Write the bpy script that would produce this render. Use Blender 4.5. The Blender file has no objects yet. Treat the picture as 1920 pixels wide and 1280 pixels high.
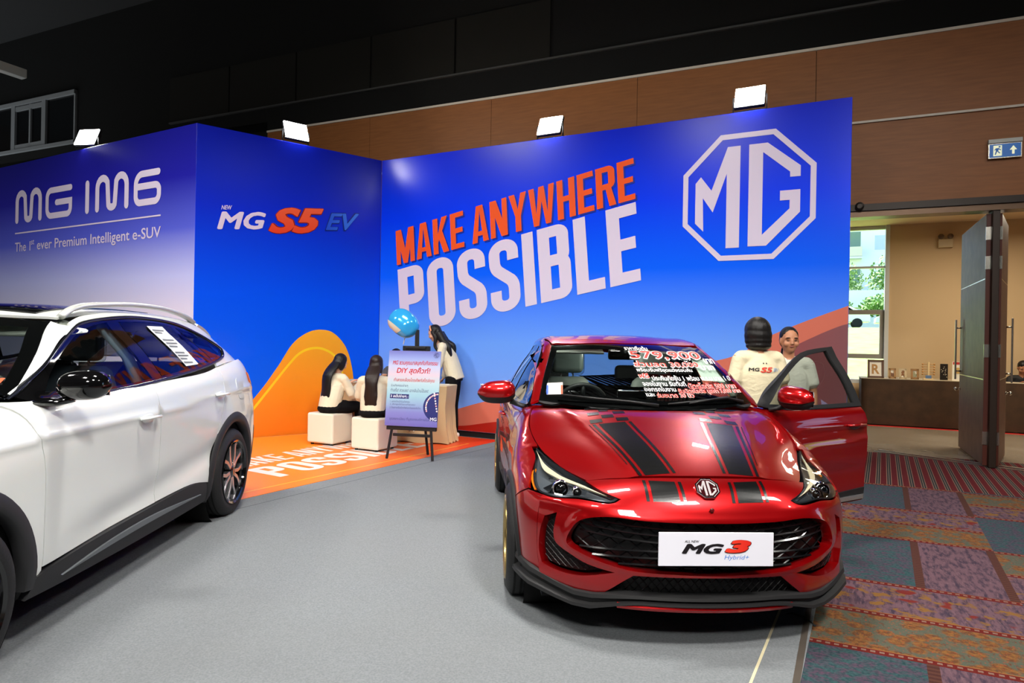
import bpy, bmesh, math, random
from mathutils import Vector, Matrix, geometry
from mathutils.bvhtree import BVHTree
random.seed(7)
sc = bpy.context.scene
COL = sc.collection
PI = math.pi

# ------------------------------------------------------------------ camera, world, lights, exposure
cam_d = bpy.data.cameras.new('camera')
cam_d.sensor_width = 36.0
cam_d.lens = 36.0 * 1250.0 / 1920.0
cam_d.clip_end = 300
cam = bpy.data.objects.new('camera', cam_d)
COL.objects.link(cam)
cam.matrix_world = Matrix.Translation((0, 0, 1.43)) @ Matrix.Rotation(PI/2, 4, 'X') @ Matrix.Rotation(.018, 4, 'Z')
sc.camera = cam

sc.view_settings.view_transform = 'Standard'
sc.view_settings.look = 'None'
sc.view_settings.gamma = 1
sc.view_settings.use_curve_mapping = False
sc.view_settings.exposure = 0.0

world = bpy.data.worlds.new('daylight')
sc.world = world
world.use_nodes = True
wn = world.node_tree
bg = wn.nodes['Background']
sky = wn.nodes.new('ShaderNodeTexSky')
sky.sky_type = 'HOSEK_WILKIE'
sky.turbidity = 4
sky.sun_direction = (-.55, .3, .78)
wn.links.new(sky.outputs[0], bg.inputs[0])
bg.inputs[1].default_value = 13.0
sun_d = bpy.data.lights.new('sun', 'SUN')
sun_d.energy = 20.0
sun_d.angle = .01
sun = bpy.data.objects.new('sun', sun_d)
COL.objects.link(sun)
sun.rotation_euler = (math.radians(35), 0, math.radians(200))

def hall_lamp(x, y, z, size, power, tx, ty, tz, col=(1, .965, .91)):
    "a ceiling lamp of the hall"
    d = bpy.data.lights.new('hall_lamp', 'AREA')
    d.shape = 'RECTANGLE'
    d.size = size; d.size_y = size * .6
    d.spread = math.radians(105)
    d.energy = power
    d.color = col
    o = bpy.data.objects.new('hall_lamp', d)
    COL.objects.link(o)
    o.location = (x, y, z)
    o.rotation_euler = (Vector((tx, ty, tz)) - Vector((x, y, z))).to_track_quat('-Z', 'Y').to_euler()
    return o
HALL = [(-3.5, .5, 7.2, 1.2, 120, -1.5, 5, 0), (2.5, -1.0, 7.2, 1.2, 215, .2, 4, 0), (-.5, 3.6, 7.3, 1.2, 150, -.5, 5, 0),
        (-7, 4.5, 7.2, 1.2, 165, -4.5, 7.5, 1), (-.5, -5, 7.0, 1.6, 185, 0, 4, .5), (6.5, 2.0, 7.2, 1.2, 80, 4.5, 5, 0)]
for a in HALL: hall_lamp(*a)

# ------------------------------------------------------------------ materials
def L(c):
    "sRGB 0..255 triple to linear rgba"
    return tuple((v/255/12.92 if v/255 <= .04045 else ((v/255+.055)/1.055)**2.4) for v in c) + (1,)
MATS = {}
def mat(name, col=(128, 128, 128), rough=.5, metal=0., coat=0., spec=.5, noise=None, bump=0., bscale=60., emit=None, estr=0., alpha=1., trans=0., ior=1.45, coatr=.03, sub=0.):
    if name in MATS: return MATS[name]
    m = bpy.data.materials.new(name); m.use_nodes = True
    nt = m.node_tree; b = nt.nodes['Principled BSDF']
    b.inputs['Base Color'].default_value = L(col)
    b.inputs['Roughness'].default_value = rough
    b.inputs['Metallic'].default_value = metal
    b.inputs['Specular IOR Level'].default_value = spec
    b.inputs['Coat Weight'].default_value = coat
    b.inputs['Coat Roughness'].default_value = coatr
    b.inputs['IOR'].default_value = ior
    b.inputs['Transmission Weight'].default_value = trans
    b.inputs['Alpha'].default_value = alpha
    if sub: b.inputs['Subsurface Weight'].default_value = sub
    if emit:
        b.inputs['Emission Color'].default_value = L(emit); b.inputs['Emission Strength'].default_value = estr
    if noise or bump:
        tc = nt.nodes.new('ShaderNodeTexCoord'); nz = nt.nodes.new('ShaderNodeTexNoise')
        nt.links.new(tc.outputs['Object'], nz.inputs['Vector'])
        nz.inputs['Scale'].default_value = bscale if not noise else noise[0]
        nz.inputs['Detail'].default_value = 4
        if noise:
            mx = nt.nodes.new('ShaderNodeMix'); mx.data_type = 'RGBA'
            mx.inputs['A'].default_value = L(col); mx.inputs['B'].default_value = L(noise[1])
            rp = nt.nodes.new('ShaderNodeMapRange'); rp.inputs[1].default_value = .35; rp.inputs[2].default_value = .65
            nt.links.new(nz.outputs['Fac'], rp.inputs[0]); nt.links.new(rp.outputs[0], mx.inputs['Factor'])
            nt.links.new(mx.outputs['Result'], b.inputs['Base Color'])
        if bump:
            n2 = nt.nodes.new('ShaderNodeTexNoise'); n2.inputs['Scale'].default_value = bscale; n2.inputs['Detail'].default_value = 3
            nt.links.new(tc.outputs['Object'], n2.inputs['Vector'])
            bp = nt.nodes.new('ShaderNodeBump'); bp.inputs['Strength'].default_value = bump; bp.inputs['Distance'].default_value = .01
            nt.links.new(n2.outputs['Fac'], bp.inputs['Height']); nt.links.new(bp.outputs[0], b.inputs['Normal'])
    MATS[name] = m
    return m
def ramp_mat(name, stops, axis=2, rough=.3, coat=0., spec=.5, grain=0.):
    "a printed colour gradient along one object axis, stops = [(metres, rgb)]"
    m = mat(name, (255, 255, 255), rough=rough, coat=coat, spec=spec)
    nt = m.node_tree; b = nt.nodes['Principled BSDF']
    tc = nt.nodes.new('ShaderNodeTexCoord'); sx = nt.nodes.new('ShaderNodeSeparateXYZ')
    nt.links.new(tc.outputs['Object'], sx.inputs[0])
    mr = nt.nodes.new('ShaderNodeMapRange'); lo, hi = stops[0][0], stops[-1][0]
    mr.inputs[1].default_value = lo; mr.inputs[2].default_value = hi
    nt.links.new(sx.outputs[axis], mr.inputs[0])
    cr = nt.nodes.new('ShaderNodeValToRGB'); el = cr.color_ramp.elements
    while len(el) < len(stops): el.new(.5)
    for e, (p, c) in zip(el, stops):
        e.position = (p-lo)/(hi-lo); e.color = L(c)
    nt.links.new(mr.outputs[0], cr.inputs[0]); nt.links.new(cr.outputs[0], b.inputs['Base Color'])
    return m

# ------------------------------------------------------------------ mesh helpers
class MB:
    def __init__(s): s.v = []; s.f = []
    def add(s, vs, fs):
        n = len(s.v); s.v += [tuple(p) for p in vs]; s.f += [tuple(i+n for i in f) for f in fs]; return s
    def box(s, c, d, rz=0., rx=0., ry=0.):
        M = Matrix.Translation(c) @ Matrix.Rotation(rz, 4, 'Z') @ Matrix.Rotation(ry, 4, 'Y') @ Matrix.Rotation(rx, 4, 'X')
        x, y, z = d[0]/2, d[1]/2, d[2]/2
        vs = [M @ Vector(p) for p in ((-x,-y,-z),(x,-y,-z),(x,y,-z),(-x,y,-z),(-x,-y,z),(x,-y,z),(x,y,z),(-x,y,z))]
        return s.add(vs, [(0,3,2,1),(4,5,6,7),(0,1,5,4),(1,2,6,5),(2,3,7,6),(3,0,4,7)])
    def grid(s, rows, closed=False, capa=False, capb=False):
        n = len(rows[0]); m = len(rows)
        vs = [p for r in rows for p in r]; fs = []
        for i in range(m-1):
            for j in range(n if closed else n-1):
                k = (j+1) % n
                fs.append((i*n+j, i*n+k, (i+1)*n+k, (i+1)*n+j))
        if capa: fs.append(tuple(range(n))[::-1])
        if capb: fs.append(tuple((m-1)*n+j for j in range(n)))
        return s.add(vs, fs)
    def tube(s, path, r, seg=8, caps=True, flat=None):
        path = [Vector(p) for p in path]; rs = r if isinstance(r, (list, tuple)) else [r]*len(path)
        rows = []; up = None
        for i, p in enumerate(path):
            t = (path[min(i+1, len(path)-1)] - path[max(i-1, 0)]).normalized()
            if up is None:
                up = Vector((0,0,1)) if abs(t.z) < .9 else Vector((0,1,0))
            a = t.cross(up)
            if a.length < 1e-5: a = t.cross(Vector((1,0,0)))
            a.normalize(); b = a.cross(t).normalized(); up = b
            e = rs[i] if isinstance(rs[i], (list, tuple)) else (rs[i], rs[i])
            rows.append([p + a*math.cos(q)*e[0] + b*math.sin(q)*e[1] for q in [2*PI*k/seg for k in range(seg)]])
        return s.grid(rows, True, caps, caps)
    def lathe(s, prof, seg=24, M=None, caps=True):
        "prof = [(r,z)] around Z, placed by M"
        M = M or Matrix()
        rows = [[M @ Vector((r*math.cos(2*PI*k/seg), r*math.sin(2*PI*k/seg), z)) for k in range(seg)] for r, z in prof]
        return s.grid(rows, True, caps, caps)
    def prism(s, poly, fn, t):
        "flat polygon -> solid; fn(a,b,h) gives a 3-D point, h runs 0..t"
        n = len(poly)
        tris = geometry.tessellate_polygon([[Vector((p[0], p[1], 0)) for p in poly]])
        vs = [fn(a, b, 0) for a, b in poly] + [fn(a, b, t) for a, b in poly]
        fs = [tuple(q) for q in tris] + [tuple(i+n for i in q[::-1]) for q in tris]
        fs += [(i, (i+1) % n, n+(i+1) % n, n+i) for i in range(n)]
        return s.add(vs, fs)
    def ell(s, c, r, seg=16, ring=10, M=None):
        M = M or Matrix(); c = Vector(c)
        rows = [[M @ (c + Vector((r[0]*math.sin(a)*math.cos(b), r[1]*math.sin(a)*math.sin(b), r[2]*math.cos(a)))) for b in [2*PI*k/seg for k in range(seg)]] for a in [max(.02, min(PI-.02, PI*i/ring)) for i in range(ring+1)]]
        return s.grid(rows, True, True, True)
    def build(s, name, m, parent=None, smooth=False, bev=0., seg=2, sub=0, auto=None):
        me = bpy.data.meshes.new(name); me.from_pydata(s.v, [], s.f)
        return link(name, me, m, parent, smooth, bev, seg, sub, auto)
def fixn(me):
    bm = bmesh.new(); bm.from_mesh(me)
    bmesh.ops.recalc_face_normals(bm, faces=bm.faces); bm.to_mesh(me); bm.free()
def link(name, me, m, parent=None, smooth=False, bev=0., seg=2, sub=0, auto=None, fix=True):
    if fix: fixn(me)
    if m is not None: me.materials.append(m)
    if smooth or bev:
        for p in me.polygons: p.use_smooth = True
    if auto or bev:
        me.set_sharp_from_angle(angle=math.radians(auto or 40))
    o = bpy.data.objects.new(name, me); COL.objects.link(o)
    if bev:
        md = o.modifiers.new('bevel', 'BEVEL'); md.width = bev; md.segments = seg; md.limit_method = 'ANGLE'; md.angle_limit = math.radians(35)
        md.harden_normals = True
    if sub:
        md = o.modifiers.new('sub', 'SUBSURF'); md.levels = sub; md.render_levels = sub
    if parent is not None: o.parent = parent
    return o
def tag(o, label, cat, group=None):
    o['label'] = label; o['category'] = cat
    if group: o['group'] = group
    return o
def struct(o, label=None):
    o['kind'] = 'structure'
    if label: o['label'] = label
    return o
def thing(name, label, cat, loc=(0,0,0), rz=0., group=None):
    o = bpy.data.objects.new(name, None); COL.objects.link(o); o.empty_display_size = .1
    o.location = loc; o.rotation_euler = (0,0,rz)
    return tag(o, label, cat, group)
def empty(name, loc=(0,0,0), rz=0.):
    o = bpy.data.objects.new(name, None); COL.objects.link(o); o.empty_display_size = .1
    o.location = loc; o.rotation_euler = (0,0,rz); return o
def catmull(pts, n=6, closed=False):
    "smooth polyline through the points"
    P = [Vector(p) for p in pts]; out = []; m = len(P)
    for i in range(m if closed else m-1):
        g = (lambda k: P[k % m]) if closed else (lambda k: P[max(0, min(m-1, k))])
        a, b, c, d = g(i-1), g(i), g(i+1), g(i+2)
        for k in range(n):
            t = k/n
            out.append(.5*((2*b) + (c-a)*t + (2*a-5*b+4*c-d)*t*t + (3*b-a-3*c+d)*t**3))
    if not closed: out.append(P[-1])
    return out
def text_mesh(s, size=1., off=0., shear=0., align='LEFT', fat=0, space=1.):
    "text as a list of (verts, faces) in the xy plane, first baseline at y=0"
    c = bpy.data.curves.new('txt', 'FONT'); c.body = s; c.size = size; c.offset = off; c.shear = shear
    c.align_x = align; c.space_character = space; c.resolution_u = 3
    o = bpy.data.objects.new('txt', c); COL.objects.link(o)
    dg = bpy.context.evaluated_depsgraph_get(); dg.update()
    me = o.evaluated_get(dg).to_mesh()
    v = [tuple(p.co) for p in me.vertices]; f = [tuple(p.vertices) for p in me.polygons]
    o.evaluated_get(dg).to_mesh_clear()
    bpy.data.objects.remove(o); bpy.data.curves.remove(c)
    if fat:
        V = []; Fc = []
        for kk, (dx, dy) in enumerate(((0,0),(fat,0),(-fat,0),(0,fat),(0,-fat),(fat*.7,fat*.7),(-fat*.7,fat*.7),(fat*.7,-fat*.7),(-fat*.7,-fat*.7))):
            n = len(V); V += [(a+dx, b+dy, kk*.00022) for a, b, z in v]; Fc += [tuple(i+n for i in q) for q in f]
        v, f = V, Fc
    return v, f
def fit(v, box):
    "rescale xy verts into (x0,y0,x1,y1); y from -0.0 baseline kept by bounding box"
    xs = [p[0] for p in v]; ys = [p[1] for p in v]
    a, b, c, d = min(xs), min(ys), max(xs), max(ys)
    return [(box[0]+(p[0]-a)/(c-a)*(box[2]-box[0]), box[1]+(p[1]-b)/(d-b)*(box[3]-box[1]), p[2]) for p in v]
def decal(name, v, f, fn, m, parent, lift=(0, -1, 0)):
    "flat lettering placed with fn(x,y)->3-D"
    me = bpy.data.meshes.new(name); me.from_pydata([Vector(fn(p[0], p[1]))+Vector(lift)*p[2] for p in v], [], f)
    return link(name, me, m, parent, fix=False)

# condensed poster capitals drawn from strokes, cap height 1
def arcpts(cx, cy, rx, ry, a0, a1, n=8):
    return [(cx+rx*math.cos(math.radians(a0+(a1-a0)*i/n)), cy+ry*math.sin(math.radians(a0+(a1-a0)*i/n))) for i in range(n+1)]
def ribbon(pts, w, V, Fc, closed=False):
    n = len(V); m = len(pts)
    for i, p in enumerate(pts):
        a = pts[i-1] if (i > 0 or closed) else pts[i]; b = pts[(i+1) % m] if (i < m-1 or closed) else pts[i]
        d1 = Vector((p[0]-a[0], p[1]-a[1])); d2 = Vector((b[0]-p[0], b[1]-p[1]))
        d1 = d1.normalized() if d1.length > 1e-9 else d2.normalized(); d2 = d2.normalized() if d2.length > 1e-9 else d1
        t = (d1+d2).normalized(); nrm = Vector((-t.y, t.x)); k = w/2/max(.5, nrm.dot(Vector((-d1.y, d1.x))))
        V += [(p[0]+nrm.x*k, p[1]+nrm.y*k, 0), (p[0]-nrm.x*k, p[1]-nrm.y*k, 0)]
    for i in range(m if closed else m-1):
        j = (i+1) % m; Fc.append((n+2*i, n+2*i+1, n+2*j+1, n+2*j))
def poster(word, t=.135):
    "list of verts/faces for a condensed bold word; returns v,f,width"
    V = []; Fc = []; x = 0.; h = t/2; lay = [0]
    def up(n):
        lay[0] = (lay[0]+1) % 4
        for i in range(n, len(V)): V[i] = (V[i][0], V[i][1], lay[0]*.0004)
    def P(poly):
        n = len(V); V.extend([(x+a, b, 0) for a, b in poly])
        for q in geometry.tessellate_polygon([[Vector((a, b, 0)) for a, b in poly]]): Fc.append(tuple(n+i for i in q))
        up(n)
    def S(pts, closed=False): n = len(V); ribbon([(x+a, b) for a, b in pts], t, V, Fc, closed); up(n)
    def bar(x0, y0, x1, y1): P([(x0,y0),(x1,y0),(x1,y1),(x0,y1)])
    for c in word:
        w = .40
        if c == ' ': w = .10
        elif c == 'I': w = t; bar(0,0,t,1)
        elif c == 'L': w = .34; bar(0,0,t,1); bar(t,0,w,t)
        elif c == 'E': w = .35; bar(0,0,t,1); bar(t,0,w,t); bar(t,1-t,w,1); bar(t,.5-h,w-.03,.5+h)
        elif c == 'H': bar(0,0,t,1); bar(w-t,0,w,1); bar(t,.5-h,w-t,.5+h)
        elif c == 'M': w = .52; bar(0,0,t*.9,1); bar(w-t*.9,0,w,1); P([(0,1),(t*1.15,1),(w/2,.42),(w-t*1.15,1),(w,1),(w/2+t*.42,0),(w/2-t*.42,0)])
        elif c == 'N': w = .42; bar(0,0,t*.9,1); bar(w-t*.9,0,w,1); P([(0,1),(t*1.15,1),(w,0),(w-t*1.15,0)])
        elif c == 'A': w = .42; P([(0,0),(t,0),(w/2,.86),(w-t,0),(w,0),(w/2+t*.62,1),(w/2-t*.62,1)]); bar(.1,.18,w-.1,.30)
        elif c == 'K': w = .42; bar(0,0,t,1); P([(w-.02,1),(w-.17,1),(t,.55),(t,.30)]); P([(w,0),(w-.15,0),(.145,.47),(.24,.66)])
        elif c == 'Y': w = .42; P([(0,1),(t,1),(w/2,.58),(w-t,1),(w,1),(w/2+h,.40),(w/2+h,0),(w/2-h,0),(w/2-h,.40)])
        elif c == 'W': w = .60; P([(0,1),(t*.95,1),(.17,.30),(w/2-t*.45,1),(w/2+t*.45,1),(w-.17,.30),(w-t*.95,1),(w,1),(w-.10,0),(w-.22,0),(w/2,.62),(.22,0),(.10,0)])
        elif c in 'PR':
            bar(0,0,t,1); S([(t,1-h)] + arcpts(w-.15,1-.15,.15-h,.15-h,90,0,6) + arcpts(w-.15,.43+.15,.15-h,.15-h,0,-90,6) + [(t,.43+h)])
            if c == 'R': P([(.2,.45),(.31,.5),(w+.01,0),(w-t,0)])
        elif c == 'B':
            bar(0,0,t,1); S([(t,1-h)] + arcpts(w-.16,1-.15,.15-h,.15-h,90,0,6) + arcpts(w-.16,.46+.15,.15-h,.15-h,0,-90,6) + [(t,.46+h)])
            S([(t,.46+h)] + arcpts(w-.15,.46+t-.16,.15-h,.16-h,90,0,6) + arcpts(w-.15,.15,.15-h,.15-h,0,-90,6) + [(t,h)])
        elif c == 'O':
            S(arcpts(w-.19,1-.19,.19-h,.19-h,0,90,8) + arcpts(.19,1-.19,.19-h,.19-h,90,180,8) + arcpts(.19,.19,.19-h,.19-h,180,270,8) + arcpts(w-.19,.19,.19-h,.19-h,270,360,8), True)
        elif c == 'S':
            r = .19
            S([(w-h,.70),(w-h,1-r)] + arcpts(w-r,1-r,r-h,r-h,0,90,8)[1:] + arcpts(r,1-r,r-h,r-h,90,180,8) + [(h,.74)] + arcpts(r+.02,.70,r+.02-h,.17,190,240,4) + arcpts(w-r-.02,.30,r+.02-h,.17,60,10,4) + [(w-h,.26)] + arcpts(w-r,r,r-h,r-h,0,-90,8) + arcpts(r,r,r-h,r-h,270,180,8) + [(h,r),(h,.30)])
        x += w + .055
    return V, Fc, x-.055
# ------------------------------------------------------------------ hall: floor, carpets, walls
E1 = Vector((math.sin(math.radians(64.5)), -math.cos(math.radians(64.5)), 0))
E2 = Vector((math.cos(math.radians(64.5)), math.sin(math.radians(64.5)), 0))
HALL_RZ = math.atan2(E1.y, E1.x)
def hall(a, b, z=0.): 
    p = E1*a + E2*b; return (p.x, p.y, z)
def nodes(m):
    nt = m.node_tree
    def N(t, **k):
        n = nt.nodes.new(t)
        for a, v in k.items(): setattr(n, a, v)
        return n
    def M(op, a, b=None, c=None):
        n = nt.nodes.new('ShaderNodeMath'); n.operation = op
        for i, v in enumerate((a, b, c)):
            if v is None: continue
            if isinstance(v, (int, float)): n.inputs[i].default_value = v
            else: nt.links.new(v, n.inputs[i])
        return n.outputs[0]
    def mix(f, a, b):
        n = nt.nodes.new('ShaderNodeMix'); n.data_type = 'RGBA'
        for s, v in (('Factor', f), ('A', a), ('B', b)):
            if isinstance(v, (int, float)): n.inputs[s].default_value = v
            elif isinstance(v, tuple): n.inputs[s].default_value = v if len(v) == 4 else L(v)
            else: nt.links.new(v, n.inputs[s])
        return n.outputs['Result']
    return nt, N, M, mix

# patterned hall carpet: patchwork of teal, purple and gold bands with woven borders
def hall_carpet():
    m = mat('hall_carpet', (120, 90, 100), rough=.95, spec=.1); nt, N, M, mix = nodes(m)
    tc = N('ShaderNodeTexCoord'); sp = N('ShaderNodeSeparateXYZ'); nt.links.new(tc.outputs['Object'], sp.inputs[0])
    b = sp.outputs[1]; a = M('SUBTRACT', sp.outputs[0], M('MULTIPLY', b, .063))      # a: across columns, b: into the hall
    def step(x, e): return M('GREATER_THAN', x, e)
    def between(x, lo, hi): return M('MULTIPLY', M('GREATER_THAN', x, lo), M('LESS_THAN', x, hi))
    def noise(sx, sy, d=4, rough=.6):
        mp = N('ShaderNodeMapping'); mp.inputs['Scale'].default_value = (sx, sy, 1); nt.links.new(tc.outputs['Object'], mp.inputs[0])
        n = N('ShaderNodeTexNoise'); n.inputs['Scale'].default_value = 1; n.inputs['Detail'].default_value = d; n.inputs['Roughness'].default_value = rough
        nt.links.new(mp.outputs[0], n.inputs['Vector']); return n.outputs['Fac']
    def con(x, lo, hi):
        n = N('ShaderNodeMapRange'); n.inputs[1].default_value = lo; n.inputs[2].default_value = hi; nt.links.new(x, n.inputs[0]); return n.outputs[0]
    CW = 1.01
    col_id = M('FLOOR', M('DIVIDE', M('ADD', a, .30), CW))
    odd = M('FLOORED_MODULO', col_id, 2.)
    bb = M('FLOORED_MODULO', M('SUBTRACT', M('ADD', b, M('MULTIPLY', odd, 1.10)), 4.67), 2.20)     # 0..1.09 patches, 1.09..2.2 bands
    aa = M('FLOORED_MODULO', M('ADD', a, .30), CW)
    fine = noise(60, 60, 3); mid = noise(16, 22, 5); streak = noise(34, 9, 5)
    teal = mix(con(mid, .42, .58), (52, 78, 80), (82, 62, 78)); teal = mix(con(fine, .40, .7), teal, (34, 56, 60))
    purp = mix(con(streak, .44, .62), (98, 74, 82), (60, 49, 62)); purp = mix(con(noise(80, 16, 3), .55, .72), purp, (110, 84, 90))
    wv = N('ShaderNodeTexVoronoi'); wv.inputs['Scale'].default_value = 12; nt.links.new(tc.outputs['Object'], wv.inputs['Vector'])
    gold = mix(con(noise(34, 34, 4), .40, .60), (122, 84, 46), (90, 58, 38)); gold = mix(con(wv.outputs['Distance'], .42, .62), gold, (78, 82, 70)); gold = mix(con(fine, .57, .68), gold, (140, 66, 42)); gold = mix(con(noise(50, 20, 3), .56, .66), gold, (86, 62, 48))
    flo = mix(con(noise(9, 10, 3), .54, .60), purp, (118, 84, 44)); flo = mix(con(noise(6, 7, 1), .62, .66), flo, (104, 38, 34)); flo = mix(con(mid, .62, .7), flo, (88, 48, 58))
    patch = mix(step(aa, .505), teal, purp)
    near = step(bb, 1.63); swap = M('ABSOLUTE', M('SUBTRACT', near, odd))
    band = mix(swap, gold, flo)
    c = mix(step(bb, 1.09), patch, band)
    dash = M('LESS_THAN', M('FLOORED_MODULO', M('MULTIPLY', aa, 22.), 1.), .5)
    dash = M('LESS_THAN', M('FLOORED_MODULO', M('MULTIPLY', aa, 26.), 1.), .55)
    for e in (1.63, 1.115, 2.175):
        c = mix(between(bb, e-.030, e+.030), c, (92, 30, 27)); c = mix(M('MULTIPLY', between(bb, e-.010, e+.010), dash), c, (120, 92, 80)); c = mix(between(bb, e+.022, e+.030), c, (134, 88, 50))
    dashb = M('LESS_THAN', M('FLOORED_MODULO', M('MULTIPLY', b, 26.), 1.), .5)
    brn = mix(dashb, (66, 40, 36), (80, 50, 42))
    for e in (.52, .985): c = mix(M('MULTIPLY', between(aa, e-.025, e+.025), M('LESS_THAN', bb, 1.09)), c, brn)
    # striped runner before the doors
    st = M('FLOORED_MODULO', M('MULTIPLY', a, 9.5), 1.)
    run = mix(M('LESS_THAN', st, .52), (40, 42, 46), (88, 28, 33)); run = mix(between(st, .52, .60), run, (126, 96, 84)); run = mix(between(st, .72, .80), run, (112, 100, 88)); run = mix(between(st, .93, 1.), run, (126, 96, 84))
    c = mix(step(b, 8.02), c, run)
    nt.links.new(c, nt.nodes['Principled BSDF'].inputs['Base Color'])
    bp = N('ShaderNodeBump'); bp.inputs['Strength'].default_value = .5; bp.inputs['Distance'].default_value = .006
    nt.links.new(noise(220, 220, 2), bp.inputs['Height']); nt.links.new(bp.outputs[0], nt.nodes['Principled BSDF'].inputs['Normal'])
    return m
def hslab(name, a0, b0, a1, b1, z0, z1, m, parent=None, bev=0.):
    o = MB().box(((a0+a1)/2, (b0+b1)/2, (z0+z1)/2), (a1-a0, b1-b0, z1-z0)).build(name, m, parent, bev=bev)
    if parent is None: o.rotation_euler[2] = HALL_RZ
    return o
floor = struct(hslab('floor', -16, -12, 14, 10.42, -.06, 0, hall_carpet()), 'patchwork hall carpet in teal, purple and gold')
# grey needle-felt carpet of the booth, laid over the hall carpet
def felt():
    m = mat('grey_felt', (120, 124, 127), rough=.95, spec=.1); nt, N, M, mix = nodes(m)
    tc = N('ShaderNodeTexCoord'); n = N('ShaderNodeTexNoise'); n.inputs['Scale'].default_value = 110; n.inputs['Detail'].default_value = 3
    n2 = N('ShaderNodeTexNoise'); n2.inputs['Scale'].default_value = 1.2; n2.inputs['Detail'].default_value = 5
    nt.links.new(tc.outputs['Object'], n.inputs[0]); nt.links.new(tc.outputs['Object'], n2.inputs[0])
    c = mix(n.outputs['Fac'], (88, 93, 97), (142, 147, 151)); c = mix(M('MULTIPLY', n2.outputs['Fac'], .45), c, (112, 112, 110))
    nt.links.new(c, nt.nodes['Principled BSDF'].inputs['Base Color'])
    bp = N('ShaderNodeBump'); bp.inputs['Strength'].default_value = .4; bp.inputs['Distance'].default_value = .004
    nt.links.new(n.outputs['Fac'], bp.inputs['Height']); nt.links.new(bp.outputs[0], nt.nodes['Principled BSDF'].inputs['Normal'])
    return m
FELT = felt()
def skew_slab(name, pts, z0, z1, m, parent=None):
    return MB().prism(pts, lambda a, b, h: (a, b, z0+h), z1-z0).build(name, m, parent)
def ab(a, b): p = hall(a, b); return (p[0], p[1])
gc = struct(skew_slab('floor_grey_carpet', [ab(-.39, -8), ab(-.09, 3.1), ab(-.04, 4.15), ab(.14, 7.05), ab(.16, 7.6), ab(.2, 8.3), ab(-4.2, 9.6), ab(-12, 13), ab(-14, 13), ab(-14, -8)], 0, .006, FELT), 'grey felt carpet of the car booth')
def strip(name, a0, b0, a1, b1, w, z0, z1, m, parent):
    p = Vector(hall(a0, b0)); q = Vector(hall(a1, b1)); d = (q-p).normalized(); n = Vector((-d.y, d.x, 0))*w/2
    return MB().prism([(v.x, v.y) for v in (p-n, q-n, q+n, p+n)], lambda a, b, h: (a, b, z0+h), z1-z0).build(name, m, parent)
strip('tape_line', -.20, 4.2, -.41, 1.0, .012, .006, .0075, mat('seam_tape', (206, 196, 160), .5), gc)
strip('carpet_seam', -4.40, 4.0, -4.05, 8.4, .008, .006, .0066, mat('seam_dark', (70, 74, 78), .9), gc)
MB().tube([(1.486,3.55,.004),(1.525,3.556,.007),(1.56,3.51,.007),(1.577,3.41,.003)], .006, 6).build('carpet_crease', mat('crease', (46, 48, 50), .9), gc, True)
strip('carpet_edge_tape', -.075, 4.2, -.30, -4, .03, 0.0062, .0068, mat('edge_tape', (74, 66, 58), .7), gc)
# metal door threshold
strip('threshold_strip', -4, 9.87, 8, 9.87, .05, 0, .012, mat('brushed_metal', (190, 188, 182), .3, 1.), floor)
strip('threshold_strip', -4, 9.72, 8, 9.72, .03, 0, .010, mat('brushed_metal'), floor)

# wood panelled hall wall with the door opening, black upper wall
WP = Vector((5.38, 8.27, 0)); WD = Vector((.910, -.415, 0)).normalized(); WN = Vector((WD.y, -WD.x, 0))   # WN points to the camera
W_RZ = math.atan2(WD.y, WD.x)
def wloc(t, d=0., z=0.): p = WP + WD*t + WN*d; return (p.x, p.y, z)
def wood():
    m = mat('wood_veneer', (116, 66, 36), rough=.45, spec=.3); nt, N, M, mix = nodes(m)
    tc = N('ShaderNodeTexCoord'); mp = N('ShaderNodeMapping'); mp.inputs['Scale'].default_value = (1.2, 8, 14); nt.links.new(tc.outputs['Object'], mp.inputs[0])
    n = N('ShaderNodeTexNoise'); n.inputs['Scale'].default_value = 2.2; n.inputs['Detail'].default_value = 6; nt.links.new(mp.outputs[0], n.inputs[0])
    c = mix(n.outputs['Fac'], (116, 68, 32), (148, 94, 50)); nt.links.new(c, nt.nodes['Principled BSDF'].inputs['Base Color']); return m
WOOD = wood()
BLACKW = mat('black_wall', (17, 17, 16), rough=.9, spec=.2)
TRIMW = mat('pale_trim', (196, 186, 170), rough=.5)
def wroot(name, label): 
    o = empty(name, tuple(WP), W_RZ); return struct(o, label)
wall_w = wroot('wall_wood', 'brown wood veneer wall over the doors')
def wbox(name, t0, t1, z0, z1, d0, d1, m, parent, bev=0.):
    "box on the wood wall; d = distance in front of it"
    return MB().box(((t0+t1)/2, -(d0+d1)/2, (z0+z1)/2), (t1-t0, d1-d0, z1-z0)).build(name, m, parent, bev=bev)
for i in range(8):                                   # wide veneer panels, joints recessed
    t0 = -11.2 + i*2.42; wbox('veneer_panel', t0+.003, min(t0+2.417, 8), 4.375, 5.385, -.05, 0, WOOD, wall_w)
for i in range(8):
    t0 = -11.2 + i*2.42; wbox('veneer_panel', t0+.003, min(t0+2.417, 8), 3.29, 4.345, -.05, -.006, WOOD, wall_w)
wbox('backing', -11.2, 8, 3.2, 5.5, -.25, -.052, mat('dark_backing', (20, 14, 10), .9), wall_w)
wbox('white_strip', -11.2, 8, 5.385, 5.42, -.05, .02, TRIMW, wall_w)
wbox('white_strip', -11.2, 8, 4.345, 4.372, -.05, .02, TRIMW, wall_w)
wbox('lower_panel', -11.2, -1.6, 0, 3.29, -.25, -.01, WOOD, wall_w)
wbox('door_track', -2.2, 8, 3.20, 3.285, -.25, .05, mat('dark_metal', (40, 34, 30), .4, .6), wall_w)
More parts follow.
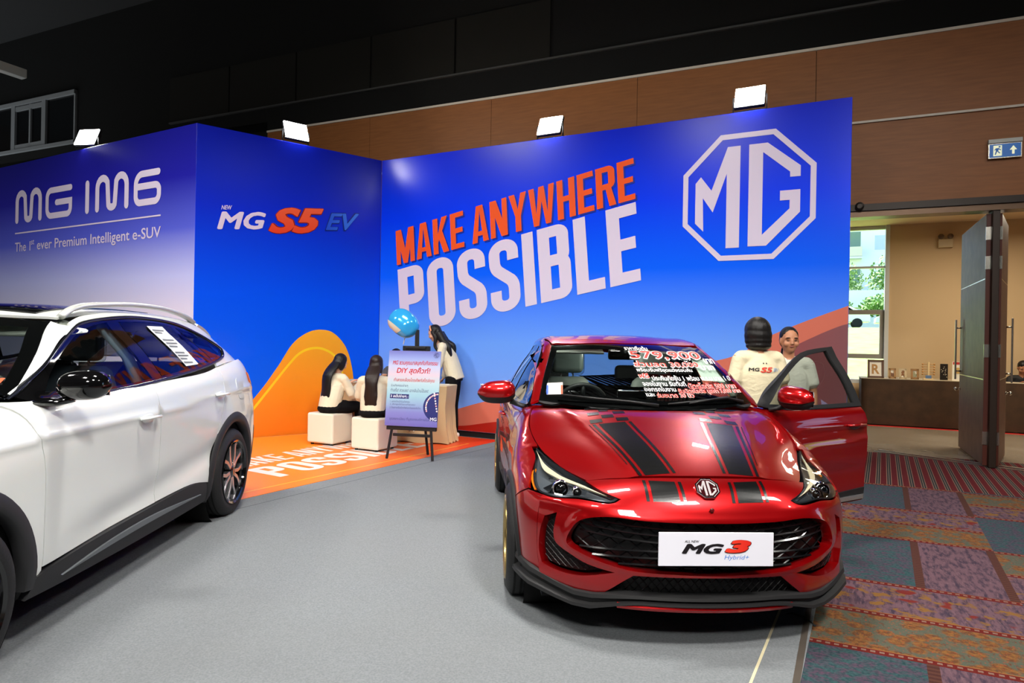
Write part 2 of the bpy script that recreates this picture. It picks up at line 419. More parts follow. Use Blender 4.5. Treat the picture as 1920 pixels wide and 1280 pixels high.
wbox('door_track', -2.2, 8, 3.125, 3.20, -.22, .02, mat('bronze', (92, 70, 52), .35, .5), wall_w)
ml = MB().lathe([(.0,0),(.05,.0),(.055,.02),(.03,.03),(0,.03)], 14, Matrix.Translation((-.98,-.06,3.255)) @ Matrix.Rotation(PI/2,4,'X')).build('downlight', mat('dark_metal'), wall_w)
struct(MB().box((-9, .1, 7.1), (50, .2, 3.36)).build('wall_upper', BLACKW), 'black painted wall above the wood veneer')
wu = bpy.data.objects['wall_upper']; wu.location = tuple(WP); wu.rotation_euler[2] = W_RZ
def ubox(name, t0, t1, z0, z1, d1, m, d0=0.): return MB().box(((t0+t1)/2, -(d0+d1)/2, (z0+z1)/2), (t1-t0, d1-d0, z1-z0)).build(name, m, wu)
GREYF = mat('grey_frame', (120, 122, 122), rough=.5); DPANE = mat('dark_pane', (8, 9, 10), rough=.12)
PAN = mat('black_panel', (24, 23, 19), rough=.85, spec=.2)
for i in range(5):                                   # black acoustic panels standing proud of the wall
    t0 = -13.9 + i*1.72; ubox('acoustic_panel', t0, t0+1.68, 5.9+.0*i, 6.82, .03, PAN)
ubox('ledge', -13.9, 8, 5.86, 5.89, .05, mat('black_edge', (52, 52, 50), .6))
# high control-room window, far left
cw = struct(empty('window_1', wloc(-18.5, .0, 0), W_RZ), 'dark control room window high on the black wall')
def cb(n, t0, t1, z0, z1, d1, m): return MB().box(((t0+t1)/2+18.5, -d1/2, (z0+z1)/2), (t1-t0, d1, z1-z0)).build(n, m, cw)
cb('pane', -22, -17.03, 5.86, 6.93, .02, DPANE)
cb('window_frame', -22, -17.0, 6.93, 7.02, .08, GREYF); cb('window_frame', -22, -17.0, 5.80, 5.87, .08, GREYF); cb('window_frame', -17.05, -17.0, 5.8, 7.0, .05, GREYF)
for t in (-19.33, -18.13): cb('mullion', t-.09, t+.06, 5.86, 6.94, .07, GREYF)
cb('mullion', -18.72, -18.66, 5.87, 6.92, .06, GREYF); cb('sash', -19.27, -18.2, 6.80, 6.9, .06, GREYF); cb('sash', -19.27, -18.2, 5.88, 5.98, .06, GREYF)
# ceiling and the walls out of view
struct(hslab('ceiling', -34, -14, 16, 18, 8.6, 8.7, mat('ceiling_black', (20, 20, 20), .9)), 'black hall ceiling')
DARKW = mat('hall_wall', (58, 48, 42), rough=.8)
struct(hslab('wall_rear', -26, -14.2, 16, -14, 0, 8.6, DARKW), 'hall wall behind the booth visitors')
struct(hslab('wall_left', -26.2, -14, -26, 18, 0, 8.6, DARKW), 'dark hall side wall')
struct(hslab('wall_right', 14, -14, 14.2, 10.4, 0, 8.6, DARKW), 'hall side wall beyond the doors')
struct(MB().box((-22.6, .1, 2.8), (22.8, .2, 5.6)).build('wall_lower', BLACKW), 'black wall under the control room window')
o = bpy.data.objects['wall_lower']; o.location = tuple(WP); o.rotation_euler[2] = W_RZ

# ------------------------------------------------------------------ doors and foyer beyond
DOORW = mat('door_veneer', (128, 92, 74), rough=.5, spec=.4, noise=(5, (112, 78, 62)))
DEDGE = mat('door_edge', (84, 34, 20), rough=.5)
STEEL = mat('steel', (190, 186, 176), rough=.25, metal=1.)
# the fixed mullion post between the two open leaves
mu = struct(empty('trim_1', wloc(.50, 0, 0), W_RZ), 'dark bronze door post')
MB().box((0, .12, 1.57), (.075, .24, 3.13)).build('post', mat('dark_bronze', (46, 34, 26), .45, .3), mu, bev=.006)
def leaf(name, label, hinge_t, dx, dy, handle_side, hd):
    "open door leaf: from the hinge on the wall to a free edge at (dx,dy) in world metres"
    h = Vector(wloc(hinge_t, -.12)); e = Vector((dx, dy, 0)); d = e-h; w = d.length
    r = struct(empty(name, tuple(h), math.atan2(d.y, d.x)), label)
    z0 = .02
    for n, a, b in (('lower_panel', z0, 1.06), ('middle_panel', 1.075, 2.30), ('top_panel', 2.312, 3.1)):
        MB().box((w/2, 0, (a+b)/2), (w-.01, .046, b-a)).build(n, DOORW, r, bev=.003)
    MB().box((w/2, 0, 1.068), (w, .05, .014)).build('joint_strip', STEEL, r)
    MB().box((w/2, 0, 2.306), (w, .044, .012)).build('joint_strip', STEEL, r)
    MB().box((-.014, 0, 1.56), (.03, .048, 3.08)).build('hinge_edge', DEDGE, r)
    MB().box((w-.003, 0, 1.56), (.008, .047, 3.08)).build('free_edge', mat('pale_edge', (176, 160, 140), .5), r)
    for z in (2.86, 2.50, 1.42, .35): MB().box((-.03, 0, z), (.012, .06, .16)).build('hinge', STEEL, r)
    for s in hd:
        hb = MB().box((w-.1, s*.09, 1.43), (.035, .022, .86)).build('pull_handle', STEEL, r, bev=.004)
        for z in (1.12, 1.74): MB().tube([(w-.1, s*.02, z), (w-.1, s*.085, z)], .011, 8).build('handle_stud', STEEL, hb, True)
    kb = MB().lathe([(0,0),(.022,0),(.022,.012),(.01,.016),(.01,.035),(.024,.045),(.026,.06),(.014,.072),(0,.074)], 14, Matrix.Translation((w-.07, hd[0]*.023, .86)) @ Matrix.Rotation(-hd[0]*PI/2,4,'X')).build('lock_knob', STEEL, r, True)
    return r
leaf('door_1', 'open wooden door leaf with steel pull handle, left of the dark post', .44, 6.56, 9.72, 1, (1, -1))
leaf('door_2', 'open wooden door leaf right of the dark post', .56, 6.625, 8.97, 1, (-1, 1))
# foyer: stone floor, red runner, cream wall with window
STONE = mat('stone_floor', (168, 156, 138), rough=.12, noise=(1.5, (150, 136, 116)))
ff = struct(MB().box((2, 4.0, -.03), (24, 7.5, .06)).build('floor_foyer', STONE), 'polished stone floor of the foyer')
ff.location = hall(0, 10.42-.25, 0); ff.rotation_euler[2] = HALL_RZ
FW0 = 4.45                                            # foyer depth behind the wood wall
fw = struct(empty('wall_foyer', wloc(0, -FW0), W_RZ), 'cream foyer wall with tall window')
CREAM = mat('cream_paint', (206, 178, 138), rough=.7)
def fbox(n, t0, t1, z0, z1, y0, y1, m, p=None, bev=0.): return MB().box(((t0+t1)/2, (y0+y1)/2, (z0+z1)/2), (t1-t0, y1-y0, z1-z0)).build(n, m, p or fw, bev=bev)
FD = 5.3
fw.location = wloc(0, -FD)
# cream wall built around the window opening
fbox('plaster', -.17, 9, 0, 3.86, 0, .25, CREAM); fbox('plaster', -12, -1.75, 0, 3.86, 0, .25, CREAM)
fbox('plaster', -1.75, -.17, 0, .72, 0, .25, CREAM)
fbox('ceiling_slab', -12, 9, 3.86, 4.0, -5.1, .25, mat('foyer_ceiling', (222, 196, 160), .8))
for x, y, rz, w, d in ((-9, -2.4, 0, .2, 6), (8.9, -2.4, 0, .2, 6)): MB().box((x, y, 1.9), (w, d, 3.8)).build('end_wall', CREAM, fw)
dl = bpy.data.lights.new('foyer_lamp', 'AREA'); dl.size = 1.5; dl.energy = 140; dl.color = (1, .86, .66)
dlo = bpy.data.objects.new('foyer_lamp', dl); COL.objects.link(dlo); dlo.location = wloc(1.2, -2.6, 3.6)
win = struct(empty('window_2', wloc(0, -FD), W_RZ), 'tall white framed foyer window looking out on a lawn')
WF = mat('white_frame', (208, 212, 212), rough=.4)
def wb(n, t0, t1, z0, z1, m=WF, y0=.02, y1=.12): return MB().box(((t0+t1)/2, (y0+y1)/2, (z0+z1)/2), (t1-t0, y1-y0, z1-z0)).build(n, m, win, bev=.004)
wb('window_frame', -.245, -.17, .72, 3.86, y0=-.05); wb('window_frame', -1.75, -1.70, .72, 3.86); wb('window_frame', -1.70, -.245, 3.79, 3.86); wb('window_frame', -1.70, -.245, .72, .80)
wb('mullion', -1.70, -.245, 3.02, 3.06); wb('transom', -1.70, -.245, 2.10, 2.19, mat('grey_alu', (150, 146, 138), .4)); wb('transom', -1.70, -.245, 1.22, 1.31, mat('grey_alu'))
wb('sash_frame', -.32, -.245, 1.31, 2.10, mat('grey_alu'))
GLASS = mat('window_glass', (255, 255, 255), rough=0., trans=1., ior=1.02, spec=.3)
for z0, z1 in ((.80, 1.22), (1.31, 2.10), (2.19, 3.02), (3.06, 3.79)): MB().box((-.972, .07, (z0+z1)/2), (1.455, .006, z1-z0)).build('pane', GLASS, win)
# foyer tables with dark cloths
BROWNC = mat('brown_cloth', (72, 50, 32), rough=.85, noise=(6, (60, 42, 27)))
def cloth_table(name, label, t0, t1, group, dp=.78):
    r = thing(name, label, 'table', wloc((t0+t1)/2, -4.3-dp/2), W_RZ, group); w = t1-t0
    MB().box((0, 0, .865), (w+.02, dp, .012)).build('table_top', mat('pale_top', (190, 176, 150), .6), r, bev=.004)
    rows = []
    for z in (.86, .5, .02):                         # draped skirt with shallow folds
        row = []; N = 60
        for k in range(N):
            q = k/N*4; s, q = int(q), q-int(q); x, y = ((-w/2+w*q, -dp/2), (w/2, -dp/2+dp*q), (w/2-w*q, dp/2), (-w/2, dp/2-dp*q))[s]
            f = .012*math.sin(k*1.9)*(1-z); row.append((x*(1+f/1.2), y*(1+f*1.5), z))
        rows.append(row)
    MB().grid(rows, True).build('cloth_skirt', BROWNC, r, True)
    return r
cloth_table('cloth_table', 'foyer table with brown cloth carrying small picture frames', -.68, 1.12, 'foyer tables')
cloth_table('cloth_table', 'foyer table with brown cloth behind the dark door post', 1.2, 3.0, 'foyer tables', .42)
rr = struct(MB().box((1.2, -4.22, .003), (8, .12, .006)).build('trim_2', mat('red_runner', (196, 30, 26), .8)), 'red carpet strip along the foyer tables')
rr.location = tuple(WP); rr.rotation_euler[2] = W_RZ; 
for v in rr.data.vertices: v.co.y = -v.co.y
fixn(rr.data)
# things on the foyer table
def on_table(t, d=-4.40): return wloc(t, d, .872)
GOLD = mat('frame_gold', (150, 110, 62), .4, .3); PAPER = mat('paper', (232, 226, 212), .7); BRN = mat('frame_brown', (92, 62, 38), .5)
def frame(label, t, w, h, fm, fill, letter=None):
    r = thing('framed_picture', label, 'picture', on_table(t), W_RZ, 'frames on the foyer table')
    k = .035
    M = Matrix.Rotation(-.14, 4, 'X')
    def P(n, m, boxes, b=0.):
        mb = MB()
        for c, d in boxes: mb.box(c, d)
        mb.v = [tuple(M @ Vector(p)) for p in mb.v]; return mb.build(n, m, r, bev=b)
    P('moulding', fm, [((-w/2+k/2, 0, h/2), (k, .025, h)), ((w/2-k/2, 0, h/2), (k, .025, h)), ((0, 0, k/2), (w, .025, k)), ((0, 0, h-k/2), (w, .025, k))])
    P('print', PAPER, [((0, .004, h/2), (w-k, .008, h-k))])
    P('prop', BRN, [((0, .05, h*.3), (.03, .08, h*.5))])
    if letter:
        v, f = text_mesh('R', .2, .006); v = fit(v, (-w*.24, h*.22, w*.24, h*.76))
        decal('letter', v, f, lambda x, y: M @ Vector((x, -.003, y)), mat('letter_gold', (176, 130, 70), .5), r)
    else:
        mb = MB()
        for i in range(6):
            a = random.uniform(-.28, .28)*w; b = h*random.uniform(.28, .7); mb.ell((a, -.004, b), (.022, .004, .022), 8, 6)
        mb.v = [tuple(M @ Vector(p)) for p in mb.v]; mb.build('pressed_flowers', fill, r, True)
    return r
frame('large gold framed picture of the letter R on the foyer table', -.44, .27, .34, BRN, None, True)
frame('small framed picture beside the large letter frame', -.17, .12, .19, GOLD, mat('fl1', (120, 84, 60), .7))
frame('small framed picture, second right of the large letter frame', 0.0, .12, .19, mat('frame_pale', (196, 176, 140), .5), mat('fl2', (140, 96, 60), .7))
frame('small framed picture, third right of the large letter frame', .19, .13, .19, GOLD, mat('fl3', (150, 150, 120), .7))
# small ornament tree
r = thing('ornament_stand', 'small pale ornament stand with hanging charms on foyer table', 'ornament', on_table(.40), W_RZ)
mb = MB().box((0, 0, .012), (.16, .1, .024)); mb.tube([(0,0,.02), (0,0,.32)], .02, 8); mb.build('stand', mat('stand_cream', (226, 200, 150), .6), r, bev=.003)
for i in range(5):
    z = .1+.045*i; MB().tube([(-.09,0,z), (.09,0,z)], .006, 6).ell((-.09,0,z), (.018,.018,.018), 8, 6).ell((.09,0,z), (.018,.018,.018), 8, 6).build('charm_arm', mat('charm', (190, 140, 80), .4), r, True)
MB().box((0, -.03, .05), (.09, .02, .06)).build('blue_card', mat('bluecard', (90, 120, 160), .5), r)
r = thing('decorative_plaque', 'narrow dark plaque with pale flecks on foyer table', 'plaque', on_table(.64), W_RZ)
MB().box((0, 0, .15), (.12, .02, .29)).build('board', mat('dark_board', (36, 30, 26), .4), r, bev=.003)
mb = MB()
for i in range(14): mb.ell((random.uniform(-.045,.045), -.011, random.uniform(.03,.27)), (.008,.003,.008), 6, 4)
mb.build('flecks', mat('fleck', (190, 180, 160), .5), r, True)['kind'] = 'stuff'
MB().box((0, .05, .06), (.05, .09, .10)).build('foot', BRN, r)
r = thing('table_card', 'white card with red heading and gold medal beside the door edge', 'card', on_table(.85), W_RZ)
MB().box((0, 0, .17), (.17, .006, .34)).build('card', PAPER, r)
MB().box((0, -.004, .31), (.15, .004, .045)).build('heading', mat('cardred', (186, 50, 44), .5), r)
MB().lathe([(0,0),(.055,0),(.055,.006),(0,.006)], 20, Matrix.Translation((0, -.003, .18)) @ Matrix.Rotation(PI/2,4,'X')).build('medal', mat('cardgold', (196, 160, 90), .4), r)
MB().box((0, .04, .05), (.12, .08, .004), rx=.9).build('stay', PAPER, r)
# emergency light high on the foyer wall, exit sign over the doors
r = thing('emergency_light', 'twin-head emergency light high on the cream foyer wall', 'emergency light', wloc(.75, -FD+.0, 3.45), W_RZ)
MB().box((0, -.06, 0), (.24, .11, .16)).build('case', mat('beige_case', (196, 176, 140), .5), r, bev=.01)
for s in (-1, 1): MB().lathe([(0,-.05),(.03,-.05),(.05,0),(.05,.03),(0,.035)], 14, Matrix.Translation((s*.075, -.08, .13)) @ Matrix.Rotation(PI/2+s*.0,4,'X')).build('lamp_head', mat('lamp_grey', (120, 100, 84), .4), r, True)
r = thing('exit_sign', 'blue running man exit sign with arrow on the wood wall', 'sign', wloc(.562, 0.0, 3.74), W_RZ)
MB().box((0, -.03, .205), (.34, .06, .05)).build('housing', mat('sign_case', (176, 178, 172), .4), r, bev=.006)
MB().box((0, -.03, .09), (.335, .022, .182)).build('panel_rim', STEEL, r, bev=.002)
MB().box((0, -.043, .09), (.31, .006, .155)).build('panel', mat('exit_blue', (24, 84, 150), .3, emit=(24, 84, 150), estr=.5), r)
EW = mat('exit_white', (226, 230, 190), .4, emit=(226, 230, 190), estr=.6)
MB().box((-.075, -.047, .09), (.085, .003, .125)).build('door_symbol', EW, r)
MAN = mat('exit_man', (24, 84, 150), .4, emit=(24, 84, 150), estr=.4)
mb = MB(); F2 = lambda a, b, h: (a-.075, -.0495-h, b+.09)
mb.prism([(p[0], p[1]) for p in arcpts(.018, .045, .011, .011, 0, 330, 10)], F2, .002)
for poly in ([(-.02,.03),(.012,.032),(.006,-.008),(-.02,-.004)], [(-.012,-.002),(.006,-.006),(.028,-.03),(.018,-.036)], [(-.018,0),(-.004,-.008),(-.018,-.05),(-.03,-.048)], [(.01,.03),(.036,.008),(.03,.002),(.004,.018)], [(-.02,.03),(-.036,.006),(-.03,.002),(-.012,.02)]): mb.prism(poly, F2, .002)
mb.build('running_man', MAN, r)
MB().prism([(-.012,-.05),(.012,-.05),(.012,.0),(.036,0),(0,.05),(-.036,0),(-.012,0)], lambda a, b, h: (a+.08, -.0465-h, b+.09), .002).build('arrow', EW, r)
MB().ell((.02, -.02, .233), (.006,.006,.006), 8, 6).build('status_light', mat('led_green', (60, 220, 90), emit=(60, 220, 90), estr=4.), r)
# ------------------------------------------------------------------ outdoors through the window
GRASS = mat('lawn', (150, 176, 84), rough=.9, noise=(2, (122, 152, 66)))
def yard(name, loc_t, loc_d, label, cat, z=0., group=None): return thing(name, label, cat, wloc(loc_t, -loc_d, z), W_RZ, group)
lw = MB()
prof = [(.3, -.1), (4.0, .3), (12, 1.2), (24, 2.2), (32, 2.7), (80, 2.9), (80, 1.0), (.3, -.6)]
lw.grid([[(x, a, b) for a, b in prof] for x in (-50, 60)], True, True, True)
lw = struct(lw.build('floor_lawn', GRASS), 'sunlit lawn bank rising outside the window'); lw.location = wloc(0, -FD); lw.rotation_euler[2] = W_RZ
def parked_car(label, t, d, z, col, group):
    r = yard('parked_car', t, d, label, 'car', z, group)
    side = [(-2.1,.35),(-2.05,.75),(-1.5,.92),(-.9,.95),(-.35,1.42),(.9,1.45),(1.7,1.05),(2.1,.95),(2.12,.4)]
    rows = [[(x, y, zz) for x, zz in side] for y in (-.85, .85)]
    mb = MB(); mb.prism(side, lambda a, b, h: (a, -.85+h, b), 1.7); mb.build('body', mat('parked_'+label[:12], col, .3, coat=1.), r, bev=.06, seg=3)
    MB().prism([(-.75,.97),(-.3,1.36),(.25,1.38),(.25,.99)], lambda a, b, h: (a, -.86+h, b), .02).build('side_window', DPANE, r)
    MB().prism([(.32,.99),(.32,1.38),(.85,1.38),(1.35,1.03)], lambda a, b, h: (a, -.86+h, b), .02).build('side_window', DPANE, r)
    for x in (-1.3, 1.35):
        for y in (-.88, .70):
            w = MB().lathe([(.2,0),(.32,.01),(.33,.09),(.32,.18),(.2,.18)], 20, Matrix.Translation((x, y+.18, .33)) @ Matrix.Rotation(PI/2,4,'X')).build('wheel', mat('tyre_far', (24, 24, 26), .8), r, True)
            MB().lathe([(0,0),(.2,.0),(.21,.02),(.05,.03),(0,.03)], 12, Matrix.Translation((x, y+.172 if y < 0 else y+.0, .33)) @ Matrix.Rotation(PI/2,4,'X')).build('hub', STEEL, w)
    return r
parked_car('white car parked on the lawn, its rear wheel in view', -.35, 41, 2.74, (235, 238, 240), 'parked cars')
parked_car('grey parked car behind the white parked car', -1.0, 45.5, 2.76, (150, 156, 162), 'parked cars')
parked_car('second white parked car, right of the first', 4.2, 41.5, 2.74, (225, 230, 235), 'parked cars')
LEAF = mat('leaf', (130, 164, 84), rough=.7, noise=(3, (92, 132, 60)))
def tree(label, t, d, z, h, rad):
    r = yard('tree', t, d, label, 'tree', z, 'trees beyond the lawn')
    MB().tube([(0,0,0), (.05,0,h*.4), (0,.05,h*.7)], [.13,.1,.06], 8).build('trunk', mat('bark', (92, 76, 60), .9), r, True)
    rnd = random.Random(int(t*100)); mb = MB()
    for i in range(3000):
        v = Vector((rnd.gauss(0,1), rnd.gauss(0,1), rnd.gauss(0,1))).normalized()*rnd.uniform(.45,1.)
        c = Vector((v.x*rad, v.y*rad, h*.66+v.z*h*.36)); a = Vector((rnd.gauss(0,1), rnd.gauss(0,1), rnd.gauss(0,1))).normalized(); b = a.orthogonal().normalized()
        q = .055*rad; mb.add([c-a*q, c+b*q*.6, c+a*q, c-b*q*.6], [(0,1,2,3)])
    o = mb.build('crown', LEAF, r); o['kind'] = 'stuff'; return r
tree('leafy tree above the parked cars, left of the pair', -1.2, 50, 2.75, 2.9, 2.4)
tree('leafy tree above the parked cars, right of the pair', 4.4, 51, 2.75, 3.1, 2.8)
cn = yard('walkway_canopy', 2, 56, 'long white canopy between the trees and the apartment building', 'canopy', 2.75)
MB().box((0, 0, 2.9), (40, 2, 1.5)).build('canopy_fascia', mat('canopy_white', (240, 242, 242), .7), cn)
for x in range(-16, 20, 6): MB().box((x, 0, 1.1), (.3, .3, 2.2)).build('post', mat('canopy_white'), cn)
tree('leafy tree above the white canopy, left', -.5, 60, 2.75, 7.2, 3.0); tree('leafy tree above the white canopy, right', 6.0, 61, 2.75, 7.6, 3.4)
bl = yard('apartment_building', 4, 74, 'pale apartment building with balconies far beyond the lawn', 'building', 2.75)
BW = mat('bld_white', (236, 238, 236), .8); BG = mat('bld_shade', (120, 146, 130), .8)
MB().box((0, 3, 12), (34, 5, 24)).build('wall', BW, bl)
for i in range(5):
    z = 3.5+i*4.0
    MB().box((-4.2, -.2, z+1.2), (6.4, 1.6, .25)).build('balcony_slab', BW, bl); MB().box((-4.2, -.95, z+1.8), (6.4, .1, 1.1)).build('balcony_front', mat('bld_cream', (226, 220, 196), .8), bl)
    MB().box((-4.2, .47, z+3.2), (6.2, .06, 2.0)).build('recess', BG, bl)
    for x in (1.0, 3.4):
        f = MB().box((x, .47, z+2.9), (1.7, .06, 1.9)).build('window', BW, bl); MB().box((x, .43, z+2.9), (1.4, .03, 1.6)).build('pane', mat('bld_pane', (190, 204, 214), .2), f)
# white screen case hung in the dark upper left
sc_ = thing('screen_case', 'white projector screen case hanging in the dark upper left', 'screen case', (-8.86, 12.0, 5.98), math.atan2(E2.y, E2.x))
MB().box((-1.6, 0, .09), (3.2, .16, .16)).build('case', mat('case_white', (150, 154, 150), .5), sc_, bev=.01); MB().box((-1.6, -.082, .07), (.3, .004, .02)).build('maker_strip', mat('case_grey', (60, 62, 62), .5), sc_)
for x in (-2.6, -.5): MB().tube([(x, 0, .16), (x, 0, 2.62)], .012, 8).build('hanger', mat('dark_metal'), sc_, True)
# ------------------------------------------------------------------ booth walls with printed graphics
WH = 4.28
PA = Vector((-4.272, 8.924, 0)); PB = Vector((-2.127, 10.65, 0)); PC = Vector((3.818, 7.575, 0)); PL = Vector((-4.272-.8703*8.4, 8.924+.4926*8.4, 0))
VW = .24
back_print = ramp_mat('print_back', [(0, (130, 168, 244)), (1.4, (104, 158, 250)), (2.4, (10, 96, 255)), (3.3, (0, 56, 246)), (4.3, (0, 30, 200))], rough=VW, spec=.25)
s5_print = ramp_mat('print_s5', [(0, (10, 100, 250)), (2.0, (4, 82, 248)), (3.2, (6, 40, 205)), (4.3, (8, 22, 150))], rough=VW, spec=.25)
im_print_sheen = ramp_mat('print_im_sheen', [(0, (222, 216, 230)), (1.7, (218, 214, 238)), (2.25, (184, 190, 242)), (2.9, (84, 94, 210)), (3.6, (32, 30, 160)), (4.3, (22, 22, 132))], rough=VW, spec=.3)  # printed fade, its lower stops lightened to carry the lamp sheen
LILAC = mat('print_lilac', (214, 204, 226), rough=VW, spec=.25); ORANGE = mat('print_orange', (232, 88, 40), rough=VW, spec=.25)
def booth_wall(name, label, P, Q, m, z0=0.):
    d = Q-P; n = d.length
    r = struct(empty(name, tuple(P), math.atan2(d.y, d.x)), label)
    MB().box((n/2, .05, (WH+z0)/2), (n, .10, WH-z0)).build('printed_face', m, r, bev=.006)
    MB().box((n/2, .06, z0/2), (n-.02, .06, z0)).build('plinth', mat('plinth_black', (16, 16, 16), .8), r) if z0 else None
    return r, n
wb_, nb = booth_wall('wall_back', 'blue printed booth wall with octagon logo and large slogan', PB, PC, back_print, .09)
ws_, ns = booth_wall('wall_side', 'blue printed booth wall with orange arch', PA, PB, s5_print)
wi_, ni = booth_wall('wall_end', 'blue to lilac printed booth wall behind the white car', PL, PA, im_print_sheen)
# timber bracing ribs behind the back wall
for x in (.8, 2.8, 4.8, 6.5): MB().box((x, .14, 2.1), (.05, .08, 4.2)).build('brace', mat('timber', (150, 120, 84), .8), wb_)
OFF = -.003
def onwall(k=0): return lambda x, y: (x, OFF-.0008*k, y)
def region(name, pts, m, parent, k=0):
    tris = geometry.tessellate_polygon([[Vector((a, b, 0)) for a, b in pts]])
    f = []
    for q in tris:
        a, b, c = (Vector(pts[i]) for i in q)
        f.append(tuple(q) if (b-a).cross(c-a) > 0 else tuple(q[::-1]))
    return decal(name, [(a, b, 0) for a, b in pts], f, onwall(k), m, parent)
# coral wave and darker bands low on the back wall
up = [(p.x, p.y) for p in catmull([(0,.10,0),(1.14,.308,0),(2.107,.581,0),(3.7,.90,0),(5.35,1.267,0),(5.719,1.483,0),(6.188,1.703,0),(6.69,1.905,0)], 6)]
lo = [(p.x, p.y) for p in catmull([(0.2,.10,0),(1.477,.155,0),(2.113,.256,0),(3.7,.52,0),(5.2,.98,0),(6.416,1.587,0),(6.69,1.70,0)], 6)]
CORAL = mat('print_coral', (206, 112, 92), rough=VW)
region('coral_wave', up + [(6.69,.10)] + [(0,.095)], CORAL, wb_, 0)
region('dark_wave', lo + [(6.69,.095)], ramp_mat('print_red', [(0,(170,30,20)),(2.,(166,34,24)),(5.,(150,60,56)),(6.7,(132,84,88))], axis=0, rough=VW), wb_, 1)
# slogan: two slanted lines of condensed capitals
def slogan(par, fn1, fn2, m1, m2, shadow=None):
    v, f, w = poster('MAKE ANYWHERE'); v2, f2, w2 = poster('POSSIBLE', .15)
    for nm, vv, ff, ww, fn, m in (('slogan_line', v, f, w, fn1, m1), ('slogan_word', v2, f2, w2, fn2, m2)):
        decal(nm, [(p[0]/ww, p[1], p[2]) for p in vv], ff, fn, m, par)
def para(bl, br, tl, k=0):
    def fn(x, y): return (bl[0]+(br[0]-bl[0])*x+(tl[0]-bl[0])*y, OFF-.0008*k, bl[1]+(br[1]-bl[1])*x+(tl[1]-bl[1])*y)
    return fn
slogan(wb_, para((.336,2.594),(4.18,3.326),(.297,3.133),4), para((.44,1.495),(4.274,2.257),(.349,2.523),4), ORANGE, LILAC)
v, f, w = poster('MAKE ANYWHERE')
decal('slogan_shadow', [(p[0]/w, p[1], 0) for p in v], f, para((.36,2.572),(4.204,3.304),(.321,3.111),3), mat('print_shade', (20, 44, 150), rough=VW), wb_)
# octagon emblem with the two letters
def octa_emblem(name, fn, m, parent):
    "unit octagon emblem, centre 0, half size 1"
    V = []; Fc = []
    k = .414; o = [(-k,1),(k,1),(1,k),(1,-k),(k,-1),(-k,-1),(-1,-k),(-1,k)]
    s = .918; n = 8
    V += [(a, b, 0) for a, b in o] + [(a*s, b*s, 0) for a, b in o]
    for i in range(n): j = (i+1) % n; Fc.append((i, n+i, n+j, j))
    def P(p):
        b = len(V); V.extend([(x, y, 0) for x, y in p])
        for q in geometry.tessellate_polygon([[Vector((x, y, 0)) for x, y in p]]):
            a1, b1, c1 = (Vector(p[i]) for i in q); q = q if (b1-a1).cross(c1-a1) > 0 else q[::-1]
            Fc.append(tuple(b+i for i in q))
    P([(-.80,.26),(-.715,.36),(-.545,.13),(-.30,.80),(-.105,.80),(-.105,-.80),(-.31,-.80),(-.31,.38),(-.52,-.22),(-.68,.02),(-.665,-.52),(-.80,-.38)])
    P([(.025,.80),(.30,.80),(.78,.40),(.78,.24),(.63,.24),(.63,.32),(.235,.66),(.235,-.62),(.63,-.24),(.63,-.11),(.49,-.11),(.49,.04),(.78,.04),(.78,-.30),(.30,-.79),(.025,-.79)])
    return decal(name, V, Fc, fn, m, parent)
octa_emblem('octagon_emblem', lambda x, y: (5.567+x*.768, OFF-.003, 3.245+y*.776), LILAC, wb_)
# side wall: orange arch with a yellow line, slanted model lettering
arch = [(p.x, p.y) for p in catmull([(.30,.005,0),(.842,.593,0),(1.138,.999,0),(1.351,1.333,0),(1.565,1.502,0),(1.77,1.555,0),(1.983,1.511,0),(2.187,1.301,0),(2.30,.971,0),(2.344,.554,0),(2.36,.005,0)], 6)]
ARCH = ramp_mat('print_arch', [(0, (232, 120, 28)), (.8, (240, 150, 36)), (1.6, (244, 176, 48))], rough=VW)
region('orange_arch', arch, ARCH, ws_, 0)
V = []; Fc = []; ribbon([(p.x, p.y) for p in catmull([(.45,.005,0),(.816,.421,0),(1.293,1.021,0),(1.489,1.216,0),(1.709,1.281,0),(1.903,1.234,0),(2.051,1.12,0),(2.123,.973,0),(2.18,.5,0)], 8)], .035, V, Fc)
decal('yellow_line', V, Fc, onwall(1), mat('print_yellow', (246, 206, 40), rough=VW), ws_)
def word(par, s, box, m, fn=None, shear=0., off=0., fat=0., name='lettering', k=3, rise=0.):
    v, f = text_mesh(s, 1., off, shear, fat=fat); v = fit(v, box)
    decal(name, v, f, lambda x, y: (x, OFF-.0008*k, y + rise*(x-box[0])), m, par)
RS = .116
S5R = ramp_mat('print_s5red', [(2.9, (222, 60, 30)), (3.4, (236, 96, 56))], rough=VW); S5B = ramp_mat('print_ev', [(1.8, (18, 70, 205)), (2.4, (56, 128, 232))], rough=VW, axis=0)
word(ws_, 'NEW', (.33, 3.165, .47, 3.225), LILAC, shear=.25, fat=.02, rise=RS)
word(ws_, 'MG', (.279, 2.886, .935, 3.135), LILAC, shear=.2, fat=.035, rise=RS)
word(ws_, 'S5', (.968, 2.902, 1.80, 3.292), mat('s5_edge', (140, 30, 20), rough=VW), shear=.3, off=.03, fat=.035, rise=RS, k=2)
word(ws_, 'S5', (.975, 2.912, 1.79, 3.285), S5R, shear=.3, off=.03, fat=.01, rise=RS, k=7)
word(ws_, 'EV', (1.815, 3.04, 2.375, 3.325), mat('ev_edge', (10, 36, 130), rough=VW), shear=.3, off=.03, fat=.02, rise=RS, k=2)
word(ws_, 'EV', (1.83, 3.06, 2.365, 3.315), S5B, shear=.3, fat=.02, rise=RS, k=7)
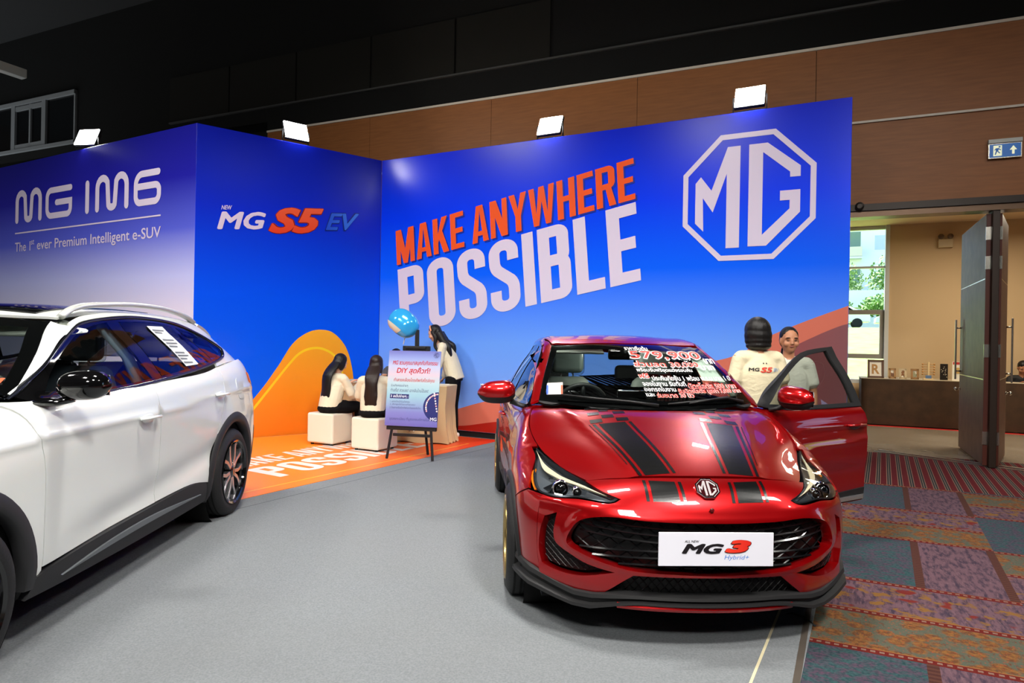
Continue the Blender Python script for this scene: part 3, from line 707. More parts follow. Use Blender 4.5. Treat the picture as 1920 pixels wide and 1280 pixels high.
# end wall: rounded model lettering (x runs PL -> PA, so mirror the measured distances)
n_ = ni
def IM(d): return n_-d
def rounded(pts, w, closed=False):
    V = []; Fc = []; ribbon(pts, w, V, Fc, closed)
    if not closed:
        for p in (pts[0], pts[-1]):
            b = len(V); V.extend([(p[0]+w/2*math.cos(a), p[1]+w/2*math.sin(a), 0) for a in [PI*2*i/12 for i in range(12)]]); Fc.append(tuple(b+i for i in range(12)))
    return V, Fc
def strokes(name, lst, w, parent, m, k=3):
    V = []; Fc = []
    for pts in lst:
        a, b = rounded(pts, w); n = len(V); a = [(q[0], q[1], .0006 if i >= len(pts)*2 else 0) for i, q in enumerate(a)]; V += a; Fc += [tuple(i+n for i in q) for q in b]
    decal(name, V, Fc, onwall(k), m, parent)
def m_glyph(x0, x1, z0, z1, w):
    h = w/2; q = (x1-x0-w)/4
    return [(x0+h, z0+h)] + [(x0+h, z1-q)] + arcpts(x0+h+q*.75, z1-q*.75-h*.2, q*.75, q*.75, 180, 30, 8) + [((x0+x1)/2-q*.45, z0+.14*(z1-z0)+h)] + arcpts((x0+x1)/2, z0+h+q*.3, q*.45, q*.3, 200, 340, 6) + [((x0+x1)/2+q*.45, z0+.14*(z1-z0)+h)] + arcpts(x1-h-q*.75, z1-q*.75-h*.2, q*.75, q*.75, 150, 0, 8) + [(x1-h, z0+h)]
w = .105; z0, z1 = 3.262, 3.775; h = w/2
strokes('lettering', [m_glyph(IM(4.78), IM(3.93), z0, z1, w)], w, wi_, LILAC)
gx0, gx1 = IM(3.82), IM(3.02)
strokes('lettering', [[(gx1-h, z1-h)] + arcpts(gx0+h+.12, z1-h-.12, .12, .12, 90, 180, 8) + arcpts(gx0+h+.12, z0+h+.12, .12, .12, 180, 270, 8) + arcpts(gx1-h-.10, z0+h+.10, .10, .10, 270, 360, 8) + [(gx1-h, (z0+z1)/2), (gx0+.34, (z0+z1)/2)]], w*.9, wi_, LILAC)
strokes('lettering', [[(IM(2.60), z0+h), (IM(2.60), z1-h)]], w, wi_, LILAC)
strokes('lettering', [m_glyph(IM(2.38), IM(1.52), z0, z1, w)], w, wi_, LILAC)
sx0, sx1 = IM(1.40), IM(.745)
strokes('lettering', [[(sx1-h-.02, z1-h)] + arcpts(sx0+h+.15, z1-h-.15, .15, .15, 90, 180, 8) + arcpts(sx0+h+.1, z0+h+.10, .10, .10, 180, 270, 8) + arcpts(sx1-h-.10, z0+h+.10, .10, .10, 270, 360, 8) + arcpts(sx1-h-.09, z0+.155+h, .09, .075, 0, 90, 8) + [(sx0+h+.03, z0+.23+h)]], w*.9, wi_, LILAC)
region('underline', [(IM(4.784), 3.090), (IM(.75), 3.090), (IM(.75), 3.112), (IM(4.784), 3.112)], LILAC, wi_, 3)
word(wi_, 'The 1', (IM(4.775), 2.79, IM(4.27), 2.945), LILAC, off=.008)
word(wi_, 'st', (IM(4.25), 2.885, IM(4.15), 2.965), LILAC, off=.008)
word(wi_, 'ever Premium Intelligent e-SUV', (IM(4.06), 2.745, IM(.741), 2.95), LILAC, off=.008)

# ------------------------------------------------------------------ flood lights on top of the walls
LEDM = mat('led_face', (255, 255, 255), emit=(255, 252, 244), estr=210.)
FBODY = mat('flood_body', (30, 32, 36), .45, .5)
def flood(label, wall, x, tilt, yaw=0., w=.36, str_=None):
    p = wall.matrix_world if False else None
    a = wall.rotation_euler[2]; base = Vector(wall.location) + Matrix.Rotation(a, 3, 'Z') @ Vector((x, .05, WH))
    r = thing('flood_light', label, 'flood light', tuple(base), a+yaw, 'flood lights on the booth walls')
    mb = MB(); mb.box((0, 0, .008), (.14, .06, .016))
    for s in (-1, 1): mb.box((s*(w/2+.014), 0, .10), (.012, .03, .19))
    mb.box((0, 0, .012), (w+.04, .03, .012)); mb.build('bracket', FBODY, r)
    M = Matrix.Translation((0, -.01, .185)) @ Matrix.Rotation(tilt, 4, 'X')
    def T(mb): mb.v = [tuple(M @ Vector(q)) for q in mb.v]; return mb
    hd = T(MB().box((0, .025, 0), (w, .05, .30))); b = hd.build('housing', FBODY, r, bev=.012)
    for i in range(7): T(MB().box((-w/2+.04+i*(w-.08)/6, .07, 0), (.008, .04, .22))).build('cooling_fin', FBODY, b)
    T(MB().box((0, -.006, .073), (w-.02, .012, .130))).build('led_panel', LEDM, r)
    T(MB().box((0, -.006, -.073), (w-.02, .012, .130))).build('led_panel', LEDM, r)
    T(MB().box((0, -.006, 0), (w-.03, .01, .016))).build('divider', mat('flood_divider', (200, 180, 110), .4), r)
    return r
flood('flood light on the end wall over the white car', wi_, ni-2.724, -.42, .35)
flood('flood light on the wall with the orange arch', ws_, 1.365, -.42)
flood('flood light on the slogan wall, left of the octagon logo', wb_, 2.912, -.42)
flood('flood light on the slogan wall, above the octagon logo', wb_, 5.576, -.42)

# ------------------------------------------------------------------ orange floor mat with the slogan
mp = [(-2.3263, 5.864), (-.2449, 9.3956), (-.14, 9.58), (PB.x+.02, PB.y-.06), (PA.x+.02, PA.y-.02), (-6.4, 9.9), (-5.2, 6.0), (-3.4, 4.05)]
MATP = ramp_mat('mat_print', [(-6., (250, 150, 34)), (-2.6, (250, 142, 40)), (-1.2, (248, 100, 34)), (-.2, (232, 50, 24))], axis=0, rough=.38, spec=.35)
fm = struct(skew_slab('floor_orange_mat', mp, .006, .010, MATP), 'glossy orange printed floor mat with white slogan')
d = Vector((-.2449+2.3263, 9.3956-5.864, 0)).normalized(); nn = Vector((-d.y, d.x, 0))
def mline(s0, s1, off, wd, m, nme):
    a = Vector((-2.3263, 5.864, 0)) + d*s0 + nn*off; b = Vector((-2.3263, 5.864, 0)) + d*s1 + nn*off
    MB().prism([((q).x, q.y) for q in (a-nn*wd, b-nn*wd, b+nn*wd, a+nn*wd)], lambda x, y, h: (x, y, .0102+h), .0004).build(nme, m, fm)
mline(-2, 3.78, .19, .009, mat('mat_yellow', (252, 196, 60), .3), 'yellow_line')
def matfn(bl, br, tl): return lambda x, y: (bl[0]+(br[0]-bl[0])*x+(tl[0]-bl[0])*y, bl[1]+(br[1]-bl[1])*x+(tl[1]-bl[1])*y, .0112)
MW = mat('mat_white', (240, 234, 228), .3)
for nm, wd, t_, bl, br, tl in (('mat_slogan_line', 'MAKE ANYWHERE', .135, (-2.93,7.15), (-1.69,9.38), (-3.29,7.38)), ('mat_slogan_word', 'POSSIBLE', .15, (-2.33,6.78), (-1.09,9.0), (-2.82,7.09))):
    v, f, w = poster(wd, t_); decal(nm, [(p[0]/w, p[1], p[2]) for p in v], f, matfn(bl, br, tl), MW, fm, (0, 0, 1))
mline(3.0, 3.78, .52, .006, mat('mat_orange2', (252, 150, 60), .3), 'thin_line')
# ------------------------------------------------------------------ car toolkit: smooth shells and panels cut from them
class Shell:
    "a subdivided cage whose limit surface passes through the given points"
    def __init__(s, pts, faces, level=4, fitn=5):
        me = bpy.data.meshes.new('cage'); me.from_pydata(pts, [], faces)
        o = bpy.data.objects.new('cage', me); COL.objects.link(o)
        md = o.modifiers.new('s', 'SUBSURF'); md.levels = 1; md.render_levels = 1; md.boundary_smooth = 'ALL'
        tgt = [Vector(p) for p in pts]
        for it in range(fitn+1):
            md.levels = level if it == fitn else 2
            me.update(); o.update_tag()
            dg = bpy.context.evaluated_depsgraph_get(); dg.update()
            ev = o.evaluated_get(dg); em = ev.to_mesh()
            if it < fitn:
                new = [me.vertices[i].co + (tgt[i]-em.vertices[i].co)*.9 for i in range(len(tgt))]
                ev.to_mesh_clear()
                for i, c in enumerate(new): me.vertices[i].co = c
        em.calc_loop_triangles()
        s.v = [v.co.copy() for v in em.vertices]
        s.t = [tuple(t.vertices) for t in em.loop_triangles]
        s.q = [tuple(p.vertices) for p in em.polygons]
        nr = [Vector((0,0,0)) for _ in s.v]
        for a, b, c in s.t:
            n = (s.v[b]-s.v[a]).cross(s.v[c]-s.v[a])
            for i in (a, b, c): nr[i] += n
        s.n = [n.normalized() if n.length else Vector((0,0,1)) for n in nr]
        ev.to_mesh_clear()
        bpy.data.objects.remove(o); bpy.data.meshes.remove(me)
        s.bvh = BVHTree.FromPolygons(s.v, s.t)
    def at(s, p, idx):
        a, b, c = s.t[idx]
        w = geometry.barycentric_transform if False else None
        A, B, C = s.v[a], s.v[b], s.v[c]; v0, v1, v2 = B-A, C-A, p-A
        d00, d01, d11, d20, d21 = v0.dot(v0), v0.dot(v1), v1.dot(v1), v2.dot(v0), v2.dot(v1)
        den = d00*d11-d01*d01 or 1e-12
        y = (d11*d20-d01*d21)/den; z = (d00*d21-d01*d20)/den
        return (s.n[a]*(1-y-z)+s.n[b]*y+s.n[c]*z).normalized()
    def hit(s, o, d):
        d = Vector(d).normalized(); h = s.bvh.ray_cast(Vector(o), d)
        if h[0] is None: h = s.near_line(Vector(o), d)
        n = s.at(h[0], h[2])
        if n.dot(d) > 0: n = -n
        return h[0], n
    def near_line(s, o, d):
        best = None
        for k in range(1, 60):
            q = o + d*(k*.16); h = s.bvh.find_nearest(q)
            if h[0] is not None and (best is None or h[3] < best[3]): best = h
        return best
PROJ = {'F': lambda a, b: ((a, -6, b), (0, 1, 0)), 'B': lambda a, b: ((a, 12, b), (0, -1, 0)), 'T': lambda a, b: ((a, b, 6), (0, 0, -1)),
        'S': lambda a, b: ((-6, a, b), (1, 0, 0)), 'R': lambda a, b: ((6, a, b), (-1, 0, 0))}
def smooth_poly(pts, n=5):
    "polyline with corners: a point given as (x,y,'c') stays a sharp corner"
    m = len(pts); cor = [i for i, p in enumerate(pts) if len(p) > 2]
    P = [Vector((p[0], p[1], 0)) for p in pts]
    if not cor: return [(p.x, p.y) for p in catmull(P, n, True)]
    out = []
    for a, i in enumerate(cor):
        j = cor[(a+1) % len(cor)]
        seg = [P[i]]; k = i
        while True:
            k = (k+1) % m; seg.append(P[k])
            if k == j: break
        if len(seg) == 2: out.append((seg[0].x, seg[0].y))
        else: out += [(p.x, p.y) for p in catmull(seg, n)[:-1]]
    return out
def resample(poly, step):
    out = []
    for i, p in enumerate(poly):
        q = poly[(i+1) % len(poly)]; L_ = math.hypot(q[0]-p[0], q[1]-p[1]); k = max(1, int(L_/step))
        for j in range(k): out.append((p[0]+(q[0]-p[0])*j/k, p[1]+(q[1]-p[1])*j/k))
    return out
def inside(p, poly):
    x, y = p; c = False; n = len(poly)
    for i in range(n):
        x1, y1 = poly[i]; x2, y2 = poly[i-1]
        if (y1 > y) != (y2 > y) and x < (x2-x1)*(y-y1)/(y2-y1)+x1: c = not c
    return c
def edge_dist(p, poly):
    P = Vector(p); m = 9.
    for i in range(len(poly)):
        a = Vector(poly[i-1]); b = Vector(poly[i]); d = b-a; t = max(0, min(1, (P-a).dot(d)/(d.length_squared or 1e-9))); m = min(m, (a+d*t-P).length)
    return m
def cdt(poly, holes, step):
    poly = resample(poly, step); holes = [resample(h, step) for h in holes]
    V = [Vector(p) for p in poly]; E = [(i, (i+1) % len(poly)) for i in range(len(poly))]
    for h in holes:
        n = len(V); V += [Vector(p) for p in h]; E += [(n+i, n+(i+1) % len(h)) for i in range(len(h))]
    xs = [p[0] for p in poly]; ys = [p[1] for p in poly]
    y = min(ys)+step*.5; r = 0
    while y < max(ys):
        x = min(xs)+step*(.5 if r % 2 else .1)
        while x < max(xs):
            if inside((x, y), poly) and not any(inside((x, y), h) for h in holes) and edge_dist((x, y), poly) > step*.55 and all(edge_dist((x, y), h) > step*.55 for h in holes): V.append(Vector((x, y)))
            x += step
        y += step*.87; r += 1
    v, e, f, ov, oe, of = geometry.delaunay_2d_cdt(V, E, [], 0, 1e-5)
    F_ = []
    for t in f:
        c = (sum(v[i].x for i in t)/len(t), sum(v[i].y for i in t)/len(t))
        if inside(c, poly) and not any(inside(c, h) for h in holes): F_.append(tuple(t))
    return v, F_
def panel(name, sh, proj, poly, m, parent, holes=(), off=0., th=.014, step=.035, mirror=None, disp=None, n=5, raw=False, back=False):
    "a body panel: polygon projected on a shell, with a returned rim. mirror: None, 'flip' (other side only) or 'both' (list of two)"
    if not raw: poly = smooth_poly(poly, n); holes = [smooth_poly(h, n) for h in holes]
    v2, F_ = cdt(poly, holes, step)
    co = []; nn = []
    for p in v2:
        o, d = PROJ[proj](p.x, p.y); h, nr = sh.hit(o, d)
        k = off + (disp(p.x, p.y) if disp else 0.)
        co.append(h + nr*k); nn.append(nr)
    out = []
    for sgn in ((1,) if not mirror else (-1,) if mirror == 'flip' else (1, -1)):
        C = [Vector((c.x*sgn, c.y, c.z)) for c in co]; NN = [Vector((c.x*sgn, c.y, c.z)) for c in nn]
        fs = []
        for t in F_:
            a, b, c = (C[i] for i in t[:3]); g = (b-a).cross(c-a); fs.append(t if g.dot(NN[t[0]]) > 0 else t[::-1])
        ec = {}
        for t in fs:
            for i in range(len(t)): ec[(t[i], t[(i+1) % len(t)])] = 1
        bd = [e for e in ec if (e[1], e[0]) not in ec]
        nv = len(C); idx = {}; rim = []; rn = []
        vs = list(C); ns = list(NN)
        for a, b in bd:
            q = []
            for i in (a, b): q.append(i)
            # duplicate top edge so the rim shades apart
            base = len(vs)
            vs += [C[a], C[b], C[b]-NN[b]*th, C[a]-NN[a]*th]
            rnorm = (C[b]-C[a]).cross(NN[a]); rnorm = rnorm.normalized() if rnorm.length else NN[a]
            ns += [rnorm]*4
            rim.append((base+1, base, base+3, base+2))
        if back:
            base = len(vs); vs += [c-q*th for c, q in zip(C, NN)]; ns += [-q for q in NN]; rim += [tuple(base+i for i in t[::-1]) for t in fs]
        me = bpy.data.meshes.new(name); me.from_pydata(vs, [], fs+rim)
        for p in me.polygons: p.use_smooth = True
        me.normals_split_custom_set_from_vertices(ns)
        out.append(link(name, me, m, parent, fix=False))
    return out if len(out) > 1 else out[0]
def surf_line(name, sh, proj, pts, w, h, m, parent, mirror=None, n=6, closed=False):
    "a raised bead following a line on the shell"
    P = [(p.x, p.y) for p in catmull([(a, b, 0) for a, b in pts], n, closed)]
    rows = []
    for i, p in enumerate(P):
        o, d = PROJ[proj](*p); c, nr = sh.hit(o, d)
        o2, d2 = PROJ[proj](*P[min(i+1, len(P)-1)]); c2, _ = sh.hit(o2, d2); o1, d1 = PROJ[proj](*P[max(i-1, 0)]); c1, _ = sh.hit(o1, d1)
        t = (c2-c1).normalized(); sd = t.cross(nr).normalized()
        rows.append([c-sd*w/2-nr*.003, c-sd*w/2+nr*h*.7, c-sd*w*.25+nr*h, c+sd*w*.25+nr*h, c+sd*w/2+nr*h*.7, c+sd*w/2-nr*.003])
    out = []
    for sgn in ((1,) if not mirror else (1, -1)):
        mb = MB(); mb.grid([[(q.x*sgn, q.y, q.z) for q in r] for r in rows], False)
        out.append(mb.build(name, m, parent, True))
    return out if len(out) > 1 else out[0]
def box_cage(W, Z, Y, fr, front, rear, crown):
    """lower body cage. W[k][s], Z[k][s] half width and height per level and station, Y[k][s] station depth on the side,
    fr: column fractions 0..1, front(c,k)->(y,z), rear(c,k)->(y,z) for |c|<n, crown(c,s)->(y,z) on the top"""
    n = len(fr)-1; K = len(W); S = len(W[0]); idx = {}; pts = []; faces = []
    def P(c, k, s):
        key = (c, k, s)
        if key in idx: return idx[key]
        a = abs(c); sg = -1 if c < 0 else 1
        if a == n: x, y, z = W[k][s], Y[k][s], Z[k][s]
        elif s == 0: y, z = front(a, k); x = fr[a]*W[k][0]
        elif s == S-1: y, z = rear(a, k); x = fr[a]*W[k][S-1]
        else: y, z = crown(a, s); x = fr[a]*W[k][s]
        idx[key] = len(pts); pts.append((x*sg, y, z)); return idx[key]
    for c in range(-n, n):
        for k in range(K-1): faces.append((P(c,k,0), P(c+1,k,0), P(c+1,k+1,0), P(c,k+1,0))); faces.append((P(c+1,k,S-1), P(c,k,S-1), P(c,k+1,S-1), P(c+1,k+1,S-1)))
        for s in range(S-1): faces.append((P(c,K-1,s), P(c+1,K-1,s), P(c+1,K-1,s+1), P(c,K-1,s+1)))
    for s in range(S-1):
        for k in range(K-1):
            faces.append((P(-n,k,s+1), P(-n,k,s), P(-n,k+1,s), P(-n,k+1,s+1))); faces.append((P(n,k,s), P(n,k,s+1), P(n,k+1,s+1), P(n,k+1,s)))
    return pts, faces
def house_cage(rows):
    "greenhouse cage: rows of half sections, each a list of (x,y,z) from the centre out; mirrored"
    n = len(rows[0]); pts = []; faces = []; m = 2*n-1
    for r in rows: pts += [(-x, y, z) for x, y, z in r[::-1]] + [(x, y, z) for x, y, z in r[1:]]
    for i in range(len(rows)-1):
        for j in range(m-1): faces.append((i*m+j, i*m+j+1, (i+1)*m+j+1, (i+1)*m+j))
    return pts, faces
def circle(cy, cz, r, a0=0, a1=360, n=40): return [(cy+r*math.cos(math.radians(a0+(a1-a0)*i/n)), cz+r*math.sin(math.radians(a0+(a1-a0)*i/n))) for i in range(n+(0 if a1-a0 == 360 else 1))]
PROJ['D'] = lambda a, b: ((a*.7071-6*.7071, -a*.7071-6*.7071, b), (.7071, .7071, 0))          # seen from the front corner
def glass_mat(name, tint=(255,255,255), refl=.08, rough=0.):
    m = bpy.data.materials.new(name); m.use_nodes = True; nt = m.node_tree; nt.nodes.clear()
    o = nt.nodes.new('ShaderNodeOutputMaterial'); t = nt.nodes.new('ShaderNodeBsdfTransparent'); g = nt.nodes.new('ShaderNodeBsdfGlossy'); mx = nt.nodes.new('ShaderNodeMixShader'); fr = nt.nodes.new('ShaderNodeLayerWeight')
    t.inputs[0].default_value = L(tint); g.inputs['Roughness'].default_value = rough; fr.inputs[0].default_value = .5
    pw = nt.nodes.new('ShaderNodeMath'); pw.operation = 'POWER'; pw.inputs[1].default_value = 4.5; nt.links.new(fr.outputs['Facing'], pw.inputs[0])
    mr = nt.nodes.new('ShaderNodeMath'); mr.operation = 'MULTIPLY_ADD'; mr.inputs[1].default_value = .9; mr.inputs[2].default_value = refl; mr.use_clamp = True
    nt.links.new(pw.outputs[0], mr.inputs[0]); nt.links.new(mr.outputs[0], mx.inputs[0]); nt.links.new(t.outputs[0], mx.inputs[1]); nt.links.new(g.outputs[0], mx.inputs[2]); nt.links.new(mx.outputs[0], o.inputs[0])
    MATS[name] = m; return m
def sym(h): return h + [((-p[0], p[1]) + tuple(p[2:])) for p in h[::-1] if abs(p[0]) > 1e-6]
def curve_on(sh, proj, pts):
    "3-D points of a polyline laid on the shell"
    return [sh.hit(*PROJ[proj](a, b))[0] for a, b in pts]
def shell_decal(name, sh, proj, v, f, m, parent, off=.003):
    co = []
    for p in v: h, n = sh.hit(*PROJ[proj](p[0], p[1])); co.append(h+n*(off+p[2]))
    me = bpy.data.meshes.new(name); me.from_pydata(co, [], f)
    return link(name, me, m, parent, fix=False)
def bake(objs, M):
    for o in objs:
        o.data.transform(M)
def arch_flare(name, sh, cy, cz, r0, r1, a0, a1, out, m, parent, proj='S', mirror=True):
    rows = []; N = 36
    for i in range(N+1):
        a = math.radians(a0+(a1-a0)*i/N); row = []
        for r, o in ((r0, -.05), (r0, out*.8), (r0+(r1-r0)*.3, out), (r1-(r1-r0)*.15, out), (r1, -.004)):
            h, n = sh.hit(*PROJ[proj](cy+r*math.cos(a), cz+r*math.sin(a))); row.append(h+Vector((-1 if proj == 'S' else 1, 0, 0))*o)
        rows.append(row)
    out_ = []
    for sg in (1, -1):
        mb = MB().grid([[(q.x*sg, q.y, q.z) for q in r] for r in rows]); o = mb.build(name, m, parent, True); out_.append(o)
    return out_
RUBBER = mat('tyre_rubber', (24, 24, 25), rough=.6, bump=.15, bscale=80)
BLKPL = mat('black_plastic', (26, 26, 27), rough=.55)
GLOSSB = mat('gloss_black', (8, 8, 9), rough=.08, coat=.6)
CHROME = mat('chrome', (220, 222, 224), rough=.06, metal=1.)
UNDER = mat('underbody', (10, 10, 10), rough=.9)
def wheel(parent, x, y, r, wdt, rr, rimmat, spokes, style, side):
    "tyre and rim, axle along x; side -1/+1 = outward direction"
    w = empty('wheel', (x, y, r)); w.parent = parent
    M = Matrix.Rotation(side*PI/2, 4, 'Y')
    def lt(prof, nm, m, seg=48, auto=35, caps=True): return MB().lathe(prof, seg, M, caps).build(nm, m, w, True, auto=auto)
    h = wdt/2
    lt([(rr, -h+.01), (rr+.03, -h), (r-.045, -h), (r-.012, -h+.02), (r, -h+.045), (r, h-.045), (r-.012, h-.02), (r-.045, h), (rr+.03, h), (rr, h-.01), (rr-.02, h-.03), (rr-.02, -h+.03), (rr, -h+.01)], 'tyre', RUBBER, caps=False)
    mb = MB()
    for k in (-.055, -.018, .018, .055): mb.lathe([(r-.004, k-.006), (r+.0012, k-.006), (r+.0012, k+.006), (r-.004, k+.006)], 48, M, False)
    mb.build('tread_grooves', mat('groove', (8, 8, 8), .9), w)
    lt([(rr-.004, h-.012), (rr+.008, h-.002), (rr+.004, h+.004), (rr-.012, h-.004), (rr-.022, h-.05), (rr-.03, -h+.04)], 'rim_lip', rimmat if style == 'fan' else GLOSSB, caps=False)
    lt([(0, -.03), (rr-.03, -.03), (rr-.03, -.02), (0, -.02)], 'rim_well', mat('well', (14, 14, 14), .6), 32)
    lt([(0, -.018), (rr*.62, -.018), (rr*.62, -.004), (0, -.004)], 'brake_disc', mat('disc', (120, 120, 122), .35, .9), 32)
    for i in range(spokes):
        a = 2*PI*i/spokes; mb = MB(); R = M @ Matrix.Rotation(a, 4, 'Z')
        if style == 'fan':
            f = .017
            rows = [[R @ Vector(q) for q in ((.045, -f, h-.055), (.045, f, h-.055), (.045, f, h-.03), (.045, -f, h-.03))], [R @ Vector(q) for q in ((rr-.02, -f*.6, h-.05), (rr-.02, f*.6, h-.05), (rr-.02, f*.6, h-.012), (rr-.02, -f*.6, h-.012))]]
            mb.grid(rows, True, True, True); mb.build('spoke', rimmat, w, bev=.003)
        else:                                        # paired blades: dark core, machined faces
            for s in (-1, 1):
                pts = [(.045, .012*s), (rr*.50, .028*s), (rr*.80, .075*s), (rr-.012, .050*s)] 
                rows = []
                for q, (u, v) in enumerate(pts):
                    wd = (.014, .016, .018, .016)[q]
                    rows.append([R @ Vector(z) for z in ((u, v-wd, h-.06), (u, v+wd, h-.06), (u, v+wd, h-.018), (u, v-wd, h-.018))])
                mb.grid(rows, True, True, True)
            mb.build('spoke', rimmat, w, bev=.003)
    lt([(0, h-.07), (.055, h-.07), (.05, h-.02), (.03, h-.012), (0, h-.012)], 'hub_cap', GLOSSB, 20)
    return w
def seat(parent, x, y, z, m, rest=True, w=.48, plastic=None):
    s = empty('seat', (x, y, z)); s.parent = parent
    MB().box((0, .05, .10), (w, .5, .16)).build('cushion', m, s, bev=.05, seg=3)
    rows = []
    for zz, ww, yy, tt in ((.15, w*.5, .30, .07), (.35, w*.52, .34, .075), (.55, w*.5, .40, .065), (.70, w*.36, .45, .05), (.73, w*.28, .46, .03)):
        rows.append([(ww*math.copysign(abs(math.cos(a))**.5, math.cos(a)), yy+tt*math.copysign(abs(math.sin(a))**.6, math.sin(a)), zz) for a in [2*PI*k/20 for k in range(20)]])
    MB().grid(rows, True, True, True).build('seat_back', m, s, True)
    if rest:
        MB().box((0, .455, .86), (.27, .10, .20)).build('head_rest', m, s, bev=.045, seg=4)
        for q in (-.05, .05): MB().tube([(q, .455, .70), (q, .455, .80)], .007, 8).build('head_rest_post', CHROME, s, True)
        if plastic: MB().box((0, .452, .855), (.285, .118, .22)).build('plastic_cover', plastic, s, bev=.04, seg=3)
    return s
# ------------------------------------------------------------------ red hatchback
RC_O = Vector((.932, 3.05, 0)); RC_RZ = math.atan2(.046, 1.0)
Y5 = [.42, .62, .85, 1.15, 1.6, 2.2, 2.8, 3.4, 3.80, 4.02]
rW = [[.74,.82,.84,.82,.80,.80,.82,.84,.80,.68],
      [.80,.86,.88,.86,.85,.85,.865,.88,.84,.73],
      [.825,.875,.895,.88,.865,.865,.885,.90,.86,.765],
      [.82,.875,.893,.885,.875,.877,.89,.90,.86,.775],
      [.775,.845,.865,.86,.868,.872,.878,.88,.84,.765],
      [.68,.755,.775,.765,.80,.82,.83,.82,.78,.70]]
rZ = [[.17]*10, [.29]*10, [.47]*10, [.63]*10, [.735,.77,.80,.82,.83,.84,.86,.88,.89,.89], [.79,.855,.915,1.0,.985,.985,1.0,1.03,1.045,1.04]]
rY = [[.36,.60]+Y5[2:9]+[3.92], [.36,.60]+Y5[2:9]+[3.98], [.38,.61]+Y5[2:9]+[4.02], [.40,.62]+Y5[2:9]+[4.02], [.46,.66]+Y5[2:9]+[3.98], [.56,.74,.92,1.18]+Y5[4:9]+[3.9]]
FRC = [0, .38, .72, 1.]
def r_front(c, k):
    y = [.06, .03, .0, .0, .065, .16][k]; z = [.17, .29, .47, .63, .735, .795][k]
    return y + [0, .03, .135][c]*[1,1,1,1,1.1,1.2][k], z + [0, .0, -.004][c]
def r_rear(c, k): return [3.98, 4.06, 4.11, 4.11, 4.07, 3.98][k] + [0, -.01, -.05][c], [.19, .29, .47, .63, .89, 1.05][k]
def r_crown(c, s):
    zc = [.0, .885, .965, 1.035, 1.03, 1.03, 1.04, 1.06, 1.07, 0][s]; yc = [0, .42, .73, 1.05, 1.55, 2.2, 2.8, 3.4, 3.83, 0][s]
    e = rZ[5][s]; ye = rY[5][s]; f = FRC[c]
    return yc+(ye-yc)*f**2.2, e+(zc-e)*(1-f**2.6)
R_BODY = Shell(*box_cage(rW, rZ, rY, FRC, r_front, r_rear, r_crown))
rows = []
for cz, ez, bz in [((1.00,1.030),(.735,1.27,1.045),(.765,1.30,1.01)), ((1.45,1.245),(.665,1.64,1.255),(.80,1.72,.985)), ((1.93,1.438),(.590,2.04,1.425),(.82,2.12,.985)), ((2.40,1.498),(.572,2.46,1.465),(.825,2.5,.99)),
                   ((3.0,1.495),(.562,3.0,1.455),(.815,3.0,1.005)), ((3.5,1.45),(.548,3.44,1.41),(.80,3.46,1.03)), ((3.74,1.29),(.575,3.66,1.26),(.77,3.7,1.04)), ((3.97,1.06),(.62,3.88,1.06),(.72,3.9,1.03))]:
    e = Vector(ez); b = Vector(bz); c = Vector((0, *cz))
    r = [tuple(c)]
    for f in (.4, .75): r.append((e.x*f, c.y+(e.y-c.y)*f**2, c.z+(e.z-c.z)*f**2.5))
    r.append(tuple(e)); mid = (e+b)/2; mid.x += .012; r.append(tuple(e*.78+b*.22)); r.append(tuple(mid)); r.append(tuple(b))
    rows.append(r)
R_HOUSE = Shell(*house_cage(rows))
#PANELS
RC = thing('hatchback_car', 'red hatchback with black racing stripes and its door standing open', 'car', tuple(RC_O), RC_RZ)
def redpaint():
    m = mat('red_paint', (168, 2, 8), rough=.30, metal=.7, coat=1., coatr=.02)
    return m
RED = redpaint()
GLS = glass_mat('windshield_glass', (236, 244, 240), .07); GLT = glass_mat('tinted_glass', (70, 74, 78), .10); GLP = glass_mat('privacy_glass', (22, 24, 26), .12)
def yz(pts): return [(p.y, p.z) for p in pts]
# ---- hood
hood_side = [(-.563,.315), (-.618,.43), (-.682,.585), (-.745,.74), (-.776,.95), (-.762,1.12), (-.735,1.235)]
hood = [(0,.166,'c'), (-.2,.178), (-.339,.203), (-.45,.240), (-.538,.272,'c')] + [(a, b) for a, b in hood_side[:-1]] + [(-.735,1.235,'c'), (-.614,1.155), (-.472,1.07), (-.25,1.0), (0,.978,'c')]
def hood_disp(x, y):
    # two soft creases running from the windshield corners to the badge, with a lower plane outside
    c = .30 + .28*max(0, (y-.2)/1.0)
    d = abs(x)-c
    return .010/(1+math.exp(d/.022)) - .010 + .006*math.exp(-(d/.03)**2)
def fd_panel(name, sh, proj, poly, m, parent, disp, step=.03, holes=(), off=0., th=.014, mirror=None):
    "panel with sculpted relief: normals follow the relief"
    class Rel:
        def hit(s, o, d):
            def P(a, b):
                h, n = sh.hit(*PROJ[proj](a, b)); return h+n*disp(a, b), n
            a, b = s.ab
            e = .004; p, n = P(a, b); pu, _ = P(a+e, b); pv, _ = P(a, b+e); g = (pu-p).cross(pv-p).normalized()
            return p, (g if g.dot(n) > 0 else -g)
    r = Rel(); old = PROJ[proj]
    def trap(a, b): r.ab = (a, b); return (0, 0, 0), (0, 0, 1)
    key = proj+'*'; PROJ[key] = trap
    try:
        src = old; sh2 = r
        # inner hits must use the true projection
        return panel(name, sh2, key, poly, m, parent, holes=holes, off=off, th=th, step=step, mirror=mirror)
    finally: del PROJ[key]
hd = fd_panel('hood', R_BODY, 'T', sym(hood), RED, RC, hood_disp, step=.035)
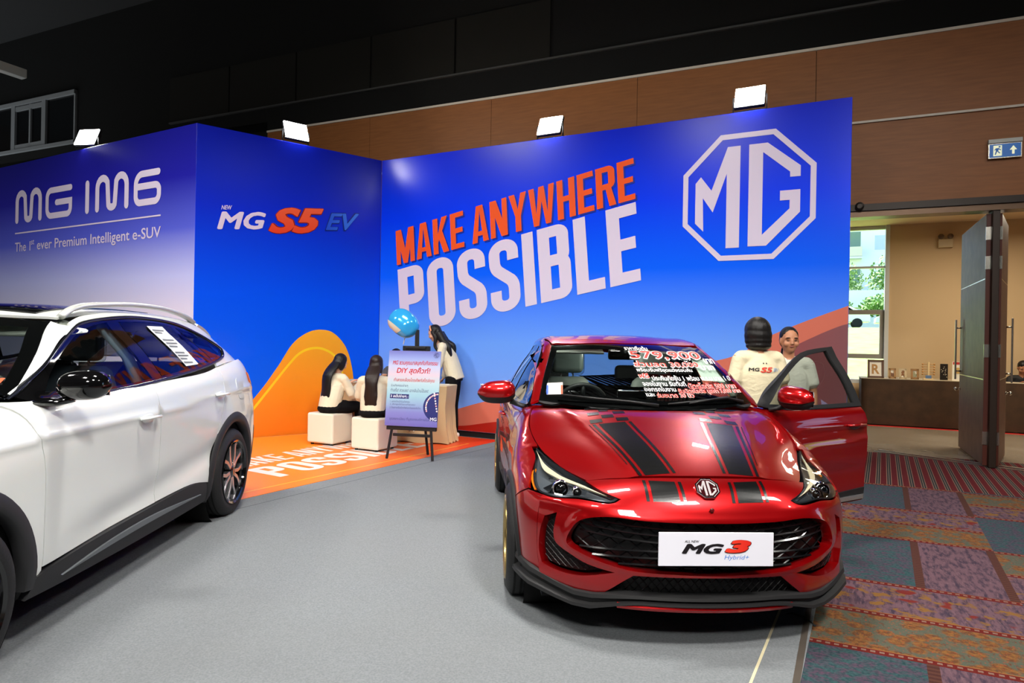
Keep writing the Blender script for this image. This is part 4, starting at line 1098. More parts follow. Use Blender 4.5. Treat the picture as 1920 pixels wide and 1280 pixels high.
# ---- front bumper with openings
grille = [(-.642,.483), (-.612,.565), (-.56,.606), (-.45,.624), (-.314,.617), (-.15,.614), (0,.614)]
grille_lo = [(0,.372), (-.15,.373), (-.344,.380), (-.459,.402), (-.589,.446)]
def loop(up, lo): 
    r = [(-p[0], p[1]) for p in up[::-1] if p[0]]; l = [(-p[0], p[1]) for p in lo[::-1] if p[0]]
    return up + r[0:] + l + lo
GR = loop(grille, grille_lo)
GRP = smooth_poly(GR, 5)
intake = [(-.745,.575,'c'), (-.690,.606,'c'), (-.702,.54), (-.704,.50), (-.690,.458), (-.632,.424), (-.55,.386), (-.430,.362,'c'), (-.520,.336), (-.60,.322), (-.69,.326), (-.752,.342,'c'), (-.768,.41), (-.764,.50)]
bump_half = [(0,.7905,'c'), (-.2,.7875), (-.339,.779), (-.46,.766), (-.548,.752,'c'), (-.490,.727), (-.405,.700,'c'), (-.461,.676), (-.587,.680), (-.694,.666), (-.748,.668,'c'), (-.770,.60), (-.776,.45), (-.768,.35), (-.745,.262,'c'), (-.60,.249), (-.49,.243,'c'), (-.348,.356,'c'), (-.2,.358), (0,.359,'c')]
def bump_disp(x, z):
    x = abs(x); k = 0.
    d = edge_dist((-x, z), GRP)
    side = max(0, min(1, (x-.40)/.18))
    k += .012*math.exp(-(d/.026)**2)*side + .006*math.exp(-(d/.022)**2)*(1-side)
    lowd = max(0, min(1, (x-.40)/.1))*max(0, min(1, (.345-z)/.05)); k += .012*lowd      # lower corner wedge stands proud
    k += .010*math.exp(-((z-.662+.05*max(0, x-.45))/.022)**2)*max(0, min(1, (x-.3)/.2))
    return k
bp = fd_panel('front_bumper', R_BODY, 'F', sym(bump_half), RED, RC, bump_disp, step=.022, holes=[GR, intake, [((-p[0], p[1])+tuple(p[2:])) for p in intake]], th=.05)
# recessed grille with lattice bars
gr = panel('grille', R_BODY, 'F', GR, mat('grille_black', (7, 7, 8), .5), RC, off=-.055, step=.06, th=.002)
def lattice(par, pr, sh, poly, lines, off, w, m, nm):
    for ln in lines:
        run = []
        for p in ln + [None]:
            if p is not None and inside(p, poly): run.append(p); continue
            if len(run) > 1:
                rows = []
                for q in run:
                    h, n = sh.hit(*PROJ[pr](*q)); c = h+n*off
                    dq = Vector((run[-1][0]-run[0][0], 0, run[-1][1]-run[0][1])).normalized(); s = dq.cross(n).normalized()*w
                    rows.append([c-s, c+n*w*1.2, c+s, c-n*w*1.5])
                MB().grid(rows, True, True, True).build(nm, m, par, True, auto=30)
            run = []
LB = mat('grille_bar', (12, 12, 14), rough=.16, coat=.3)
lines = []
for i in range(-9, 10):
    for s in (-1, 1): lines.append([(i*.085+s*t*.006, .36+t*.0045) for t in range(0, 62, 3)])
lattice(gr, 'F', R_BODY, GRP, lines, -.034, .0035, LB, 'grille_bar')
lines = [[(-.66+t*.03, .40+k*.034+.05*((-.66+t*.03)/.66)**2*(1 if k > 2 else -.2)) for t in range(45)] for k in range(6)]
lattice(gr, 'F', R_BODY, GRP, lines, -.026, .0055, LB, 'grille_slat')
inm = [((-p[0], p[1])+tuple(p[2:])) for p in intake]
for pl in (intake, inm):
    it = panel('side_intake', R_BODY, 'F', pl, mat('intake_black', (14, 14, 15), .6), RC, off=-.045, step=.05, th=.002)
    pp = smooth_poly(pl, 5); ln = []
    for i in range(-40, 40):
        for s in (-1, 1): ln.append([(math.copysign(.6, pl[0][0])+i*.03+s*t*.010, .33+t*.010) for t in range(30)])
    lattice(it, 'F', R_BODY, pp, ln, -.040, .002, mat('mesh_black', (20, 20, 21), .4), 'mesh_wire')
low = sym([(0,.352,'c'), (-.345,.350,'c'), (-.478,.245,'c'), (-.2,.262), (0,.265,'c')])
lg = panel('lower_grille', R_BODY, 'F', low, mat('intake_black'), RC, off=-.04, step=.05, th=.002)
ln = []
for i in range(-30, 31):
    for s in (-1, 1): ln.append([(i*.04+s*t*.006, .25+t*.0065) for t in range(18)])
lattice(lg, 'F', R_BODY, smooth_poly(low, 5), ln, -.030, .0025, mat('mesh_gloss', (16, 16, 17), .25), 'mesh_wire')
# ---- splitter and red under-strip
def plan(z=.27): 
    pts = [(-.82,.50), (-.79,.36)]
    return pts
path = []
for i in range(41):
    x = -.745+1.49*i/40; h, n = R_BODY.hit(*PROJ['F'](x, .25)); path.append((h.x, h.y, n.x, n.y))
side = [(-.86,.60), (-.845,.50), (-.815,.41), (-.785,.345)]
path = [(a, b, -.9, -.45) for a, b in side] + path + [(-a, b, .9, -.45) for a, b in side[::-1]]
def lip(name, prof, m, lo=0, hi=None, lift=None, par=RC, drop=None):
    rows = []
    for x, y, nx, ny in path[lo:hi]:
        q = math.hypot(nx, ny) or 1; nx_, ny_ = nx/q, ny/q; l = lift(abs(x)) if lift else 0; dr = drop(abs(x)) if drop else 0
        rows.append([(x+nx_*q[0], y+ny_*q[0], q[1]+l*q[2]-dr*(q[3] if len(q) > 3 else 0)) for q in prof])
    return MB().grid(rows, True, True, True).build(name, m, par, True, auto=28)
lf = lambda x: .075*max(0, min(1, (x-.60)/.24))
dp_ = lambda x: max(0, min(1, (x-.30)/.22))**1.5
sp = lip('front_splitter', [(-.03,.270,1,.3), (.010,.270,1,.35), (.024,.264,1,.4), (.028,.250,.95,.5), (.008,.246,.9,.6), (.008,.240,.8,.75), (.036,.236,.75,.9), (.038,.226,.7,1), (.0,.222,.7,1), (-.06,.225,.6,.8)], BLKPL, lift=lf, drop=lambda x: .046*dp_(x))
lip('under_strip', [(-.05,.220,0,0), (.026,.226,0,0), (.032,.212,0,0), (.024,.198,0,0), (-.05,.196,0,0)], RED, 13, 36, drop=lambda x: .030*dp_(x))
# ---- side panels (both sides alike)
edge = [R_BODY.hit(*PROJ['F'](x, z))[0] for x, z in ((-.748,.668), (-.770,.60), (-.776,.45), (-.768,.35), (-.745,.262))]
AR = .350; FY, RY, WZ = .83, 3.40, .312
bs = [(p.y+.002, p.z) for p in edge]
bside = [(bs[0][0], bs[0][1], 'c'), bs[1], bs[2], bs[3], (bs[4][0], bs[4][1], 'c'), (.40,.225), (.50,.195,'c')] + circle(FY, WZ, AR, 200, 131, 14)[1:-1] + [(FY+AR*math.cos(math.radians(130)), WZ+AR*math.sin(math.radians(130)), 'c'), (.42,.672,'c')]
panel('bumper_side', R_BODY, 'S', bside, RED, RC, mirror='both', step=.03)
hs3 = curve_on(R_BODY, 'T', [(a-.004, b) for a, b in hood_side])
top = [(p.y, p.z) for p in hs3]
fend = [(.425,.680,'c')] + [(FY+AR*math.cos(math.radians(129)), WZ+AR*math.sin(math.radians(129)), 'c')] + circle(FY, WZ, AR, 129, -18, 24)[1:-1] + [(FY+AR*math.cos(math.radians(-19)), WZ+AR*math.sin(math.radians(-19)), 'c'), (1.26,.195,'c'), (1.315,.32), (1.328,.60), (1.305,.9), (1.285,1.03,'c')] + [(a, b) for a, b in top[::-1][:4]] + [(.735,.842,'c'), (.60,.783), (.49,.732)]
panel('fender', R_BODY, 'S', fend, RED, RC, mirror='both', step=.035)
fdoor = [(1.335,.32), (1.345,.60), (1.322,.9), (1.303,1.035,'c'), (1.6,.990), (2.0,.985), (2.418,.988,'c'), (2.422,.7), (2.412,.40), (2.395,.30,'c'), (1.8,.295), (1.355,.295,'c')]
def door_relief(y, z):
    f = max(0, min(1, (y-1.34)/.25))
    return f*(.009*math.exp(-((z-(.845+.035*(y-1.3)))/.016)**2) + .006*math.exp(-((z-(.70+.05*(y-1.3)))/.020)**2) - .012*math.exp(-((z-.53)/.08)**2))
fd_panel('front_door', R_BODY, 'S', fdoor, RED, RC, door_relief, step=.03)
rdoor = [(2.435,.988,'c'), (2.6,.995), (3.0,1.01), (3.24,1.03,'c'), (3.22,.85), (3.13,.66), (3.03,.50), (3.0,.38), (2.96,.30,'c'), (2.6,.295), (2.408,.295,'c'), (2.426,.4), (2.436,.7)]
fd_panel('rear_door', R_BODY, 'S', rdoor, RED, RC, lambda y, z: door_relief(y, z)*max(0, min(1, (3.2-y)/.5)), mirror='both', step=.03)
quart = [(3.255,1.03,'c'), (3.5,1.04), (3.78,1.05,'c'), (3.82,.95), (3.80,.72,'c')] + [(RY+AR*math.cos(math.radians(42)), WZ+AR*math.sin(math.radians(42)), 'c')] + circle(RY, WZ, AR, 42, 150, 16)[1:-1] + [(RY+AR*math.cos(math.radians(152)), WZ+AR*math.sin(math.radians(152)), 'c'), (3.145,.66), (3.235,.85)]
panel('quarter_panel', R_BODY, 'S', quart, RED, RC, mirror='both', step=.035)
rbs = [(RY+AR*math.cos(math.radians(40)), WZ+AR*math.sin(math.radians(40)), 'c'), (3.81,.70,'c'), (3.95,.70,'c'), (3.985,.5), (3.93,.22,'c'), (3.76,.19,'c')] + circle(RY, WZ, AR, -20, 38, 10)[1:-1]
panel('rear_bumper_side', R_BODY, 'S', rbs, RED, RC, mirror='both', step=.04)
rock = [(1.27,.20,'c'), (1.33,.285,'c'), (2.0,.285), (2.955,.285,'c'), (3.05,.36,'c'), (3.05,.21,'c'), (2.2,.185)]
panel('side_sill', R_BODY, 'S', rock, BLKPL, RC, mirror='both', step=.05, off=.012)
for o in arch_flare('arch_flare', R_BODY, FY, WZ, AR-.012, AR+.028, -22, 204, .014, BLKPL, RC): pass
for o in arch_flare('arch_flare', R_BODY, RY, WZ, AR-.012, AR+.028, -22, 204, .014, BLKPL, RC): pass
panel('rear_bumper', R_BODY, 'B', sym([(0,.62,'c'), (-.4,.62), (-.70,.66,'c'), (-.735,.5), (-.70,.24,'c'), (0,.22,'c')]), RED, RC, step=.06)
panel('tailgate', R_BODY, 'B', sym([(0,1.04,'c'), (-.62,1.03,'c'), (-.70,.9), (-.70,.68,'c'), (0,.64,'c')]), RED, RC, step=.06)
panel('tail_lamp', R_BODY, 'B', [(-.69,.96,'c'), (-.40,.94,'c'), (-.38,.88,'c'), (-.71,.84,'c')], mat('tail_red', (120, 8, 10), .1, coat=1.), RC, off=.008, mirror='both', step=.05)
# inner core keeps the gaps dark
core = Shell(*box_cage([[w-.06 for w in r] for r in rW], [[min(z, .93) if k else .2 for z in r] for k, r in enumerate(rZ)], [[y+.10 if i < 2 else y-(.06 if i > 8 else 0) for i, y in enumerate(r)] for r in rY], FRC, lambda c, k: (r_front(c, k)[0]+.12, r_front(c, k)[1]-.03), lambda c, k: (r_rear(c, k)[0]-.08, min(.93, r_rear(c, k)[1]-.02)), lambda c, s: (r_crown(c, s)[0], min(.80 if s > 3 else 2, r_crown(c, s)[1]-.05))), level=2, fitn=2)
me = bpy.data.meshes.new('inner_body')
cut = lambda p: any((p.y-cy)**2+(p.z-WZ)**2 < (AR+.01)**2 and abs(p.x) > .52 for cy in (FY, RY))
me.from_pydata(core.v, [], [q for q in core.q if not all(cut(core.v[i]) for i in q)]); link('inner_body', me, UNDER, RC, True)
MB().box((0, 2.05, .19), (1.5, 3.5, .04)).build('floor_pan', UNDER, RC)
for cy in (FY, RY):
    for s in (-1, 1): MB().lathe([(.05, 0), (AR+.02, 0), (AR+.02, .26)], 32, Matrix.Translation((s*.56, cy, WZ)) @ Matrix.Rotation(s*PI/2, 4, 'Y'), False).build('wheel_housing', UNDER, RC, True)
# ---- greenhouse
panel('windshield', R_HOUSE, 'F', sym([(0,1.036,'c'), (-.35,1.038), (-.690,1.060,'c'), (-.63,1.22), (-.548,1.402,'c'), (-.3,1.419), (0,1.423,'c')]), GLS, RC, step=.05, off=.002, th=.004)
frit_o = sym([(0,1.034,'c'), (-.35,1.036), (-.694,1.058,'c'), (-.635,1.22), (-.550,1.404,'c'), (-.3,1.421), (0,1.425,'c')]); frit_i = sym([(0,1.085,'c'), (-.35,1.088), (-.648,1.105,'c'), (-.59,1.24), (-.520,1.375,'c'), (-.3,1.388), (-.09,1.388), (-.07,1.365), (0,1.362,'c')])
panel('windshield_border', R_HOUSE, 'F', frit_o, GLOSSB, RC, holes=[frit_i], step=.05, off=-.003, th=.002)
panel('roof', R_HOUSE, 'T', sym([(0,1.905,'c'), (-.3,1.935), (-.545,1.985,'c'), (-.571,2.2), (-.576,2.45), (-.568,3.0), (-.553,3.42,'c'), (-.3,3.49), (0,3.51,'c')]), RED, RC, step=.06)
panel('windshield_pillar', R_HOUSE, 'F', [(-.696,1.058,'c'), (-.637,1.22), (-.552,1.404,'c'), (-.562,1.432,'c'), (-.608,1.430), (-.672,1.275), (-.748,1.035,'c')], RED, RC, mirror='both', step=.03)
panel('roof_rail', R_HOUSE, 'S', [(2.06,1.405,'c'), (2.2,1.425), (2.45,1.437), (3.0,1.425), (3.40,1.375,'c'), (3.42,1.412), (3.0,1.458), (2.46,1.468), (2.2,1.452), (2.02,1.42,'c')], RED, RC, mirror='both', step=.03)
panel('rear_pillar', R_HOUSE, 'S', [(3.42,1.375,'c'), (3.25,1.20), (3.26,1.035,'c'), (3.6,1.05), (3.84,1.05,'c'), (3.68,1.24), (3.50,1.40,'c')], RED, RC, mirror='both', step=.03)
panel('spoiler', R_HOUSE, 'T', sym([(0,3.50,'c'), (-.3,3.48), (-.54,3.42,'c'), (-.55,3.56,'c'), (-.3,3.66), (0,3.68,'c')]), RED, RC, step=.05, off=.02, th=.03)
panel('rear_window', R_HOUSE, 'B', sym([(0,1.385,'c'), (-.45,1.36,'c'), (-.55,1.12,'c'), (0,1.09,'c')]), glass_mat('rear_glass', (205, 214, 218), .08), RC, step=.05, th=.004)
panel('rear_window_border', R_HOUSE, 'B', sym([(0,1.43,'c'), (-.50,1.40,'c'), (-.63,1.06,'c'), (0,1.05,'c')]), GLOSSB, RC, step=.05, off=-.004, th=.004, holes=[sym([(0,1.38,'c'), (-.44,1.352,'c'), (-.53,1.12,'c'), (0,1.09,'c')])])
belt = [(1.33,1.02), (1.6,1.0), (2.27,.997)]
fwin = [(1.44,1.035,'c'), (1.70,1.205), (2.00,1.352), (2.31,1.404,'c'), (2.35,1.2), (2.36,1.022,'c'), (1.8,1.018)]
ffrm = [(1.315,1.032,'c'), (1.66,1.225), (1.98,1.385), (2.40,1.436,'c'), (2.43,1.2), (2.436,.995,'c'), (1.8,.992), (1.5,1.0)]
rwin = [(2.50,1.026,'c'), (2.485,1.2), (2.46,1.403,'c'), (2.6,1.405), (3.0,1.388), (3.12,1.33,'c'), (3.16,1.2), (3.16,1.055,'c'), (2.8,1.035)]
rfrm = [(2.440,.995,'c'), (2.434,1.2), (2.404,1.436,'c'), (2.6,1.437), (3.0,1.422), (3.38,1.372,'c'), (3.24,1.20), (3.25,1.032,'c'), (2.8,1.005)]
panel('front_window_frame', R_HOUSE, 'S', ffrm, GLOSSB, RC, holes=[fwin], step=.04)
panel('front_side_window', R_HOUSE, 'S', fwin, GLT, RC, step=.05, off=-.004, th=.003)
panel('rear_window_frame', R_HOUSE, 'S', rfrm, GLOSSB, RC, holes=[rwin], step=.04, mirror='both')
panel('rear_side_window', R_HOUSE, 'S', rwin, GLP, RC, step=.05, off=-.004, th=.003, mirror='both')
# ---- door handles
def handle(y, z, M=None, sg=1, m=RED, shell=R_BODY, par=RC, px='S'):
    h, n = shell.hit(*PROJ[px](y, z)); o = Vector((-sg if px == 'S' else sg, 0, 0)); c = Vector((h.x*sg, h.y, h.z))+o*(.008 if m is not RED else 0)
    q = empty('door_handle', (0, 0, 0)); q.parent = par
    cup = MB().ell(c+o*.001, (.006, .075, .028), 16, 10)
    bar = MB().tube([c+o*.004+Vector((0, -.10, .006)), c+o*.030+Vector((0, -.08, .008)), c+o*.038+Vector((0, 0, .008)), c+o*.032+Vector((0, .08, .004)), c+o*.004+Vector((0, .10, 0))], [(.012, .010), (.014, .010), (.016, .009), (.015, .010), (.012, .010)], 10)
    if M is not None:
        for b in (cup, bar): b.v = [tuple(M @ Vector(p)) for p in b.v]
    cup.build('handle_cup', mat('cup_dark', (60, 4, 8), .3, coat=1.) if m is RED else m, q, True); bar.build('handle_bar', m, q, True)
    return q
handle(2.27, .86); handle(3.06, .90)
handle(3.06, .90, sg=-1)
# ---- open door on the other side
HG = Vector((.835, 1.335, 0)); DM = Matrix.Translation(HG) @ Matrix.Rotation(-math.radians(61), 4, 'Z') @ Matrix.Translation(-HG)
dset = [fd_panel('open_front_door', R_BODY, 'S', fdoor, RED, RC, door_relief, step=.03, mirror='flip', th=.05),
        panel('open_window_frame', R_HOUSE, 'S', ffrm, BLKPL, RC, holes=[fwin], step=.04, mirror='flip', th=.03, back=True),
        panel('open_door_window', R_HOUSE, 'S', fwin, glass_mat('door_glass', (190, 196, 192), .07), RC, step=.05, off=-.012, th=.004, mirror='flip'),
        panel('door_lining', R_BODY, 'S', [(p[0]*.985+.02, p[1]*.97+.02)+tuple(p[2:]) for p in fdoor], mat('lining_dark', (40, 40, 42), .7), RC, step=.05, off=-.055, mirror='flip', th=.01, back=True),
        panel('door_sill_trim', R_BODY, 'S', [(1.36,.305,'c'), (1.8,.305), (2.392,.31,'c'), (2.40,.40,'c'), (1.8,.37), (1.36,.35,'c')], BLKPL, RC, step=.04, off=.010, mirror='flip'),
        panel('sill_silver', R_BODY, 'S', [(1.38,.315,'c'), (2.388,.318,'c'), (2.390,.352,'c'), (1.8,.345), (1.38,.335,'c')], mat('trim_silver', (190, 190, 190), .25, .8), RC, step=.04, off=.016, mirror='flip')]
panel('door_sill_trim', R_BODY, 'S', [(1.36,.305,'c'), (1.8,.305), (2.392,.31,'c'), (2.40,.40,'c'), (1.8,.37), (1.36,.35,'c')], BLKPL, RC, step=.04, off=.010)
for o in dset:
    o.data.transform(DM)
    # transform() leaves custom normals behind: recompute smooth normals for this rigid part
handle(2.27, .86, M=DM, sg=-1)
# ---- door mirrors
def mirror_unit(sg, M=None, c=(-.965, 1.46, 1.085)):
    q = empty('door_mirror', (0, 0, 0)); q.parent = RC
    def pts(f):
        mb = f(); mb.v = [tuple((M or Matrix()) @ Vector((p[0]*sg, p[1], p[2]))) for p in mb.v]; return mb
    def shellm(lo, hi, grow=0.):
        mb = MB(); rows = []
        for t in [i/14 for i in range(15)]:
            x = c[0]-.125+.25*t; k = (max(.02, 1-abs(2*t-1.05)**3.2))**.5; hz = (.082-.014*(1-t))*k+grow; dy = (.085-.02*(1-t))*k+grow
            rows.append([(x, c[1]+(-dy if math.cos(a) > 0 else -dy*.25)*abs(math.cos(a))**.8, c[2]+.012*t+hz*max(lo, min(hi, math.sin(a)))) for a in [2*PI*i/28 for i in range(28)]])
        return mb.grid(rows, True, True, True)
    pts(lambda: shellm(-.45, 1)).build('mirror_cap', RED, q, True, auto=60)
    pts(lambda: shellm(-1, -.42, .002)).build('mirror_base', BLKPL, q, True, auto=60)
    pts(lambda: MB().tube([(c[0]+.10, c[1]+.02, c[2]-.055), (c[0]+.15, c[1]-.0, c[2]-.075), (-.775, c[1]-.04, c[2]-.085)], [(.02, .02), (.025, .016), (.04, .015)], 10)).build('mirror_arm', BLKPL, q, True)
    pts(lambda: MB().box((c[0], c[1]+.020, c[2]+.005), (.21, .006, .10))).build('mirror_glass', CHROME, q, bev=.002)
mirror_unit(1); mirror_unit(-1, DM)
# ---- headlights
HL = [(-1.045,.842,'c'), (-.905,.799), (-.745,.772), (-.590,.752), (-.452,.722), (-.366,.702,'c'), (-.395,.686), (-.541,.690), (-.675,.674), (-.79,.677), (-.872,.716)]
def chrome_dark(): return mat('lamp_dark', (130, 135, 142), .25, .6)
hl_bk = panel('headlight', R_BODY, 'D', HL, chrome_dark(), RC, off=-.045, step=.03, th=.002, mirror='both')
lens = glass_mat('lamp_lens', (240, 244, 246), .10)
for sg, hb in zip((1, -1), hl_bk):
    mi = 'flip' if sg < 0 else None
    panel('lens', R_BODY, 'D', HL, lens, hb, off=.002, step=.03, th=.003, mirror=mi)
    panel('lamp_wall', R_BODY, 'D', [(p[0]*.998, p[1])+tuple(p[2:]) for p in HL], mat('lamp_rim', (70, 72, 76), .2, .8), hb, off=-.004, th=.04, step=.03, mirror=mi, holes=[[(p[0]*.97+(-.70)*.03, p[1]*.90+.75*.10)+tuple(p[2:]) for p in HL]])
    panel('light_strip', R_BODY, 'D', [(-1.035,.834,'c'), (-.92,.786), (-.765,.758), (-.562,.739), (-.42,.712,'c'), (-.562,.733), (-.765,.748), (-.90,.770)], mat('drl', (226, 210, 176), .25), hb, off=-.008, th=.006, step=.02, mirror=mi)
    for a, z, r in ((-.675,.714,.032), (-.575,.713,.018)):
        h, n = R_BODY.hit(*PROJ['D'](a, z)); c = h-n*.012
        cx = Vector((c.x*sg, c.y, c.z)); d = Vector((0, -1, 0)); Mx = Matrix.Translation(cx) @ Matrix.Rotation(PI/2, 4, 'X')
        MB().lathe([(r*1.25, -.03), (r*1.3, .004), (r*1.12, .010), (r*1.05, .0), (r, -.012)], 24, Mx, False).build('projector_ring', CHROME, hb, True)
        MB().lathe([(r, -.012), (r*.95, .0), (r*.7, .012), (r*.35, .018), (0.001, .019)], 24, Mx).build('projector_lens', GLOSSB, hb, True)
    panel('light_guide', R_BODY, 'D', [(-.80,.742,'c'), (-.66,.752), (-.52,.733,'c'), (-.40,.706,'c'), (-.52,.724), (-.66,.743)], CHROME, hb, off=-.014, th=.01, step=.02, mirror=mi)
    panel('bezel', R_BODY, 'D', [(-.79,.700,'c'), (-.74,.735,'c'), (-.735,.690,'c')], mat('bezel_dark', (20, 21, 24), .2), hb, off=-.016, th=.01, step=.02, mirror=mi)
    panel('reflector', R_BODY, 'D', [(-.53,.722,'c'), (-.44,.708,'c'), (-.395,.695,'c'), (-.52,.697,'c')], mat('reflector', (150, 154, 160), .15, .9), hb, off=-.018, th=.01, step=.02, mirror=mi)
    panel('amber_reflection', R_BODY, 'D', [(-.93,.765,'c'), (-.885,.724,'c'), (-.82,.688,'c'), (-.84,.680,'c'), (-.89,.712,'c'), (-.94,.755,'c')], mat('amber', (224, 120, 20), .2), hb, off=-.012, th=.01, step=.02, mirror=mi)  # amber reflection along the lamp's outer edge, put into the colour
# ---- racing stripes with chequered ends
SB = mat('stripe_black', (9, 9, 9), rough=.26, coat=.2, coatr=.15)
def srange(y):      # stripe inner/outer edge at depth y along the hood
    t = max(0, min(1, (y-.16)/.64)); return .142+.095*t**1.15, .262+.128*t**1.1
def stripe_strip(nm, e0, e1, y0, y1, sg, N=16):
    V = []; Fc = []
    for i in range(N+1):
        y = y0+(y1-y0)*i/N; a, b = srange(y); w = b-a
        V += [(sg*(a+w*e0), y, 0), (sg*(a+w*e1), y, 0)]
        if i: k = 2*i; Fc.append((k-2, k-1, k+1, k) if sg > 0 else (k-2, k, k+1, k-1))
    class HS:
        def hit(s, o, d): h, n = R_BODY.hit(o, d); return h+n*hood_disp(h.x, h.y), n
    shell_decal(nm, HS(), 'T', V, Fc, SB, hd, .0015)
for sg in (-1, 1):
    stripe_strip('racing_stripe', 0, 1, .192, .80, sg); stripe_strip('stripe_line', 1.12, 1.24, .192, .80, sg, 14); stripe_strip('stripe_line', -.24, -.12, .192, .80, sg, 14)
    stripe_strip('stripe_line', 1.34, 1.37, .30, .80, sg, 14)
    rnd = random.Random(3)
    SIL = SB
    for r in range(5):
        y0 = .815+r*.056
        for c in range(3):
            if (r+c) % 2 == 0: stripe_strip('chequer', -.18+c*.5+(.1 if r > 2 else 0), .28+c*.5, y0, y0+.048, sg, 2)
    # continuation over the nose, below the shut line
    V = []; Fc = []
    for e0, e1 in ((0, 1), (1.12, 1.24), (-.24, -.12)):
        b0 = len(V)
        for i in range(8):
            z = .776-.078*i/7; a, b = .142-.006*i/7, .262-.002*i/7; w = b-a
            V += [(sg*(a+w*e0), z, 0), (sg*(a+w*e1), z, 0)]
            if i: k = b0+2*i; Fc.append((k-2, k, k+1, k-1) if sg > 0 else (k-2, k-1, k+1, k))
    class BS:
        def hit(s, o, d): h, n = R_BODY.hit(o, d); return h+n*bump_disp(h.x, h.z), n
    shell_decal('nose_stripe', BS(), 'F', V, Fc, SB, bp, .0015)
# ---- chrome octagon badge, sensor
h, n = R_BODY.hit(*PROJ['F'](.0, .752))
bt = Vector((0, n.z, -n.y)).normalized() if True else None
up_ = Vector((0, -n.z, n.y)).normalized(); up_ = up_ if up_.z > 0 else -up_
bd = empty('emblem'); bd.parent = RC
def bpt(x, y, d=0.): return h + Vector((1, 0, 0))*x*.056 + up_*y*.056 + n*(.004+d)
mbx = MB(); k = .414; oc = [(-k,1),(k,1),(1,k),(1,-k),(k,-1),(-k,-1),(-1,-k),(-1,k)]
mbx.grid([[bpt(a*s, b*s, d) for a, b in oc] for s, d in ((1.0, -.004), (1.0, .006), (.97, .009), (.90, .009), (.86, .004))], True).build('emblem_ring', CHROME, bd)
octa_emblem('emblem_letters', lambda x, y: bpt(x*.93, y*.93, .006), mat('badge_metal', (210, 206, 206), .3, .7), bd)
MB().prism([(a*.88, b*.88) for a, b in oc], lambda a, b, t: bpt(a, b, t-.003), .004).build('emblem_back', mat('emblem_dark', (50, 6, 10), .2, coat=1.), bd)
h2, n2 = R_BODY.hit(*PROJ['F'](.0, .668)); MB().ell(h2+n2*.008, (.011, .006, .011), 12, 8).build('parking_sensor', mat('sensor', (90, 10, 14), .3), RC, True)
# ---- display plate
pt = empty('number_plate', (0.0, -.052, .435)); pt.parent = RC
MB().box((0, 0, .078), (.525, .008, .152)).build('plate', mat('plate_white', (226, 226, 236), .35), pt, bev=.003)
MB().box((0, .03, .078), (.3, .05, .06)).build('plate_bracket', BLKPL, pt)
def pl(s, box, m, shear=0., off=0., fat=0., k=0):
    v, f = text_mesh(s, 1., off, shear, fat=fat); v = fit(v, box)
    decal('plate_lettering', v, f, lambda x, y: (x, -.0046-.0004*k, y), m, pt)
PBK = mat('plate_black', (24, 22, 26), .4)
pl('ALL NEW', (-.145,.108,-.078,.119), PBK, .2, .02); pl('MG', (-.158,.058,.035,.104), PBK, .3, 0., .05)
pl('3', (.036,.060,.160,.122), mat('plate_3dark', (90, 20, 16), .4), .25, .04, .05); pl('3', (.038,.064,.156,.122), ramp_mat('plate_3red', [(.05, (236, 60, 40)), (.16, (214, 40, 30))], 0, .4), .25, .03, .03, 6)
pl('Hybrid+', (.037,.027,.150,.053), mat('plate_blue', (70, 130, 214), .4), .25)
# ---- wheels, gold multi-spoke
GOLDR = mat('gold_rim', (176, 150, 96), .25, .9)
for x, y, s in ((-.815, FY, -1), (.815, FY, 1), (-.815, RY, -1), (.815, RY, 1)): wheel(RC, x, y, .312, .20, .225, GOLDR, 14, 'fan', s)
# ---- wipers
WIP = mat('wiper', (16, 16, 16), .5)
def wiper(pts):
    cs = [R_HOUSE.hit(*PROJ['F'](a, b)) for a, b in pts]; MB().tube([h+n*(.018 if i else .008) for i, (h, n) in enumerate(cs)], [.012]+[.007]*(len(cs)-2)+[.005], 8).build('wiper', WIP, RC, True)
wiper([(.02,1.045), (-.15,1.058), (-.35,1.068), (-.55,1.082)]); wiper([(.62,1.06), (.50,1.078), (.30,1.064), (.08,1.048)])
wiper([(.52,1.085), (.40,1.072), (.22,1.052)])
panel('cowl', R_HOUSE, 'F', sym([(0,1.016,'c'), (-.4,1.018), (-.72,1.03,'c'), (-.70,1.062,'c'), (-.35,1.042), (0,1.040,'c')]), BLKPL, RC, step=.05, off=-.004)
# ---- interior
SEATM = mat('seat_cloth', (118, 130, 126), rough=.5); PLASTIC = glass_mat('cling_film', (232, 238, 238), .05, .15)
for x in (-.36, .36): seat(RC, x, 2.02, .42, SEATM, plastic=PLASTIC if x < 0 else None)
for x in (-.36, .36): seat(RC, x, 2.95, .26, mat('rear_seat', (64, 70, 72), .7), w=.56)
dash = MB().box((0, 1.42, .90), (1.42, .40, .20)).build('dashboard', mat('dash_grey', (44, 48, 48), .6), RC, bev=.06, seg=3)
MB().box((-.36, 1.50, 1.005), (.34, .16, .05)).build('instrument_hood', mat('dash_grey'), RC, bev=.02)
MB().box((.02, 1.55, 1.03), (.30, .03, .16)).build('centre_screen', GLOSSB, RC, bev=.008)
sw = empty('steering_wheel', (-.36, 1.66, .98)); sw.parent = RC; sw.rotation_euler = (math.radians(-66), 0, 0)
MB().grid([[((.175+.016*math.cos(b))*math.cos(a), (.175+.016*math.cos(b))*math.sin(a), .016*math.sin(b)) for b in [2*PI*i/8 for i in range(8)]] for a in [2*PI*i/28 for i in range(29)]], True).build('wheel_rim', mat('sw_dark', (22, 24, 25), .5), sw, True)
MB().box((0, 0, -.01), (.16, .12, .05)).build('airbag_hub', mat('sw_hub', (60, 68, 66), .5), sw, bev=.02)
